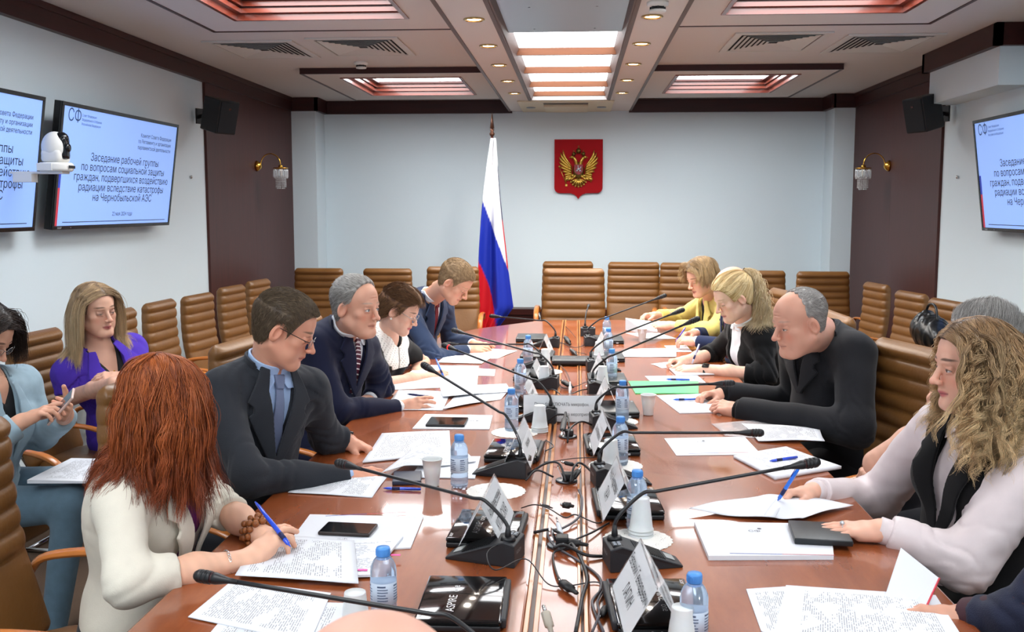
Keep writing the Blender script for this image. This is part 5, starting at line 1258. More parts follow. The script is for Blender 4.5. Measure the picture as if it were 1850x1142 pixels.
# ---- woman in denim at the left edge ----
p = Person('dark-haired woman in a pale denim jacket looking at her phone at the left edge', (-2.32, 3.62, .54), px(-22, 690, 3.5), -12, bulk=1.08, fem=1, seed=14, hw=.18, drop=.07)
p.head(px(-32, 605, 3.48), -2, 34, 0, 1.02, h=.0028, skin='#d8a48a', brow='#3a2a22', open=.15, lip='#b0505a', neckr=.052)
p.arm(True, px(-40, 815, 3.22), px(38, 762, 3.32), (.80, .25, .42), (-.3, -.2, .9), curls=[(.1, .3, .2), (.4, .6, .4), (.5, .7, .4), (.6, .7, .4)], thumb=(.4, .1), sc=.93, spread=.1)
p.arm(False, px(75, 785, 3.75), px(118, 752, 3.52), (.35, -.55, .25), (.9, .3, -.45), curl=(.55, .6, .4), thumb=(.9, .2), sc=.93)
M_den = cloth('pale denim', '#98b0bd', bump=.5, bscale=700, var=.16); p.body(); p.jacket(M_den, vdepth=.30, vw=.05, lapw=.04, r=(.062, .055, .046), fold=.005, end=.02, hem=-.1); p.shirt(mat('black top', '#0f0f12'), sleeves=False, collar=False, name='black_top', vneck=(.04, .06))
fwd = A_(1, -.12, 0)
p.trousers(cloth('blue jeans cloth', '#5d7585', bump=.5, bscale=700, var=.2), knees=[A_(-1.88, 3.78, .56), A_(-1.86, 3.48, .56)], feet=[A_(-1.92, 3.80, .09), A_(-1.92, 3.42, .09)], name='jeans', h=.009)
long_hair(p, length=.20, n=5000, G=200, K=18, cols=('#1c1411', '#33241d'), rad=.0009, wave=(.004, .06), hl='full', away=.1, coll=Sh().add(p.torso(.02)), lenvar=.3, sway=.01, clumpr=.010, outw=.15)
p.glasses(mat('thin metal rim', '#9a9a98')); P13 = p
# ---- RIGHT SIDE ----
# ---- curly woman ----
p = Person('woman with long curly hair in a white blouse and black vest writing on the right', (1.14, 2.84, .54), px(1790, 758, 2.84), 205, bulk=1.14, fem=1, seed=21, hw=.18, drop=.065)
p.head(px(1762, 660, 2.80), 183, 6, 0, 1.05, h=.0022, skin='#e4b098', brow='#4a342a', open=.6, lip='#c0606a', lips=.85, eye='#4a4438', neckr=.052, nose=1.0, lash=1.0)
a1 = p.arm(True, px(1580, 905, 3.28), px(1470, 888, 3.07), (-.95, -.25, .0), (0, .35, .9), curls=[(.75, .7, .4), (.85, .8, .5), (.95, .9, .5), (1., .9, .5)], thumb=(.5, .35), sc=.95, h=.0019)
a2 = p.arm(False, px(1742, 1018, 2.62), px(1592, 958, 2.67), (-1, .12, -.02), (.05, -.15, .98), curl=(.12, .12, .1), thumb=(.35, .05), sc=.98, h=.0018, spread=.10)
M_bl = cloth('ivory satin blouse', '#dccfd0', rough=.45, bump=.05, sheen=.1, spec=.5); M_vest = cloth('black vest cloth', '#0c0c0e', bump=.2)
p.body(); p.shirt(M_bl, off=.004, sleeves=True, end=.022, r=(.072, .066, .042), fold=.006, name='blouse', collar=True, h=.0055)
p.cuffs(M_bl, w=.03, rad=.036)
arms_ = p.arms; p.arms = []; p.jacket(M_vest, off=.012, vdepth=.34, vw=.06, name='vest', fold=.002, lapw=.05, hem=-.15, openb=.03); p.arms = arms_
p.trousers(M_vest); p.wristband(a1, 'mesh_watch_strap', mat('milanese mesh', '#a59f88', rough=.35, metal=.8, bump=.6, bscale=1200), at=.035, w=.022, rad=.032)
for q_, nm, cc, r_ in ((.030, 'pink_bead_bracelet', '#d9b0a4', .0042), (.045, 'gold_bracelet', '#d9a94a', .0028)):
    b = MB(); d = nrm(a2['w']-a2['e']); n_ = nrm(np.cross(d, A_(0, 0, 1))); l_ = np.cross(d, n_)
    for j in range(30):
        an = 2*pi*j/30; c_ = a2['w']-d*q_-p.org+(n_*cos(an)*.037+l_*sin(an)*.032)
        if r_ > .004: b.sphere(c_, r_, 8, 6)
    if r_ < .004: b.tube([a2['w']-d*q_-p.org+(n_*cos(x)*.037+l_*sin(x)*.032) for x in np.linspace(0, 2*pi, 25)], r_, 6, caps=False)
    b.build(nm, mat(nm, cc, rough=.25, metal=.9 if r_ < .004 else 0), p.t)
b = MB(); lm = a2['lm']; rp_ = a2['w']+a2['d']*.10+lm['th']*.009-p.org; b.tube([rp_+(lm['th']*cos(x)+lm['n']*sin(x))*.0105 for x in np.linspace(0, 2*pi, 15)], .0014, 5, caps=False); b.sphere(rp_+lm['n']*.012, .007, 10, 6); b.build('stone_ring', mat('ring stone', '#cfd3d8', rough=.1, metal=.6), p.t)
b = MB(); bp_ = p.tp(-.085, 0, -.12); T = p.torso(.02); 
for _ in range(60):
    if T(bp_[None])[0] > 0: break
    bp_ = bp_+p.F*.004
b.M = frame(bp_-p.org, p.S, p.U, p.F); b.box(-.011, -.005, 0, .011, .005, .003); b.build('lapel_badge', M_chrome, p.t)
long_hair(p, length=.36, n=11000, G=520, K=34, cols=('#5a4230', '#a8825a'), tip='#e0c294', rad=.00085, wave=(.0115, .070), lenvar=.3, sway=.03, clumpr=.0055, hl='full', away=.3, coll=p.torso(.02), clump=.85, rootsel=lambda q: ~((q[:, 1] > .055) & (q[:, 2] < .085)) & ~((q[:, 0] < -.015) & (q[:, 1] > -.02)), side=.6)
P6 = p
# ---- grey-haired man behind her ----
p = Person('man with ruffled grey hair resting his chin on his hand behind the curly-haired woman', (1.42, 3.62, .56), px(1800, 722, 3.6), 190, bulk=1.08, seed=23, hw=.185, drop=.08)
p.head(px(1775, 622, 3.58), 186, 4, 0, 1.05, h=.003, skin='#cf9d86', brow='#8a8078', open=.5)
a1 = p.arm(False, px(1585, 838, 3.30), px(1692, 762, 3.36), (-.02, .12, 1), (-.85, -.4, 0), curl=(.5, .7, .4), thumb=(.3, .1), fr=(.028, .042))
a2 = p.arm(True, px(1680, 840, 3.75), px(1600, 848, 3.50), (-.9, -.4, -.1), (-.1, -.2, .95), curl=(1.0, 1.0, .6), thumb=(.6, .3), fr=(.028, .04))
M_pol = cloth('pale grey shirt cloth', '#b9bbbd'); p.body(); p.shirt(M_pol, off=.012, upto='short', r=(.068, .062, .05), name='shirt', collar=True); p.trousers(cloth('dark trousers', '#23242a'))
p.wristband(a1, 'watch_strap', mat('steel strap', '#a8a89c', rough=.3, metal=.8), at=.0, w=.02, rad=.034, watch=True)
short_hair(p.t, p.hc, p.R, p.hs, p.org, 'full', .022, ('#7a7672', '#cbc8c4'), n=8000, length=.05, comb=(0, -.2, .8), lift=.8, seed=4); P7 = p
# ---- balding man in black ----
p = Person('balding elderly man in a black jacket leaning on the table with clasped hands', (1.16, 4.40, .56), px(1486, 600, 4.36), 204, bulk=1.30, seed=25, hw=.20, drop=.07, back=.03)
p.head(px(1445, 582, 4.12), 200, 14, 0, 1.12, h=.0021, skin='#cf9a84', brow='#9a8478', browa=.5, open=.5, lip='#a8685a', nose=1.15, age=1, fat=.011, frown=1.5, eye='#3a3a3a', neckr=.066, hairc='#8a8580', lips=.35)
a1 = p.arm(False, px(1545, 775, 3.98), px(1338, 742, 4.30), (-.80, .50, .1), (.0, -.5, .85), curls=[(.35, .5, .3), (.45, .6, .3), (.55, .7, .3), (.6, .7, .3)], thumb=(.3, .2), sc=1.08, spread=.06)
a2 = p.arm(True, px(1440, 728, 4.82), px(1305, 712, 4.66), (-.75, -.35, .05), (.1, .3, .9), curl=(.5, .6, .4), thumb=(.4, .2), sc=1.08)
M_bk = cloth('black jacket cloth', '#1b1c20'); p.body(); p.jacket(M_bk, vdepth=.24, vw=.055, upto=1, end=.0, r=(.070, .064, .050), fold=.0045, lapw=.065); p.shirt(cloth('black knit', '#0d0d0f'), sleeves=True, end=-.02, r=(.058, .05, .041), collar=False, vneck=(.045, .06)); p.trousers(M_bk)
rm8 = lambda q: np.where(q[:, 1] > -.03, np.maximum(q[:, 2]-(.045-.6*np.maximum(0, q[:, 1])), 0)*.9-.0, -1)
short_hair(p.t, p.hc, p.R, p.hs, p.org, 'recede', .005, ('#86827e', '#cdc8c4'), n=6500, length=.016, comb=CB3, lift=.25, rootmask=lambda q: np.where(q[:, 1] > .012, .02, -1), h=.0028, srad=.0005); P8 = p
# ---- blond woman with the ponytail ----
p = Person('blond woman with a ponytail in a black cardigan and white blouse writing notes', (1.12, 5.62, .54), px(1348, 581, 5.54), 192, bulk=1.0, fem=1, seed=27, hw=.17, drop=.07)
p.head(px(1325, 537, 5.38), 196, 26, 0, 1.02, h=.0023, skin='#e4b8a2', brow='#a58a62', browa=.5, open=.15, lip='#b8606a', neckr=.050, hairc='#c9ab78')
p.arm(False, px(1385, 678, 5.30), px(1262, 668, 5.42), (-1, .12, .05), (0, -.35, .9), curl=(.4, .5, .3), sc=.92)
a_ = p.arm(True, px(1290, 640, 5.95), px(1235, 652, 5.62), (-.8, -.35, .05), (.1, .3, .9), curls=[(.7, .7, .4), (.8, .8, .4), (.9, .9, .4), (.9, .9, .4)], thumb=(.5, .3), sc=.92)
M_card = cloth('black knit cardigan', '#0e0e10', bump=.5, bscale=300); p.body(bare=1); p.jacket(M_card, vdepth=.40, vw=.075, upto=.30, end=0, lapel=False, r=(.058, .054, .048), openb=.03, name='cardigan')
p.shirt(M_wshirt, off=.004, sleeves=False, collar=True, name='blouse'); p.trousers(cloth('dark trousers', '#23242a'))
p.wristband(p.arms[0], 'watch_strap', mat('black strap', '#101113'), at=.04, w=.02, rad=.029, watch=True)
tie_pt = p.W(0, -.115, .085)
def toT(P, D, i): v = tie_pt-P; return v/(np.linalg.norm(v, axis=1, keepdims=True)+1e-6)
long_hair(p, length=.155, n=5000, G=260, K=16, cols=('#b8965c', '#f0dcae'), rad=.0008, hl='full', dirf=toT, clear=0, level=0, coll=p.torso(.02), clump=.4, sway=.004, stiff=.35, clumpr=.003, lenvar=0, thick=.010, shape=lambda q: np.clip(np.linalg.norm(q-A_(0, -.115, .085), axis=1)/.15, .3, 1.35))
rgp = np.random.default_rng(5); N_ = 2600; K_ = 26
r0 = tie_pt+rgp.normal(size=(N_, 3))*.008; back = -p.R[1]; d0 = back*.7+A_(0, 0, .1)+rgp.normal(size=(N_, 3))*.22; d0 /= np.linalg.norm(d0, axis=1, keepdims=True); gsel = rgp.integers(0, 60, N_); gd = rgp.normal(size=(60, 3))*.12
pt = grow(r0, d0, K_, .34*rgp.uniform(.75, 1.1, N_)/(K_-1), lambda P, D, i: A_(0, 0, -1.3)+A_(.35, .15, 0)*(1-i/26)+gd[gsel], Sh().add(p.torso(.03)).add(cran(p.hc, p.R, p.hs, .012)), .003, .72)
s_ = np.linspace(0, 1, K_)[None]; ph = (rgp.random(60)*6.28)[gsel][:, None]; pt = pt+(np.cos(s_*30+ph)*.010*np.clip(s_*5, 0, 1))[..., None]*p.R[0]+(np.sin(s_*30+ph)*.009*np.clip(s_*5, 0, 1))[..., None]*p.R[1]
cA, cB = A_(*lin('#c8ab78')), A_(*lin('#f2e3c4')); strands_mesh('ponytail', pt, .0009*(1-s_[0]**3*.7), cA+(cB-cA)*rgp.random((N_, 1)), mat_attr('long hair', rough=.42, spec=.45), p.t, p.org)
b = MB(); b.M = frame(tie_pt-p.org, p.R[0], p.R[2], p.R[1]); b.lathe([(.014, -.006), (.018, 0), (.014, .006)], n=14); b.tube([(-.03, .012, 0), (.01, .03, 0)], .002, 5); b.build('hair_tie', M_black, p.t); P9 = p
# ---- bald man in navy ----
p = Person('bald man in a navy suit with clasped hands, half hidden behind the blond woman', (1.12, 6.42, .56), px(1338, 552, 6.42), 190, bulk=1.05, seed=29, hw=.185, drop=.08)
p.head(px(1322, 520, 6.25), 192, 24, 0, 1.05, h=.0032, skin='#d9a08a', brow='#8a7060', open=.2)
a1 = p.arm(False, px(1360, 630, 6.05), px(1258, 617, 6.30), (-.9, .3, .1), (0, -.4, .9), curl=(.6, .7, .4), thumb=(.4, .2))
a2 = p.arm(True, px(1300, 605, 6.75), px(1255, 603, 6.55), (-.8, -.5, .05), (0, .3, .9), curl=(.6, .7, .4), thumb=(.4, .2))
p.body(); p.jacket(cloth('dark blue suit cloth', '#1d2848'), vdepth=.28); p.shirt(M_wshirt, sleeves=False); p.tie(mat('dark red tie', '#6a1420')); p.cuffs(M_wshirt); p.trousers(cloth('dark blue suit cloth', '#1d2848'))
p.wristband(a1, 'watch_strap', mat('steel strap', '#a8a89c'), at=-.005, w=.016, rad=.031); P10 = p
# ---- woman in yellow ----
p = Person('woman with a short bob in a yellow jacket holding up a sheet of paper', (1.15, 7.15, .54), px(1286, 536, 7.08), 198, bulk=.98, fem=1, seed=31, hw=.17, drop=.07)
p.head(px(1268, 501, 6.9), 206, 22, 0, 1.04, h=.0028, skin='#deae96', brow='#6a5038', open=.15, lip='#b05058', neckr=.050)
p.arm(False, px(1290, 596, 6.62), px(1210, 588, 6.80), (-1, .2, .05), (0, -.5, .8), curl=(.35, .5, .3), sc=.92)
p.arm(True, px(1230, 570, 7.45), px(1182, 570, 7.25), (-.8, -.5, .1), (.2, .4, .8), curl=(.5, .6, .4), sc=.92)
M_yel = cloth('yellow jacket cloth', '#d9cb78', bump=.15); p.body(); p.jacket(M_yel, vdepth=.32, vw=.065, lapw=.05, openb=.02, end=.05); p.shirt(mat('black top', '#0f0f12'), sleeves=False, collar=False, vneck=(.05, .06), name='black_top'); p.trousers(M_yel)
long_hair(p, length=.15, n=4500, G=200, K=16, cols=('#6a543c', '#a88c64'), tip='#b59a70', rad=.001, wave=(.002, .08), hl='full', away=.0, outw=.1, clear=.074, coll=Sh().add(p.torso(.03)), lenvar=.2, sway=.03, clumpr=.007, thick=.016); P11 = p
# ---- sleeve and hand at the lower right corner ----
p = Person('person in a dark blue plaid jacket holding an open folder at the lower right corner', (1.32, 1.95, .56), A_(1.18, 1.92, 1.12), 178, bulk=1.08, seed=33, hw=.19, drop=.08)
p.head(A_(1.12, 1.90, 1.30), 180, 12, 0, 1.04, h=.004, skin='#d09a82', brow='#5a4a3a')
p.arm(True, px(1835, 1118, 2.12), px(1742, 1116, 2.20), (-.9, .2, .1), (.1, .3, .9), curls=[(.4, .5, .3)]*4, thumb=(.3, .1))
p.arm(False, A_(1.02, 1.66, .82), A_(.80, 1.75, .80), (-1, .2, 0), (0, 0, 1), curl=(.3, .4, .2))
M_pl = cloth('dark plaid wool', '#23273a', bump=.4)
p.body(); p.jacket(M_pl, vdepth=.28, end=.03); p.shirt(mat('maroon shirt', '#3a1a24', rough=.7), sleeves=True, end=.0, r=(.058, .048, .040), cuff=1); p.trousers(M_pl)
short_hair(p.t, p.hc, p.R, p.hs, p.org, 'full', .014, ('#2a221c', '#4a3d30'), n=2500, length=.02, comb=CB1, h=.005)
# ---- bald head right in front of the camera ----
p = Person('bald person in a grey jacket seated close to the camera at the near end', (-.16, .42, .56), A_(-.165, .62, 1.10), 86, bulk=1.05, seed=35, hw=.185, drop=.08)
p.head(A_(-.158, .735, 1.212), 88, 10, 0, 1.0, h=.004, skin='#d9a692', brow='#8a7060', hairc='#888888')
p.arm(True, A_(.10, .88, .82), A_(.0, 1.18, .80), (-.2, 1, 0), (0, 0, 1), curl=(.3, .4, .2)); p.arm(False, A_(-.42, .88, .82), A_(-.32, 1.18, .80), (.2, 1, 0), (0, 0, 1), curl=(.3, .4, .2))
M_gr = cloth('grey jacket cloth', '#3c3f44'); p.body(); p.jacket(M_gr); p.shirt(M_wshirt, sleeves=False); p.trousers(M_gr)
# ---------- chairs of the people at the table ----------
M_seat = 'tan leather chairs pulled up to the table'
def seat_of(P_, face, label, dx=.0, dy=0, s=.96):
    a = R_(face); return chair(P_.hip[0]+dx*.5, P_.hip[1]+dy, face, label, M_seat, s)
seat_of(P1, 0, 'tan leather chair of the red-haired woman at the lower left', -.24, -.10)
seat_of(P2, -12, 'tan leather chair of the man in the charcoal suit', -.05, 0)
seat_of(P3, -8, 'tan leather chair of the grey-haired man in the striped tie', -.05, 0)
seat_of(P4, -5, 'tan leather chair of the woman with the lace collar', -.05, 0)
seat_of(P5, -5, 'tan leather chair of the man in the blue suit', -.05, 0)
seat_of(P13, -5, 'tan leather chair under the woman in the denim jacket', -.1, 0)
seat_of(P6, 182, 'tan leather chair of the curly-haired woman', .08, -.05)
seat_of(P7, 186, 'tan leather chair under the man with ruffled grey hair', .5, -.12)
chair(1.03, 3.93, 196, 'ribbed tan leather chair rising just right of the balding man in black', M_seat, 1.0)
seat_of(P9, 182, 'tan leather chair of the blond woman with the ponytail', .05, 0)
seat_of(P10, 184, 'tan leather chair of the bald man in navy', .05, 0)
seat_of(P11, 190, 'tan leather chair of the woman in yellow', .05, 0)
# ================= THINGS ON THE TABLE =================
M_gloss = mat('glossy black lid', '#060607', rough=.06, spec=.6, coat=.6)
M_pl = mat('black plastic', '#16171a'); M_plg = mat('dark grey plastic', '#24262a', rough=.5, bump=.1, bscale=600)
M_silver = mat('silver print', '#c9ccd0', rough=.3, metal=.3)
def rot_z(a): return Matrix.Rotation(a, 4, 'Z')
# ---------- netbook (lid up, hinge towards the middle of the table = local -x) ----------
def netbook_proto(gloss):
    t = thing('netbook', '', 'laptop')
    b = MB(); b.box(-.092, -.13, .002, .092, .13, .016, bev=.004); b.build('base', M_pl, t)
    b = MB(); b.box(-.094, -.131, .017, .093, .131, .029, bev=.006); lid = b.build('lid', M_gloss if gloss else mat('slate lid', '#33383b', rough=.35), t)
    b = MB(); b.box(-.104, -.118, .006, -.090, .118, .028, bev=.005); b.build('hinge_battery', M_plg, t)
    b = MB(); add_text(b, 'ASPIRE', Matrix.Translation((.012, .085, .0294)) @ rot_z(R_(-90)), size=.027, sx=1.15); b.build('lid_lettering', M_silver, lid); b = MB(); add_text(b, 'one', Matrix.Translation((.012, -.028, .0294)) @ rot_z(R_(-90)), size=.025); b.build('lid_lettering', M_silver, lid); b = MB()
    add_text(b, 'acer', Matrix.Translation((.078, .118, .0294)) @ rot_z(R_(-90)), size=.017); o = b.build('lettering', M_silver, lid)
    b = MB()
    for y in (-.02, .0): b.tube([(y, -.132, .009), (y, -.129, .009)], .003, 8)
    b.build('audio_jack', M_silver, t)
    b = MB(); b.box(.04, -.1315, .005, .055, -.13, .012); b.build('port', M_silver, t)
    return t
NB = netbook_proto(True); NB2 = netbook_proto(False)
GN = 'black netbooks closed on the table'
def netbook(px_, py_, rz, label, gloss=True, h=0):
    p_ = ont(px_, py_, .02); return place(NB if gloss else NB2, (p_[0], p_[1], TT+h), rz, label, GN)
# left column: local +x points away from the middle of the table -> rotate 180; reading direction then runs away from the camera
netbook(836, 1085, R_(180+1), 'glossy black netbook nearest the camera on the left, its lid reading ASPIRE one')
netbook(880, 952, R_(180-3), 'glossy black netbook under the tilted name card, second on the left, beside the lace doily')
netbook(928, 812, R_(180-3), 'glossy black netbook on the left, third from the near end, under a name card')
netbook(960, 728, R_(180-3), 'black netbook left of the notice card, mostly hidden by a water bottle')
netbook(962, 676, R_(180-2), 'matt black netbook on the left under the name card next to the third bottle', False)
netbook(970, 640, R_(180-2), 'matt black netbook second from the far end on the left side', False)
netbook(958, 609, R_(180), 'flat dark grey netbook at the far left end of the microphones', False)
netbook(1180, 1090, R_(4), 'black netbook under the large tilted name card at the bottom right')
netbook(1135, 905, R_(3), 'black netbook on the right, under the second name card, behind the paper cups')
netbook(1106, 800, R_(3), 'black netbook on the right under the third name card from the near end')
netbook(1112, 737, R_(3), 'black netbook on the right beside the tall white cup and bottle', False)
netbook(1098, 683, R_(2), 'dark netbook on the right below the green folder', False)
netbook(1098, 643, R_(2), 'dark netbook on the right beside the third bottle from the far end', False)
netbook(1100, 612, R_(2), 'dark netbook on the right nearest the head of the table', False)
netbook(1038, 650, R_(90), 'flat dark netbook lying crosswise over the cable channel', False, .002)
# ---------- microphone desk units ----------
def mic_base(mir):
    t = thing('conference_microphone', '', 'microphone')     # long axis = local x, high end at x<0 (towards the middle)
    prof = [(-.075, .0), (-.075, .058), (-.045, .066), (.0, .05), (.09, .016), (.115, .006), (.115, 0)]
    b = MB()
    def W_(x): return .052 if x < .04 else .052-.018*(x-.04)/.075
    n = len(prof); vs = [(x, -W_(x), z) for x, z in prof]+[(x, W_(x), z) for x, z in prof]
    b._add(vs, [tuple(range(n)), tuple(range(2*n-1, n-1, -1))]+[(i, n+i, n+(i+1) % n, (i+1) % n) for i in range(n)]); b.build('housing', M_plg, t, bev=.006, sharp=20)
    b = MB()
    for i in range(14):
        x = -.005+i*.0055; z = .0515-(x)*.378; b.hexa([(x, -.035, z-.002), (x+.0022, -.035, z-.003), (x+.0022, .035, z-.003), (x, .035, z-.002), (x, -.035, z+.001), (x+.0022, -.035, z+.0002), (x+.0022, .035, z+.0002), (x, .035, z+.001)])
    b.build('speaker_grille', M_black, t)
    b = MB(); b.box(-.066, -.038, .0605, -.04, -.006, .0655, bev=.001); b.build('button_pad', M_black, t)
    for q_ in range(4):
        b = MB(); xx = -.063+.011*(q_ % 2); yy = -.034+.013*(q_//2); b.box(xx, yy, .0645, xx+.008, yy+.009, .0675, bev=.001); b.build('button', mat('grey button', '#8d949c', rough=.4), t)
    b = MB(); b.hexa([(.075, -.018, .0225), (.098, -.018, .0145), (.098, .018, .0145), (.075, .018, .0225), (.075, -.018, .0242), (.098, -.018, .0162), (.098, .018, .0162), (.075, .018, .0242)]); b.build('name_plate', mat('plate grey', '#a9adac', rough=.4), t)
    b = MB(); add_text(b, 'BOSCH', frame((-.0752, .03, .03), (0, -1, 0), (0, 0, 1), (-1, 0, 0)), size=.013); b.build('maker_lettering', mat('grey button', '#8d949c'), t)
    b = MB(); b.lathe([(.02, .062), (.018, .07), (.011, .072)], (-.05, .02, 0), 16); b.build('neck_socket', M_black, t)
    return t
M_goose = mat('gooseneck black', '#1d1f22', rough=.38)
def mic(base_px, rz, tip, label, bend=None, rise=.19, grp='gooseneck conference microphones', hs=1.0, red=False):
    """tip = world position of the microphone capsule"""
    p_ = ont(*base_px, .03) if len(base_px) == 2 else base_px
    t = mic_base(0); t['label'] = label; t['group'] = grp; t.location = (p_[0], p_[1], TT); t.rotation_euler = (0, 0, rz)
    inv = (Matrix.Translation((p_[0], p_[1], TT)) @ rot_z(rz)).inverted(); T_ = np.array(inv @ Vector([float(v) for v in tip])); s0 = A_(-.05, .02, .066)
    v = T_-s0; hz = A_(v[0], v[1], 0); L = np.linalg.norm(hz); hd = hz/L; top = s0+hd*.07+A_(0, 0, rise); 
    k1 = s0+A_(0, 0, rise*.45)+hd*.006; dirn = nrm(T_-top); k2 = top+dirn*.04
    pts = chop([s0, k1, top, k2], 8)+[top+(T_-top)*f for f in np.linspace(.25, 1, 6)]
    pts = [s0]+pts[1:]; b = MB(); b.tube(pts, .0048, 10); b.lathe([(.009, .064), (.008, .082), (.005, .1)], (-.05, .02, 0), 12); b.build('gooseneck', M_goose, t)
    d = nrm(T_-np.array(pts[-3])); b = MB(); q0 = T_; n_ = nrm(np.cross(d, A_(0, 0, 1))); 
    prof = [(0, .0052), (.02, .006), (.05, .012), (.056, .0125), (.058, .0115), (.062, .0115), (.064, .0135), (.07, .0140), (.071, .0128), (.074, .0128), (.075, .0142), (.08, .0142), (.081, .013), (.084, .013), (.085, .0142), (.094, .0135), (.102, .009), (.105, .001)]
    b.tube([q0+d*(x*hs) for x, r in prof], [r*hs for x, r in prof], 16); hd_ = b.build('microphone_head', M_black, t)
    b = MB(); b.tube([q0+d*.0575*hs, q0+d*.0625*hs], [.0122*hs]*2, 16); b.build('light_ring', mat('dark red ring', '#2a080c' if not red else '#ff3030', rough=.3, emit=0) if not red else mat('red light ring', '#ff2020', emit=2, ecol='#ff2020'), t)
    return t
R180 = R_(180)
mic((888, 990), R_(180-12), ony(655, 848, 2.70), 'gooseneck microphone of the left row whose capsule hangs before the charcoal-suited man\'s hands', rise=.085)
mic((916, 842), R_(180-8), ony(792, 676, 3.58), 'gooseneck microphone reaching up left in front of the lace-collared woman', rise=.13)
mic((975, 748), R_(180-6), ony(828, 634, 4.45), 'gooseneck microphone with a glowing red ring, left row', rise=.10, red=True)
mic((982, 690), R_(180-5), ony(845, 604, 5.15), 'gooseneck microphone of the left row, fourth from the near end', rise=.10)
mic((962, 660), R_(180-5), ony(830, 622, 5.7), 'gooseneck microphone behind the bottle of the left row, before the blue-suited man\'s hands', rise=.08)
mic((990, 618), R_(180-3), ony(908, 573, 6.6), 'gooseneck microphone of the left row nearest the flag', rise=.10)
mic((838, 1215), R_(180-10), ony(430, 1052, 1.90), 'big gooseneck microphone crossing the bottom left foreground over the papers', rise=.075)
mic((1148, 1000), R_(10), ony(1415, 846, 2.58), 'big gooseneck microphone of the right row ending above the writing woman\'s pen', rise=.11)
mic((1112, 858), R_(10), ony(1325, 782, 3.28), 'gooseneck microphone of the right row ending beside the curled plastic sleeve', rise=.10)
mic((1100, 760), R_(8), ony(1280, 694, 3.98), 'gooseneck microphone of the right row ending at the balding man\'s hands', rise=.10)
mic((1090, 700), R_(5), ony(1228, 590, 4.7), 'gooseneck microphone of the right row rising towards the ponytailed woman', rise=.11)
mic((1084, 660), R_(5), ony(1205, 571, 5.5), 'gooseneck microphone of the right row rising before the navy-suited bald man', rise=.10)
mic((1076, 616), R_(4), ony(1177, 543, 6.5), 'gooseneck microphone of the right row nearest the head of the table', rise=.10)
mic((1062, 598), R_(90), ony(1062, 556, 7.2), 'short-necked microphone standing before the empty head chair', rise=.09, hs=.8)
# ---------- bottles ----------
M_water = mat('bottle plastic', '#d3e6fa', rough=.04, trans=.78, ior=1.25, spec=.6); M_cap = mat('blue cap', '#4f93dd', rough=.35); M_label = mat('bottle label', '#c9d7e8', rough=.4, alpha=.85); M_lt = mat('bottle print', '#4a5a78', rough=.5)
def bottle_proto():
    t = thing('water_bottle', '', 'bottle')
    prof = [(.001, .004), (.018, .001), (.026, .004), (.0285, .012), (.0285, .02), (.0272, .024), (.0285, .028), (.0285, .036), (.0272, .040), (.0285, .044)]
    for z in np.arange(.05, .105, .011): prof += [(.0272, z), (.0285, z+.0035), (.0285, z+.008)]
    prof += [(.0285, .112), (.0285, .122), (.027, .132), (.021, .145), (.0145, .153), (.0125, .157), (.0125, .163)]
    b = MB(); b.lathe(prof, n=28); b.build('body', M_water, t)
    b = MB(); b.lathe([(.0275, .052), (.0288, .0525), (.0288, .1), (.0275, .1005)], n=28); bl = b.build('label', M_label, t)
    b = MB()
    for a0, w_ in ((-.9, .8), (.4, .5), (1.6, .9), (3.0, .8), (4.3, .6)):
        for q_, z in enumerate((.092, .086, .080, .074, .068, .062)):
            aa = np.linspace(a0, a0+w_*(1 if q_ % 3 else .8), 6); b._add([(.0291*cos(a), .0291*sin(a), z) for a in aa]+[(.0291*cos(a), .0291*sin(a), z+(.0035 if q_ == 0 else .0022)) for a in aa], [(i, i+1, i+7, i+6) for i in range(5)])
    b.build('label_print', M_lt, bl)
    b = MB(); b.lathe([(.0145, .154), (.0150, .156), (.0150, .170), (.0140, .173), (.001, .1735)], n=28)
    for i in range(28): a = 2*pi*i/28; b.box(.0146*cos(a)-.0006, .0146*sin(a)-.0006, .156, .0154*cos(a)+.0006, .0154*sin(a)+.0006, .169)
    b.lathe([(.0142, .148), (.0155, .150), (.0142, .152)], n=24); b.build('cap', M_cap, t)
    return t
BT = bottle_proto(); GB = 'small water bottles with blue caps'
for x, y, s in ((694, 1128, 'water bottle before the bottom left papers, beside the paper cup'), (830, 880, 'water bottle between the white cup and the large doily, in front of the charcoal-suited man'), (924, 778, 'water bottle with a red mark on its label, left of the notice card'), (940, 712, 'left-row water bottle standing just above the notice card'), (954, 660, 'farthest water bottle of the left row'),
                (1252, 1185, 'water bottle at the very bottom, right of the large name card'), (1150, 958, 'right-row water bottle directly behind the stacked paper cups'), (1120, 840, 'right-row water bottle by the doily, crossed by a microphone neck'), (1124, 760, 'right-row water bottle beside the tall white cup'), (1105, 690, 'right-row water bottle left of the green folder'), (1099, 644, 'right-row water bottle, second from the far end'), (1096, 618, 'farthest right-row water bottle')):
    p_ = ont(x, y); place(BT, (p_[0], p_[1], TT), random.random()*6, s, GB)
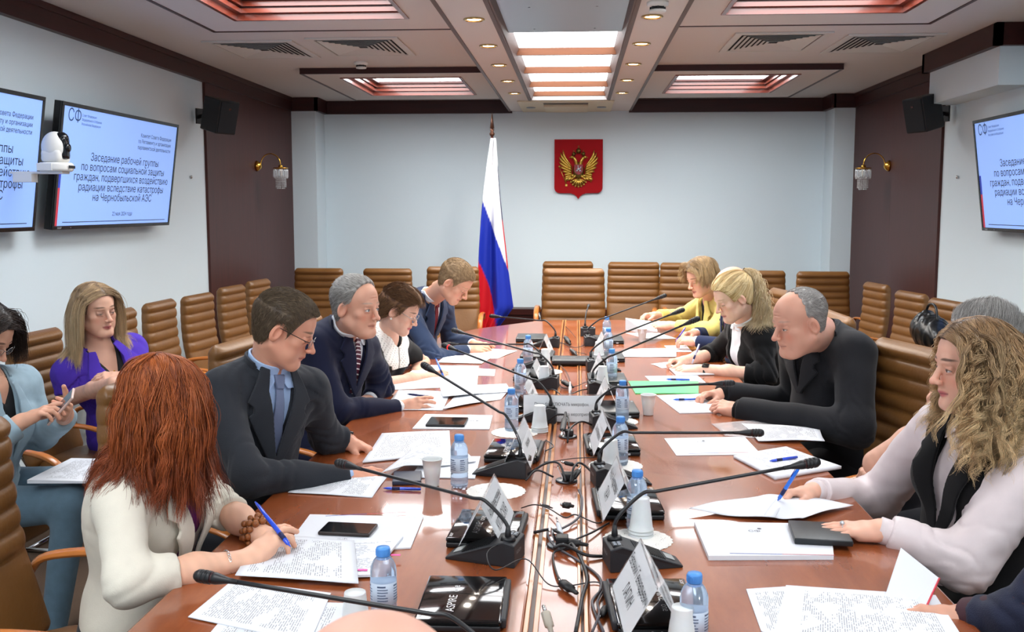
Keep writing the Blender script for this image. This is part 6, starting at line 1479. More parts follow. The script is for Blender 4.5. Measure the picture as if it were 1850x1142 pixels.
# ---------- cups ----------
M_cup = mat('white cup plastic', '#d9dcdc', rough=.35, sss=.1); M_inc = M_cup
def cup_proto(n):
    t = thing('plastic_cup', '', 'cup'); b = MB(); dz = 0
    for q_ in range(n):
        b.lathe([(.001, .002+dz), (.022, .002+dz), (.0225, .004+dz), (.0245, .03+dz), (.0255, .032+dz), (.029, .062+dz), (.0325, .088+dz), (.0345, .089+dz), (.0348, .0915+dz), (.0325, .0915+dz), (.031, .085+dz), (.022, .01+dz), (.001, .009+dz)], n=30); dz += .009
    
    if n > 1:       # the stacks stand upside down
        for v in b.bm.verts: v.co.z = .0925+.009*(n-1)-v.co.z
    b.build('cup_wall', M_cup, t); return t
C1 = cup_proto(1); C3 = cup_proto(3); GC = 'white disposable cups'
for x, y, pr, s in ((781, 878, C1, 'white plastic cup beside the water bottle before the charcoal-suited man'), (1171, 750, C1, 'tall white cup standing alone beside the green folder'), (1160, 618, C1, 'small white cup before the woman in yellow'), (643, 1160, C3, 'stacked white cups at the bottom left beside the water bottle'), (1158, 968, C3, 'upside-down stack of white cups on the right doily, before the bottle'), (975, 780, C3, 'white stacked cups behind the name card on the left, near the microphone base'), (983, 700, C3, 'white stacked cups left of the cable channel behind the notice card'), (985, 665, C3, 'white cups behind the farthest left bottle'), (1103, 850, C3, 'white stacked cups behind the right-row bottle at the small doily'), (1088, 700, C3, 'white stacked cups beside the right-row bottle left of the green folder'), (1232, 1190, C3, 'white cups half hidden behind the bottom right bottle'), (1082, 650, C3, 'white cups beside the second farthest right-row bottle')):
    p_ = ont(x, y); place(pr, (p_[0], p_[1], TT), 0, s, GC)
# ---------- doilies ----------
md = mat('paper lace', '#f1efe9', rough=.8)
nt = NT(md); tc = nt.new('ShaderNodeTexCoord'); vo = nt.new('ShaderNodeTexVoronoi', feature='DISTANCE_TO_EDGE'); vo.inputs['Scale'].default_value = 170; gt = nt.new('ShaderNodeMath', operation='LESS_THAN'); gt.inputs[1].default_value = .26
ln_ = nt.new('ShaderNodeVectorMath', operation='LENGTH'); nt.link(tc.outputs['Object'], ln_.inputs[0]); g2 = nt.new('ShaderNodeMath', operation='LESS_THAN'); g2.inputs[1].default_value = .052; mxm = nt.new('ShaderNodeMath', operation='MAXIMUM'); cl = nt.new('ShaderNodeMath', operation='MULTIPLY_ADD'); cl.inputs[1].default_value = .93; cl.inputs[2].default_value = .07
nt.link(tc.outputs['Object'], vo.inputs['Vector']); nt.link(vo.outputs['Distance'], gt.inputs[0]); nt.link(ln_.outputs['Value'], g2.inputs[0]); nt.link(gt.outputs[0], mxm.inputs[0]); nt.link(g2.outputs[0], mxm.inputs[1]); nt.link(mxm.outputs[0], nt.b.inputs['Alpha'])
def doily_proto():
    b = MB(); n = 96; ring_ = [((.092+.004*abs(sin(12*a)))*cos(a), (.092+.004*abs(sin(12*a)))*sin(a)) for a in np.linspace(0, 2*pi, n, endpoint=False)]; b.prism(ring_, .0008, off=.0004); o = b.build('lace_doily', md); tag(o, '', 'doily'); return o
DO = doily_proto(); GD = 'white paper lace doilies'
for x, y, s in ((896, 888, 'large white lace doily under the name card, left of the cable channel'), (930, 782, 'lace doily under the left bottle near the notice card'), (1152, 976, 'large white lace doily under the stacked cups on the right'), (1112, 842, 'white lace doily under the right-row bottle by the name card'), (1112, 762, 'lace doily under the bottle beside the tall white cup'), (985, 672, 'small-looking lace doily left of the cable channel, far down the table'), (1092, 698, 'lace doily under the right-row bottle near the green folder')):
    p_ = ont(x, y); place(DO, (p_[0], p_[1], TT+.0004), random.random(), s, GD)
# ---------- name cards ----------
M_acr = mat('clear acrylic', '#f4f8fa', rough=.03, trans=.95, ior=1.12, alpha=.35, spec=.8); M_paperw = mat('card paper', '#e4e6e8', rough=.7); M_ink = mat('black ink', '#1b1b1e', rough=.7)
def name_card(px_, py_, rz, lines, label, L=.20, h=.095, w=.052, size=.030, base=TT+.0, wide=False, faces=(1,)):
    """ridge along local y; the written face looks to local +x"""
    p_ = onz(px_, py_, base+h); t = thing('name_card', label, 'name card', (p_[0], p_[1], base), rz, 'tented name cards')
    b = MB()
    for s in (-1, 1):
        b.hexa([(s*w, -L/2, 0), (s*w, L/2, 0), (s*(w-.002), L/2, 0), (s*(w-.002), -L/2, 0), (s*.001, -L/2, h), (s*.001, L/2, h), (-s*.001, L/2, h-.001), (-s*.001, -L/2, h-.001)])
    b.build('acrylic_holder', M_acr, t)
    for s in (1, -1):
        sl = Vector((-s*w, 0, h)).normalized(); nn = Vector((s*h, 0, w)).normalized(); rd = sl.cross(nn); o_ = Vector((s*w, 0, 0))+sl*.004-nn*.0015
        Hh = (h*h+w*w)**.5-.01; b = MB(); b.M = frame(o_, rd, sl, nn); b.box(-L/2+.004, 0, -.0006, L/2-.004, Hh, 0); pp = b.build('paper_insert', M_paperw, t)
        b = MB(); b.M = frame(o_, rd, sl, nn)
        for i, tx in enumerate(lines): add_text(b, tx, Matrix.Translation((0, Hh*(.60-.38*i) if len(lines) > 1 else Hh*.4, .0006)), size=size*(1.15 if i and len(tx) < 15 else 1), align='CENTER', sx=.78)
        b.build('printed_name', M_ink, pp)
    return t
# text seen from behind the right row: face looks to the middle (-x): rotate 180
NBZ = TT+.031
name_card(1172, 1014, R_(180+3), ('Евгений Геннадьевич', 'ЛАПИН'), 'large tilted name card in clear acrylic at the bottom right, lettering facing the middle', L=.30, h=.115, w=.066, size=.034, base=NBZ)
name_card(1121, 846, R_(180+2), ('Анна Андреевна', 'ТКАЧ'), 'second name card of the right row, on the netbook behind the paper cups', L=.29, h=.115, w=.06, size=.036, base=NBZ)
name_card(1093, 752, R_(180+2), ('Ольга Ивановна',), 'third name card of the right row, on the netbook beside the bottle', L=.28, h=.115, w=.05, size=.032, base=NBZ)
name_card(1096, 688, R_(180+2), ('Сергей',), 'fourth name card of the right row, left of the tall white cup', L=.28, h=.115, w=.05, size=.03)
name_card(1085, 642, R_(180+2), ('Ольга',), 'fifth name card of the right row, near the green folder', L=.28, h=.11, w=.05, size=.03)
name_card(1089, 602, R_(180+2), ('Павел',), 'right-row name card nearest the head of the table', L=.28, h=.11, w=.05, size=.03)
name_card(881, 882, R_(-2), ('Алла Алексеевна', 'КУПИНСКАЯ'), 'tilted name card on the glossy netbook between the doily and the gooseneck microphone', L=.30, h=.115, w=.060, size=.034, base=NBZ)
name_card(940, 766, R_(-2), ('Алексеев',), 'clear acrylic name card on the third netbook, left of the cable channel', L=.29, h=.12, w=.05, base=NBZ)
name_card(952, 686, R_(-2), ('Николаев',), 'name card behind the left bottle just above the notice card', L=.28, h=.11, w=.05)
name_card(966, 652, R_(-2), ('Петров',), 'left-row name card by the white cups, far half of the table', L=.28, h=.11, w=.05)
name_card(985, 606, R_(-2), ('Орлов',), 'left-row name card nearest the flag', L=.26, h=.12, w=.05)
name_card(1015, 712, R_(-90), ('Просьба ВКЛЮЧАТЬ микрофон.', 'На обороте программа мероприятия'), 'wide white notice card facing the camera across the cable channel', L=.33, h=.115, w=.035, size=.019)
# ---------- paper ----------
def paper_mat(name, dens=1.0, logo=False, seed=0., cols_=1, c='#dde0e6', top=.10, gap=.055, tl=.0052):
    if name in _mats: return _mats[name]
    m = mat(name, c, rough=.75, spec=.2); nt = NT(m); tc = nt.new('ShaderNodeTexCoord'); sp = nt.new('ShaderNodeSeparateXYZ'); un0 = nt.new('ShaderNodeUVMap'); un0.uv_map = 'UVMap'; nt.link(un0.outputs[0], sp.inputs[0])
    def M(op, a, b_=None, c_=None):
        n = nt.new('ShaderNodeMath', operation=op)
        for i, v in enumerate((a, b_, c_)):
            if v is None: continue
            if isinstance(v, (int, float)): n.inputs[i].default_value = v
            else: nt.link(v, n.inputs[i])
        return n.outputs[0]
    x, y = sp.outputs[0], sp.outputs[1]; un = nt.new('ShaderNodeUVMap'); un.uv_map = 'Unit'; su = nt.new('ShaderNodeSeparateXYZ'); nt.link(un.outputs[0], su.inputs[0]); X1, Y1 = su.outputs[0], su.outputs[1]          # metres on the sheet
    row = M('FLOOR', M('DIVIDE', y, tl)); fr = M('FRACT', M('DIVIDE', y, tl)); line = M('LESS_THAN', fr, .38)
    wn = nt.new('ShaderNodeTexNoise', noise_dimensions='2D'); wn.inputs['Scale'].default_value = 1; wn.inputs['Detail'].default_value = 1; cb = nt.new('ShaderNodeCombineXYZ'); nt.link(M('MULTIPLY', x, 105), cb.inputs[0]); nt.link(M('MULTIPLY', row, 7.31+seed), cb.inputs[1]); nt.link(cb.outputs[0], wn.inputs[0])
    word = M('GREATER_THAN', wn.outputs['Fac'], .44)
    pn = nt.new('ShaderNodeTexNoise', noise_dimensions='2D'); pn.inputs['Scale'].default_value = 1; cb2 = nt.new('ShaderNodeCombineXYZ'); nt.link(M('MULTIPLY', x, 9*cols_), cb2.inputs[0]); nt.link(M('ADD', M('MULTIPLY', y, 26), seed*3.7), cb2.inputs[1]); nt.link(cb2.outputs[0], pn.inputs[0]); block = M('GREATER_THAN', pn.outputs['Fac'], .51-.09*dens)
    ins = M('MULTIPLY', M('MULTIPLY', M('GREATER_THAN', X1, .09), M('LESS_THAN', X1, .91)), M('MULTIPLY', M('GREATER_THAN', Y1, .08), M('LESS_THAN', Y1, .9-top*.3)))
    ink = M('MULTIPLY', M('MULTIPLY', line, word), M('MULTIPLY', block, ins)); ink = M('MULTIPLY', ink, .62 if dens > 0 else 0)
    mx = nt.new('ShaderNodeMix', data_type='RGBA'); mx.inputs[6].default_value = (*lin(c), 1); mx.inputs[7].default_value = (*lin('#3a3c44'), 1); nt.link(ink, mx.inputs[0]); nt.link(mx.outputs[2], nt.b.inputs['Base Color']); return m
PM = [paper_mat('printed page a', 1.0, seed=.3), paper_mat('printed page b', .6, seed=1.7, cols_=2), paper_mat('printed page c', 1.2, seed=2.9), paper_mat('printed page d', .2, seed=4.1)]
M_blank = mat('blank paper', '#dde0e6', rough=.75, spec=.2)
paper_z = {}
def sheet(name, label, quad, m, cat='papers', th=.0015, base=TT, wav=.0, lift=None, group=None, z0=.0006, n=14, flipuv=False, logo=False, strip=False):
    """quad: four photo pixels of the sheet's corners (tl, tr, br, bl as read by its reader) or world points; lies on the surface z=base"""
    q = [np.array(onz(*c, base)) if len(c) == 2 else A_(*c) for c in quad]; c0 = sum(q)/4
    t = thing(name, label, cat, (c0[0], c0[1], base), 0, group)
    W = np.linalg.norm(q[1]-q[0]); H = np.linalg.norm(q[3]-q[0]); V = []; UV = []
    for j in range(n):
        for i in range(n):
            u, v = i/(n-1), j/(n-1); p_ = (q[0]*(1-u)+q[1]*u)*(1-v)+(q[3]*(1-u)+q[2]*u)*v; z = z0+th+wav*(sin(u*3.1+v*1.7)**2*.6+.4*sin(v*pi)**2)
            if lift: z += lift(u, v)
            V.append((p_[0]-c0[0], p_[1]-c0[1], p_[2]-base+z)); UV.append((u*W, (1-v)*H))
    F = [(j*n+i, (j+1)*n+i, (j+1)*n+i+1, j*n+i+1) for j in range(n-1) for i in range(n-1)]
    # underside + rim
    Vb = [(a, b_, (z-th if (wav or lift) else z0)) for a, b_, z in V]; off_ = n*n; F2 = [(f[3]+off_, f[2]+off_, f[1]+off_, f[0]+off_) for f in F]
    rim = [i for i in range(n)]+[j*n+n-1 for j in range(1, n)]+[(n-1)*n+i for i in range(n-2, -1, -1)]+[j*n for j in range(n-2, 0, -1)]
    F3 = [(rim[k], rim[(k+1) % len(rim)], rim[(k+1) % len(rim)]+off_, rim[k]+off_) for k in range(len(rim))]
    me = bpy.data.meshes.new('page'); me.from_pydata([tuple(map(float, v)) for v in V+Vb], [], F+F2+F3); me.materials.append(m); me.materials.append(M_blank)
    uvl = me.uv_layers.new(name='UVMap'); UVa = UV+UV
    for lp in me.loops: uvl.data[lp.index].uv = UVa[lp.vertex_index]
    uv2 = me.uv_layers.new(name='Unit'); UN = [(i/(n-1), 1-j/(n-1)) for j in range(n) for i in range(n)]*2
    for lp in me.loops: uv2.data[lp.index].uv = UN[lp.vertex_index]
    for p_ in me.polygons:
        if p_.index >= len(F): p_.material_index = 1
        p_.use_smooth = bool(wav or lift)
    bmh = bmesh.new(); bmh.from_mesh(me); bmesh.ops.recalc_face_normals(bmh, faces=list(bmh.faces)); bmh.to_mesh(me); bmh.free()
    o = bpy.data.objects.new('page', me); col.objects.link(o); o.parent = t
    if logo or strip:
        X = (q[1]-q[0])/W; Y = (q[0]-q[3])/H; O = q[0]-c0; O[2] = z0+th+.0004; Mx = frame(O, X, Y, (0, 0, 1))
        if logo:
            b = MB(); b.M = Mx; add_text(b, 'СФ', Matrix.Translation((W*.36, -H*.30, 0)), size=.022); b.lathe([(.006, 0), (.0001, .0002)], (W*.45, -H*.2, 0), 8); b.build('printed_logo', mat('grey ink', '#6a6d78', rough=.7), t)
        if strip:
            b = MB(); b.M = Mx; b.box(W*.15, -H*.93, 0, W*.5, -H*.92, .0002); b.build('blue_rule', mat('blue rule ink', '#3a4aa0', rough=.7), t)
            b = MB(); b.M = Mx; b.box(W*.5, -H*.93, 0, W*.85, -H*.92, .0002); b.build('red_rule', mat('red rule ink', '#b83040', rough=.7), t)
    return t
GP = 'loose documents on the table'
S_ = lambda *a, **k: sheet('document', *a, group=GP, **k)
# left side
S_('white document under the dark phone by the red-haired woman, logo and red line on it', [(560, 932), (765, 936), (742, 992), (505, 1005)][::-1], paper_mat('cover page', 0.0), th=.004, logo=True, strip=True)
S_('document with pink marker tabs beneath the printed page, lower left', [(560, 985), (728, 976), (672, 1046), (540, 1050)], PM[1], th=.006, z0=.005)
S_('printed page under the red-haired woman\'s hands', [(640, 985), (648, 1064), (425, 1050), (470, 975)], PM[0], th=.002, z0=.012, wav=.003)
S_('large printed sheet at the lower left, below the microphone capsule', [(598, 1075), (560, 1165), (340, 1118), (420, 1052)], PM[2], th=.002, z0=.003)
S_('printed sheet cut off by the bottom edge, left of the paper cup', [(640, 1092), (600, 1190), (355, 1175), (430, 1085)], PM[0], th=.0015, z0=.001)
S_('printed page below the charcoal-suited man\'s forearm', [(700, 862), (672, 900), (520, 892), (560, 858)], PM[2], wav=.004)
S_('printed page in front of the charcoal-suited man, right of his hands', [(812, 780), (815, 822), (655, 838), (690, 786)], PM[2], th=.005, wav=.003)
S_('folded white page the charcoal-suited man holds up by its corner', [(745, 822), (840, 818), (860, 838), (690, 862)], PM[3], th=.0015, z0=.008, lift=lambda u, v: .035*max(0, 1-abs(u-.25)*2.6)*(1-v*.4))
S_('white document with logo partly under the white cup', [(868, 826), (858, 866), (740, 864), (770, 826)], paper_mat('cover page', 0.0), logo=True, th=.003)
S_('white document under the black phone before the grey-haired man', [(890, 752), (884, 777), (745, 776), (768, 750)], paper_mat('cover page', 0.0), logo=True, th=.004)
S_('printed page under the grey-haired man\'s gesturing hand', [(815, 708), (800, 742), (690, 742), (720, 706)], PM[1], wav=.003)
S_('curling printed page between the grey-haired man and the left bottle', [(928, 700), (905, 722), (800, 742), (830, 706)], PM[2], wav=.01)
S_('printed list lying across the other pages before the grey-haired man', [(915, 697), (922, 712), (800, 722), (795, 706)], PM[0], z0=.010, wav=.006)
S_('wide printed page the lace-collared woman writes on', [(865, 662), (862, 698), (690, 706), (760, 660)], PM[1], z0=.001)
S_('white slip sticking out right of the lace-collared woman\'s page', [(895, 668), (893, 680), (860, 679), (862, 666)], M_blank)
S_('printed page under the fair-haired man\'s hands', [(935, 634), (900, 648), (825, 650), (860, 630)], PM[1], wav=.004)
S_('white page over the grey notebook before the fair-haired man', [(895, 643), (870, 658), (790, 656), (805, 644)], PM[3], z0=.003)
_d = [o for o in col.objects if o.get('label', '').startswith('document with pink marker')][0]
for (ax, ay) in ((655, 1030), (715, 1003)):
    q0 = ont(ax, ay, .0125); b = MB(); b.box(-.012, -.005, 0, .012, .005, .0008); o = b.build('pink_tab', mat('pink marker tab', '#ee5aa8', rough=.6), _d); o.location = tuple(float(v) for v in (q0-np.array(_d.location)))
# right side (these readers look the other way)
S_ = lambda lab, q, m, **k: sheet('document', lab, [q[3], q[0], q[1], q[2]] if m in PM else q, m, group=GP, **k)
S_('white booklet with logo and blue-red line under the black phone case', [(1254, 950), (1500, 954), (1506, 1012), (1280, 1013)], paper_mat('cover page', 0.0), th=.012, logo=True, strip=True)
S_('open blank notebook page the curly-haired woman writes on', [(1410, 900), (1542, 918), (1450, 946), (1380, 940)], M_blank, z0=.008, wav=.012)
S_('raised left page of the open notebook before the curly-haired woman', [(1350, 905), (1425, 900), (1400, 945), (1245, 928)], M_blank, z0=.006, wav=.016)
S_('stack of printed tables at the bottom right, left of the held folder', [(1420, 1062), (1690, 1080), (1760, 1190), (1395, 1160)], PM[1], th=.006, logo=False)
S_('white page under the stack of printed tables at the bottom right', [(1348, 1066), (1440, 1060), (1480, 1180), (1375, 1142)], PM[3], th=.002)
S_('thick stack of pages with a blue pen on it, right table edge', [(1325, 828), (1420, 812), (1520, 848), (1400, 868)], PM[3], th=.010, wav=.002)
S_('white document lying alone with logo between the microphone and the plastic sleeve', [(1200, 793), (1345, 790), (1375, 822), (1222, 824)], paper_mat('cover page', 0.0), logo=True, strip=True, th=.002)
S_('printed page curling out of the plastic sleeve at the right table edge', [(1340, 768), (1480, 780), (1490, 803), (1370, 800)], PM[0], z0=.006, wav=.010)
S_('printed pages with a sketch under the balding man\'s hands', [(1186, 716), (1290, 712), (1345, 745), (1228, 748)], PM[1], th=.004)
S_('blue-penned page beyond the green folder', [(1165, 680), (1260, 679), (1275, 692), (1175, 690)], PM[1])
S_('printed page with curved corners before the ponytailed woman', [(1200, 660), (1300, 662), (1322, 678), (1222, 680)], PM[0], th=.008, wav=.002)
S_('white pages under the ponytailed woman\'s hand', [(1176, 658), (1240, 652), (1255, 660), (1196, 666)], PM[3], wav=.003)
S_('white open folder with grey inside before the navy-suited man', [(1128, 632), (1222, 630), (1222, 646), (1122, 646)], M_blank, th=.004, wav=.003)
S_('white page before the bald man\'s clasped hands', [(1200, 625), (1240, 624), (1250, 636), (1212, 636)], M_blank)
S_('white pages on the table before the woman in yellow', [(1130, 602), (1190, 602), (1222, 612), (1172, 614)], PM[3])
# sheet held by the woman in yellow
q_ = [ony(1130, 575, 6.85), ony(1185, 582, 6.95), ony(1188, 600, 6.75), ony(1160, 595, 6.65)]
sheet('held_document', 'tilted sheet of paper held by the woman in yellow', [tuple(v) for v in q_], PM[3], base=float(q_[2][2]))
# green folder
t = sheet('green_folder', 'translucent green plastic folder before the balding man', [(1135, 690), (1262, 690), (1262, 712), (1148, 712)], mat('green folder plastic', '#58d884', rough=.3, coat=.3), cat='folder', th=.004); t.children[0].data.materials[1] = mat('green folder plastic', '#58d884')
# punched sleeve
t = sheet('plastic_sleeve', 'clear punched plastic sleeve under the curling page', [(1285, 766), (1400, 760), (1450, 795), (1310, 790)], mat('clear sleeve', '#f2f2f4', rough=.12, alpha=.35, spec=.8), cat='plastic sleeve', th=.001, wav=.008); t.children[0].data.materials[1] = mat('clear sleeve', '#f2f2f4')
# open folder held at the lower right
fA, fB, fC, fD = ony(1628, 990, 2.35), ony(1697, 1045, 2.28), ony(1640, 1170, 2.12), ony(1572, 1160, 2.2)
t = thing('open_folder', 'white folder leaf with a red and blue spine held upright at the lower right', 'folder', (fD[0], fD[1], TT)); o_ = A_(fD[0], fD[1], TT)
b = MB(); P4_ = [A_(*v)-o_ for v in (fD, fC, fB, fA)]; nn_ = nrm(np.cross(P4_[1]-P4_[0], P4_[3]-P4_[0]))*.001; b.hexa([v-nn_ for v in P4_]+[v+nn_ for v in P4_]); b.build('leaf', M_blank, t)
e0_, e1_ = P4_[2], P4_[1]; mid_ = e0_*.5+e1_*.5
b = MB(); b.tube([e0_, mid_], .0025, 6); b.build('red_spine', mat('folder red', '#d03a4a', rough=.4), t); b = MB(); b.tube([mid_, e1_], .0025, 6); b.build('blue_spine', mat('folder blue', '#3a4ab8', rough=.4), t)
# sheet on the denim woman's lap
sheet('document', 'printed sheet with rounded corners lying on the denim-clad woman\'s lap', [tuple(ony(38, 800, 3.55)), tuple(ony(112, 770, 3.75)), tuple(ony(168, 790, 3.62)), tuple(ony(150, 832, 3.3))], PM[2], base=float(ony(110, 800, 3.5)[2]), cat='papers', group='loose documents on the table') if False else None
qz = [A_(-1.99, 3.42, .662), A_(-1.99, 3.74, .662), A_(-1.75, 3.76, .655), A_(-1.70, 3.44, .655)]
sheet('lap_document', 'printed sheet lying on the lap of the woman in the denim jacket', [tuple(v) for v in qz], PM[2], base=.65)
# ---------- phones ----------
def phone(quad, label, name='smartphone', case='#2a1f1c', scr='#0a0b0e', th=.009, base=TT, z0=.004, fold=False, label2=None):
    q = [np.array(onz(*c, base+z0)) if len(c) == 2 else A_(*c) for c in quad]; c0 = sum(q)/4; X = nrm(q[1]-q[0]); W = np.linalg.norm(q[1]-q[0]); H = np.linalg.norm(q[3]-q[0]); Z = nrm(np.cross(X, q[0]-q[3])); Z = Z if Z[2] > 0 else -Z; Y = np.cross(Z, X)
    t = thing(name, label, 'phone', c0); t.matrix_world = frame(c0, X, Y, Z)
    b = MB(); b.box(-W/2, -H/2, 0, W/2, H/2, th, bev=.003); b.build('case', mat('phone case '+case, case, rough=.4, bump=.1 if fold else 0, bscale=400), t)
    if not fold: b = MB(); b.box(-W/2+.003, -H/2+.003, th-.0002, W/2-.003, H/2-.003, th+.0006); b.build('screen', mat('phone glass '+scr, scr, rough=.05, spec=.7), t)
    else: b = MB(); b.box(-W/2+.002, -H/2+.002, th*.45, W/2+.0008, H/2-.002, th*.6); b.build('page_edge', mat('grey edge', '#6a6c70', rough=.5), t)
    return t
phone([(590, 948), (680, 952), (672, 970), (575, 967)], 'dark smartphone with a reddish case on the cover page by the red-haired woman', z0=.0065)
phone([(775, 757), (843, 758), (842, 771), (773, 771)], 'black smartphone on the document before the grey-haired man', case='#15161a', z0=.006)
phone([(1420, 950), (1520, 955), (1548, 986), (1436, 984)], 'closed black leather phone case on the booklet by the curly-haired woman', case='#1a1f22', th=.016, z0=.014, fold=True)
phone([(712, 858), (762, 857), (764, 877), (704, 877)], 'small dark blue key case lying beside the pen left of the white cup', name='key_case', case='#2c3548', th=.014, z0=.001, fold=True)
pq = [ony(88, 757, 3.42), ony(132, 708, 3.42), ony(137, 715, 3.36), ony(93, 765, 3.36)]
phone([tuple(v) for v in pq], 'pale pink smartphone held by the woman in the denim jacket', case='#d8b8ae', scr='#3a3a44')
# ---------- pens ----------
def pen(a, b_, label, name='ballpoint_pen', colr='#2a4fd0', gr='blue ballpoint pens', r=.0052):
    a, b_ = A_(*a), A_(*b_); d = nrm(b_-a); L = np.linalg.norm(b_-a); t = thing(name, label, 'pen', a, 0, gr); bm_ = MB()
    pr = [(0, .0008), (.010, .003), (.014, r*.9), (.03, r), (.09, r), (.125, r*.85), (L-.008, r*.6), (L-.007, r*.4), (L, r*.35)]; pr = [(min(x, L), q) for x, q in pr]
    bm_.tube([d*x for x, q in pr], [q for x, q in pr], 12); bm_.build('barrel', mat('pen '+colr, colr, rough=.25, coat=.4), t)
    n_ = nrm(np.cross(d, A_(.3, .2, 1))); bm_ = MB(); bm_.tube([d*(L-.01)+n_*r, d*(L-.02)+n_*(r+.002), d*(L-.05)+n_*(r+.001)], .0012, 6); bm_.build('clip', mat('pen clip', '#2a3a9a', rough=.3), t); 
    bm_ = MB(); bm_.tube([d*.03, d*.055], [r*1.04, r*1.04], 12); bm_.build('grip', mat('pen grip', '#101a50', rough=.6), t)
    return t
pen(ony(525, 988, 2.40), ony(461, 907, 2.52), 'blue pen in the red-haired woman\'s fingers', r=.0062)
pen(ont(692, 882, .006), ont(760, 884, .006), 'blue pen lying left of the white cup')
pen(ony(735, 712, 4.50), ony(783, 717, 4.46), 'dark blue pen between the grey-haired man\'s fingers', colr='#182452')
pen(ony(802, 682, 5.2), ony(787, 647, 5.3), 'light blue pen in the lace-collared woman\'s writing hand', colr='#2a6ad8')
pen(ony(1404, 906, 2.99), ony(1447, 840, 2.93), 'bright blue pen in the curly-haired woman\'s writing hand', colr='#1f6fe0', r=.006)
pen(ont(1390, 833, .017), ont(1440, 826, .017), 'blue pen lying on the thick stack of pages')
pen(ont(1215, 722, .012), ont(1262, 721, .012), 'blue pen lying by the balding man\'s fingers', colr='#2a6ad8')
pen(ont(1202, 685, .008), ont(1246, 686, .008), 'blue pen on the page beyond the green folder', colr='#2a6ad8')
pen(ony(1250, 658, 5.5), ony(1263, 622, 5.55), 'white and blue pen in the ponytailed woman\'s hand', colr='#b8bcd8')
pen(ony(1220, 618, 6.4), ony(1238, 592, 6.45), 'violet blue pen between the bald man\'s clasped hands', colr='#4a30b0')
# ---------- black bag and coat on the right wall chair ----------
bp = onx(1682, 608, 2.18)
t = thing('black_handbag', 'crumpled black leather handbag on the chair of the right wall row', 'bag', (bp[0], bp[1], .48))
f_ = Sh().add(el(bp+A_(0, 0, .02), (.10, .17, .11))).add(el(bp+A_(0, .1, .05), (.08, .08, .10)), .05).add(el(bp+A_(0, -.12, -.0), (.07, .1, .06)), .05).warp(folds([(bp, .2, A_(.3, 1, .2))], .009, 60, 3))
sculpt('bag_body', f_, bp-.3, bp+.3, .007, mat('black bag leather', '#131517', rough=.3, bump=.3, bscale=40), t, A_(bp[0], bp[1], .48))
b = MB(); b.tube(chop([(0, -.1, .1+bp[2]-.48), (0, -.05, .19+bp[2]-.48), (0, .06, .19+bp[2]-.48), (0, .12, .12+bp[2]-.48)], 5), .008, 7); b.build('handle', mat('black bag leather', '#131517'), t)
# ---------- cables ----------
M_cable = mat('cable black', '#1c1c1f', rough=.45); M_cgrey = mat('cable grey', '#4d4a50', rough=.45)
GCb = 'black cables tangled along the cable channel'
def cable(pts, label, r=.0028, m=None, h=None, name='cable'):
    P_ = [np.array(ont(a[0], a[1], a[2] if len(a) > 2 else .004)) for a in pts]; o_ = P_[0].copy(); b = MB(); b.tube([q-o_ for q in chop(P_, 7)], r, 7); o = b.build(name, m or M_cable, loc=o_); tag(o, label, 'cable', GCb); return o
cable([(965, 962), (1000, 958, .02), (1035, 985, .012), (1060, 1040), (1052, 1080, .01), (1040, 1142)], 'thick cable from the near left microphone base curving down the channel', .0045)
cable([(945, 1000, .01), (905, 985, .05), (880, 1000, .06), (895, 1030, .04), (950, 1010, .03), (990, 1055), (1030, 1058), (1080, 1052), (1110, 1075)], 'thin looping cable lying over the near left microphone base', .0016)
cable([(1045, 885, .01), (1052, 905, .03), (1045, 935, .01), (1015, 955), (990, 960), (1000, 985), (1040, 1010), (1080, 1040), (1085, 1065), (1070, 1090), (1090, 1142)], 'long grey cable snaking down the channel to the bottom edge', .0035, M_cgrey)
cable([(1000, 862, .01), (970, 850, .03), (950, 868, .01)], 'short cable from the second left microphone to the cable outlet', .0035)
cable([(950, 860), (985, 838, .045), (1010, 838, .05), (1022, 870, .01)], 'cable arching from the second left microphone base into the metal outlet', .004)
cable([(1030, 872, .01), (1038, 842, .05), (1052, 838, .04), (1078, 862, .01)], 'cable arching from the metal outlet to the right microphone base', .004)
cable([(1025, 800, .01), (1030, 775, .05), (1050, 762, .05), (1075, 770, .01)], 'cable arching from the upper outlet to the right-row name card', .004)
cable([(985, 764), (1005, 750, .04), (1025, 752, .045), (1028, 775, .02)], 'cable from the third left microphone into the upper plug', .004)
cable([(942, 918), (965, 912, .02), (990, 918, .01), (1020, 935, .02), (1040, 930, .01), (1078, 945, .01), (1100, 935)], 'thin adapter cable beside the glossy netbook', .002)
cable([(1100, 945), (1070, 962, .01), (1040, 975, .015), (1022, 990, .01), (1000, 1000), (1005, 1035), (1020, 1060)], 'cable from the second right netbook crossing the channel', .003)
cable([(1100, 1005), (1060, 1003, .01), (1020, 985, .02), (1000, 990, .01)], 'thick cable running into the near right microphone base', .0045)
cable([(983, 835), (1010, 832, .01), (1040, 828, .02), (1090, 826)], 'thin cable joining the netbooks across the channel', .0018)
cable([(986, 795), (1000, 806, .01), (985, 815)], 'short plug lead beside the third left netbook', .0022)
cable([(1000, 650), (1020, 668, .01), (1030, 690, .02), (1032, 715, .01)], 'thin cable dropping over the crosswise netbook', .0022)
cable([(985, 708), (1000, 704, .03), (1020, 715, .01), (1050, 705, .02), (1075, 702, .01)], 'cable behind the notice card', .003)
cable([(985, 672), (1005, 680, .01), (1015, 700, .01), (1040, 698, .01), (1060, 690, .02), (1080, 688)], 'tangled thin cable in the channel above the notice card', .002)
cable([(996, 628), (1015, 620, .02), (1040, 628, .01), (1070, 618, .02)], 'cable between the far microphones', .0025)
cable([(1000, 612), (1025, 625, .01), (1040, 635, .01), (1060, 640)], 'thin cable beyond the crosswise netbook', .002)
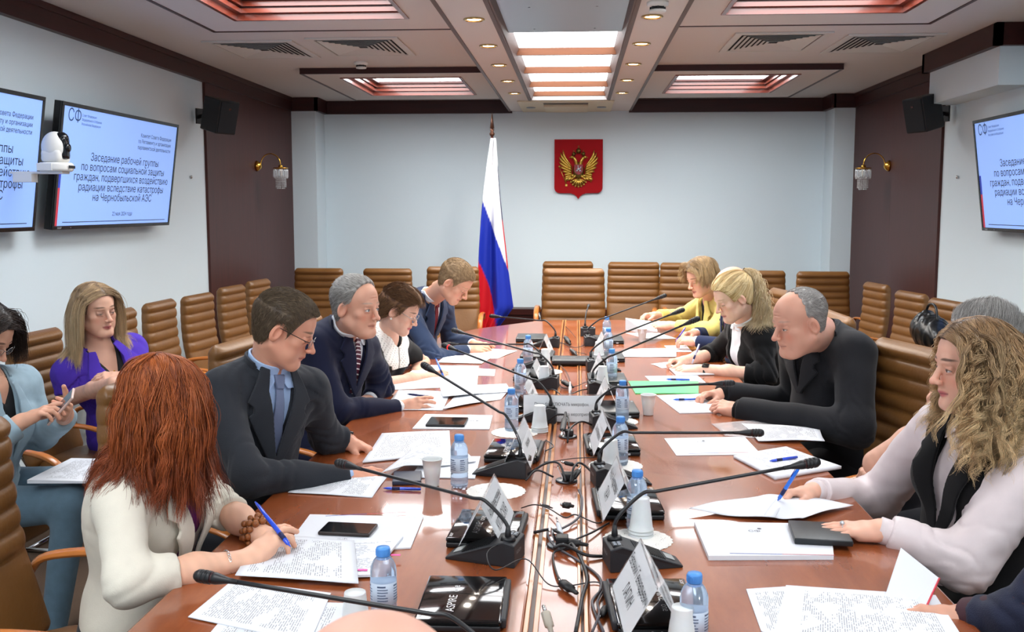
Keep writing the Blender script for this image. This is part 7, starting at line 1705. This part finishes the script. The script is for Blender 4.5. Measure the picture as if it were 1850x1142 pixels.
cable([(1022, 590), (1030, 598, .03), (1040, 610, .01)], 'thin cable hanging from the head microphone', .002)
cable([(1095, 1060), (1080, 1085, .01), (1082, 1110, .02), (1070, 1142)], 'grey cable from the near right netbook', .003, M_cgrey)
# plugs
def plug(a, b_, label, r=.008, c='#19191b', name='cable_plug'):
    A1, B1 = np.array(ont(*a)), np.array(ont(*b_)); o_ = A1.copy(); bm_ = MB(); v = B1-A1
    bm_.tube([v*0, v*.05, v*.6, v*.62, v*1.0], [r*.6, r, r, r*.6, r*.45], 8, flat=(1.2, .8)); t = thing(name, label, 'plug', o_, 0, 'cable plugs in the channel'); bm_.build('plug_body', mat('plug '+c, c, rough=.5), t)
    bm_ = MB(); bm_.tube([v*-.25, v*0], [r*.45, r*.5], 6); bm_.build('plug_tip', M_chrome, t); return t
plug((1015, 1052, .01), (1042, 1072, .01), 'black ferrite plug on the near left cable', .011)
plug((1022, 978, .012), (1062, 985, .012), 'thick black plug joint beside the near right microphone', .012)
plug((1018, 912, .012), (1036, 915, .012), 'bulky black plug near the second right netbook', .012)
plug((980, 912, .008), (998, 918, .008), 'slim black connector beside the glossy netbook', .005)
plug((1008, 945, .02), (1018, 985, .01), 'clear network plug standing by the near outlet', .006, '#c9cfd6')
plug((985, 1105, .03), (998, 1150, .0), 'grey network plug sticking up at the bottom of the channel', .009, '#a8a092')
plug((1016, 778, .045), (1022, 745, .05), 'upright black plug in the upper outlet', .010)
plug((1020, 836, .05), (1045, 842, .04), 'black plug lying over the metal outlet', .009)
plug((1045, 850, .03), (1030, 872, .005), 'black plug leaning in the metal outlet', .010)
plug((975, 805, .008), (986, 796, .008), 'small black plug beside the third left netbook', .006)
plug((1018, 690, .02), (1035, 700, .02), 'black plug above the notice card', .014)
plug((1030, 712, .0), (1030, 690, .05), 'white plug standing above the notice card', .006, '#d8dade')
plug((1032, 632, .01), (1042, 642, .01), 'black plug beyond the crosswise netbook', .012)
plug((1022, 610, .02), (1030, 622, .01), 'black plug by the head microphone', .016)
plug((1085, 1112, .01), (1100, 1090, .01), 'black power plug beside the near right netbook', .008)
# flush metal outlets in the channel
for x, y, s in ((1023, 868, 'round metal cable outlet flush in the middle plank, third from the near end'), (1026, 788, 'round metal cable outlet by the upper plugs'), (1012, 985, 'round metal cable outlet beside the near right microphone')):
    p_ = ont(x, y); t = thing('cable_outlet', s, 'cable outlet', (p_[0], p_[1], TT-.004), 0, 'cable outlets in the table')
    b = MB(); b.lathe([(.036, 0), (.036, .006), (.033, .008), (.001, .008)], n=28); b.build('cover_disc', mat('dark steel disc', '#585c60', rough=.3, metal=.9), t)
    b = MB(); b.box(-.012, -.02, .008, .022, .02, .03, bev=.004); b.build('socket_block', M_black, t)
    b = MB(); b.hexa([(-.03, -.018, .05), (-.026, -.018, .05), (-.026, .018, .05), (-.03, .018, .05), (-.01, -.018, .008), (-.006, -.018, .008), (-.006, .018, .008), (-.01, .018, .008)]); b.build('open_flap', M_chrome, t)
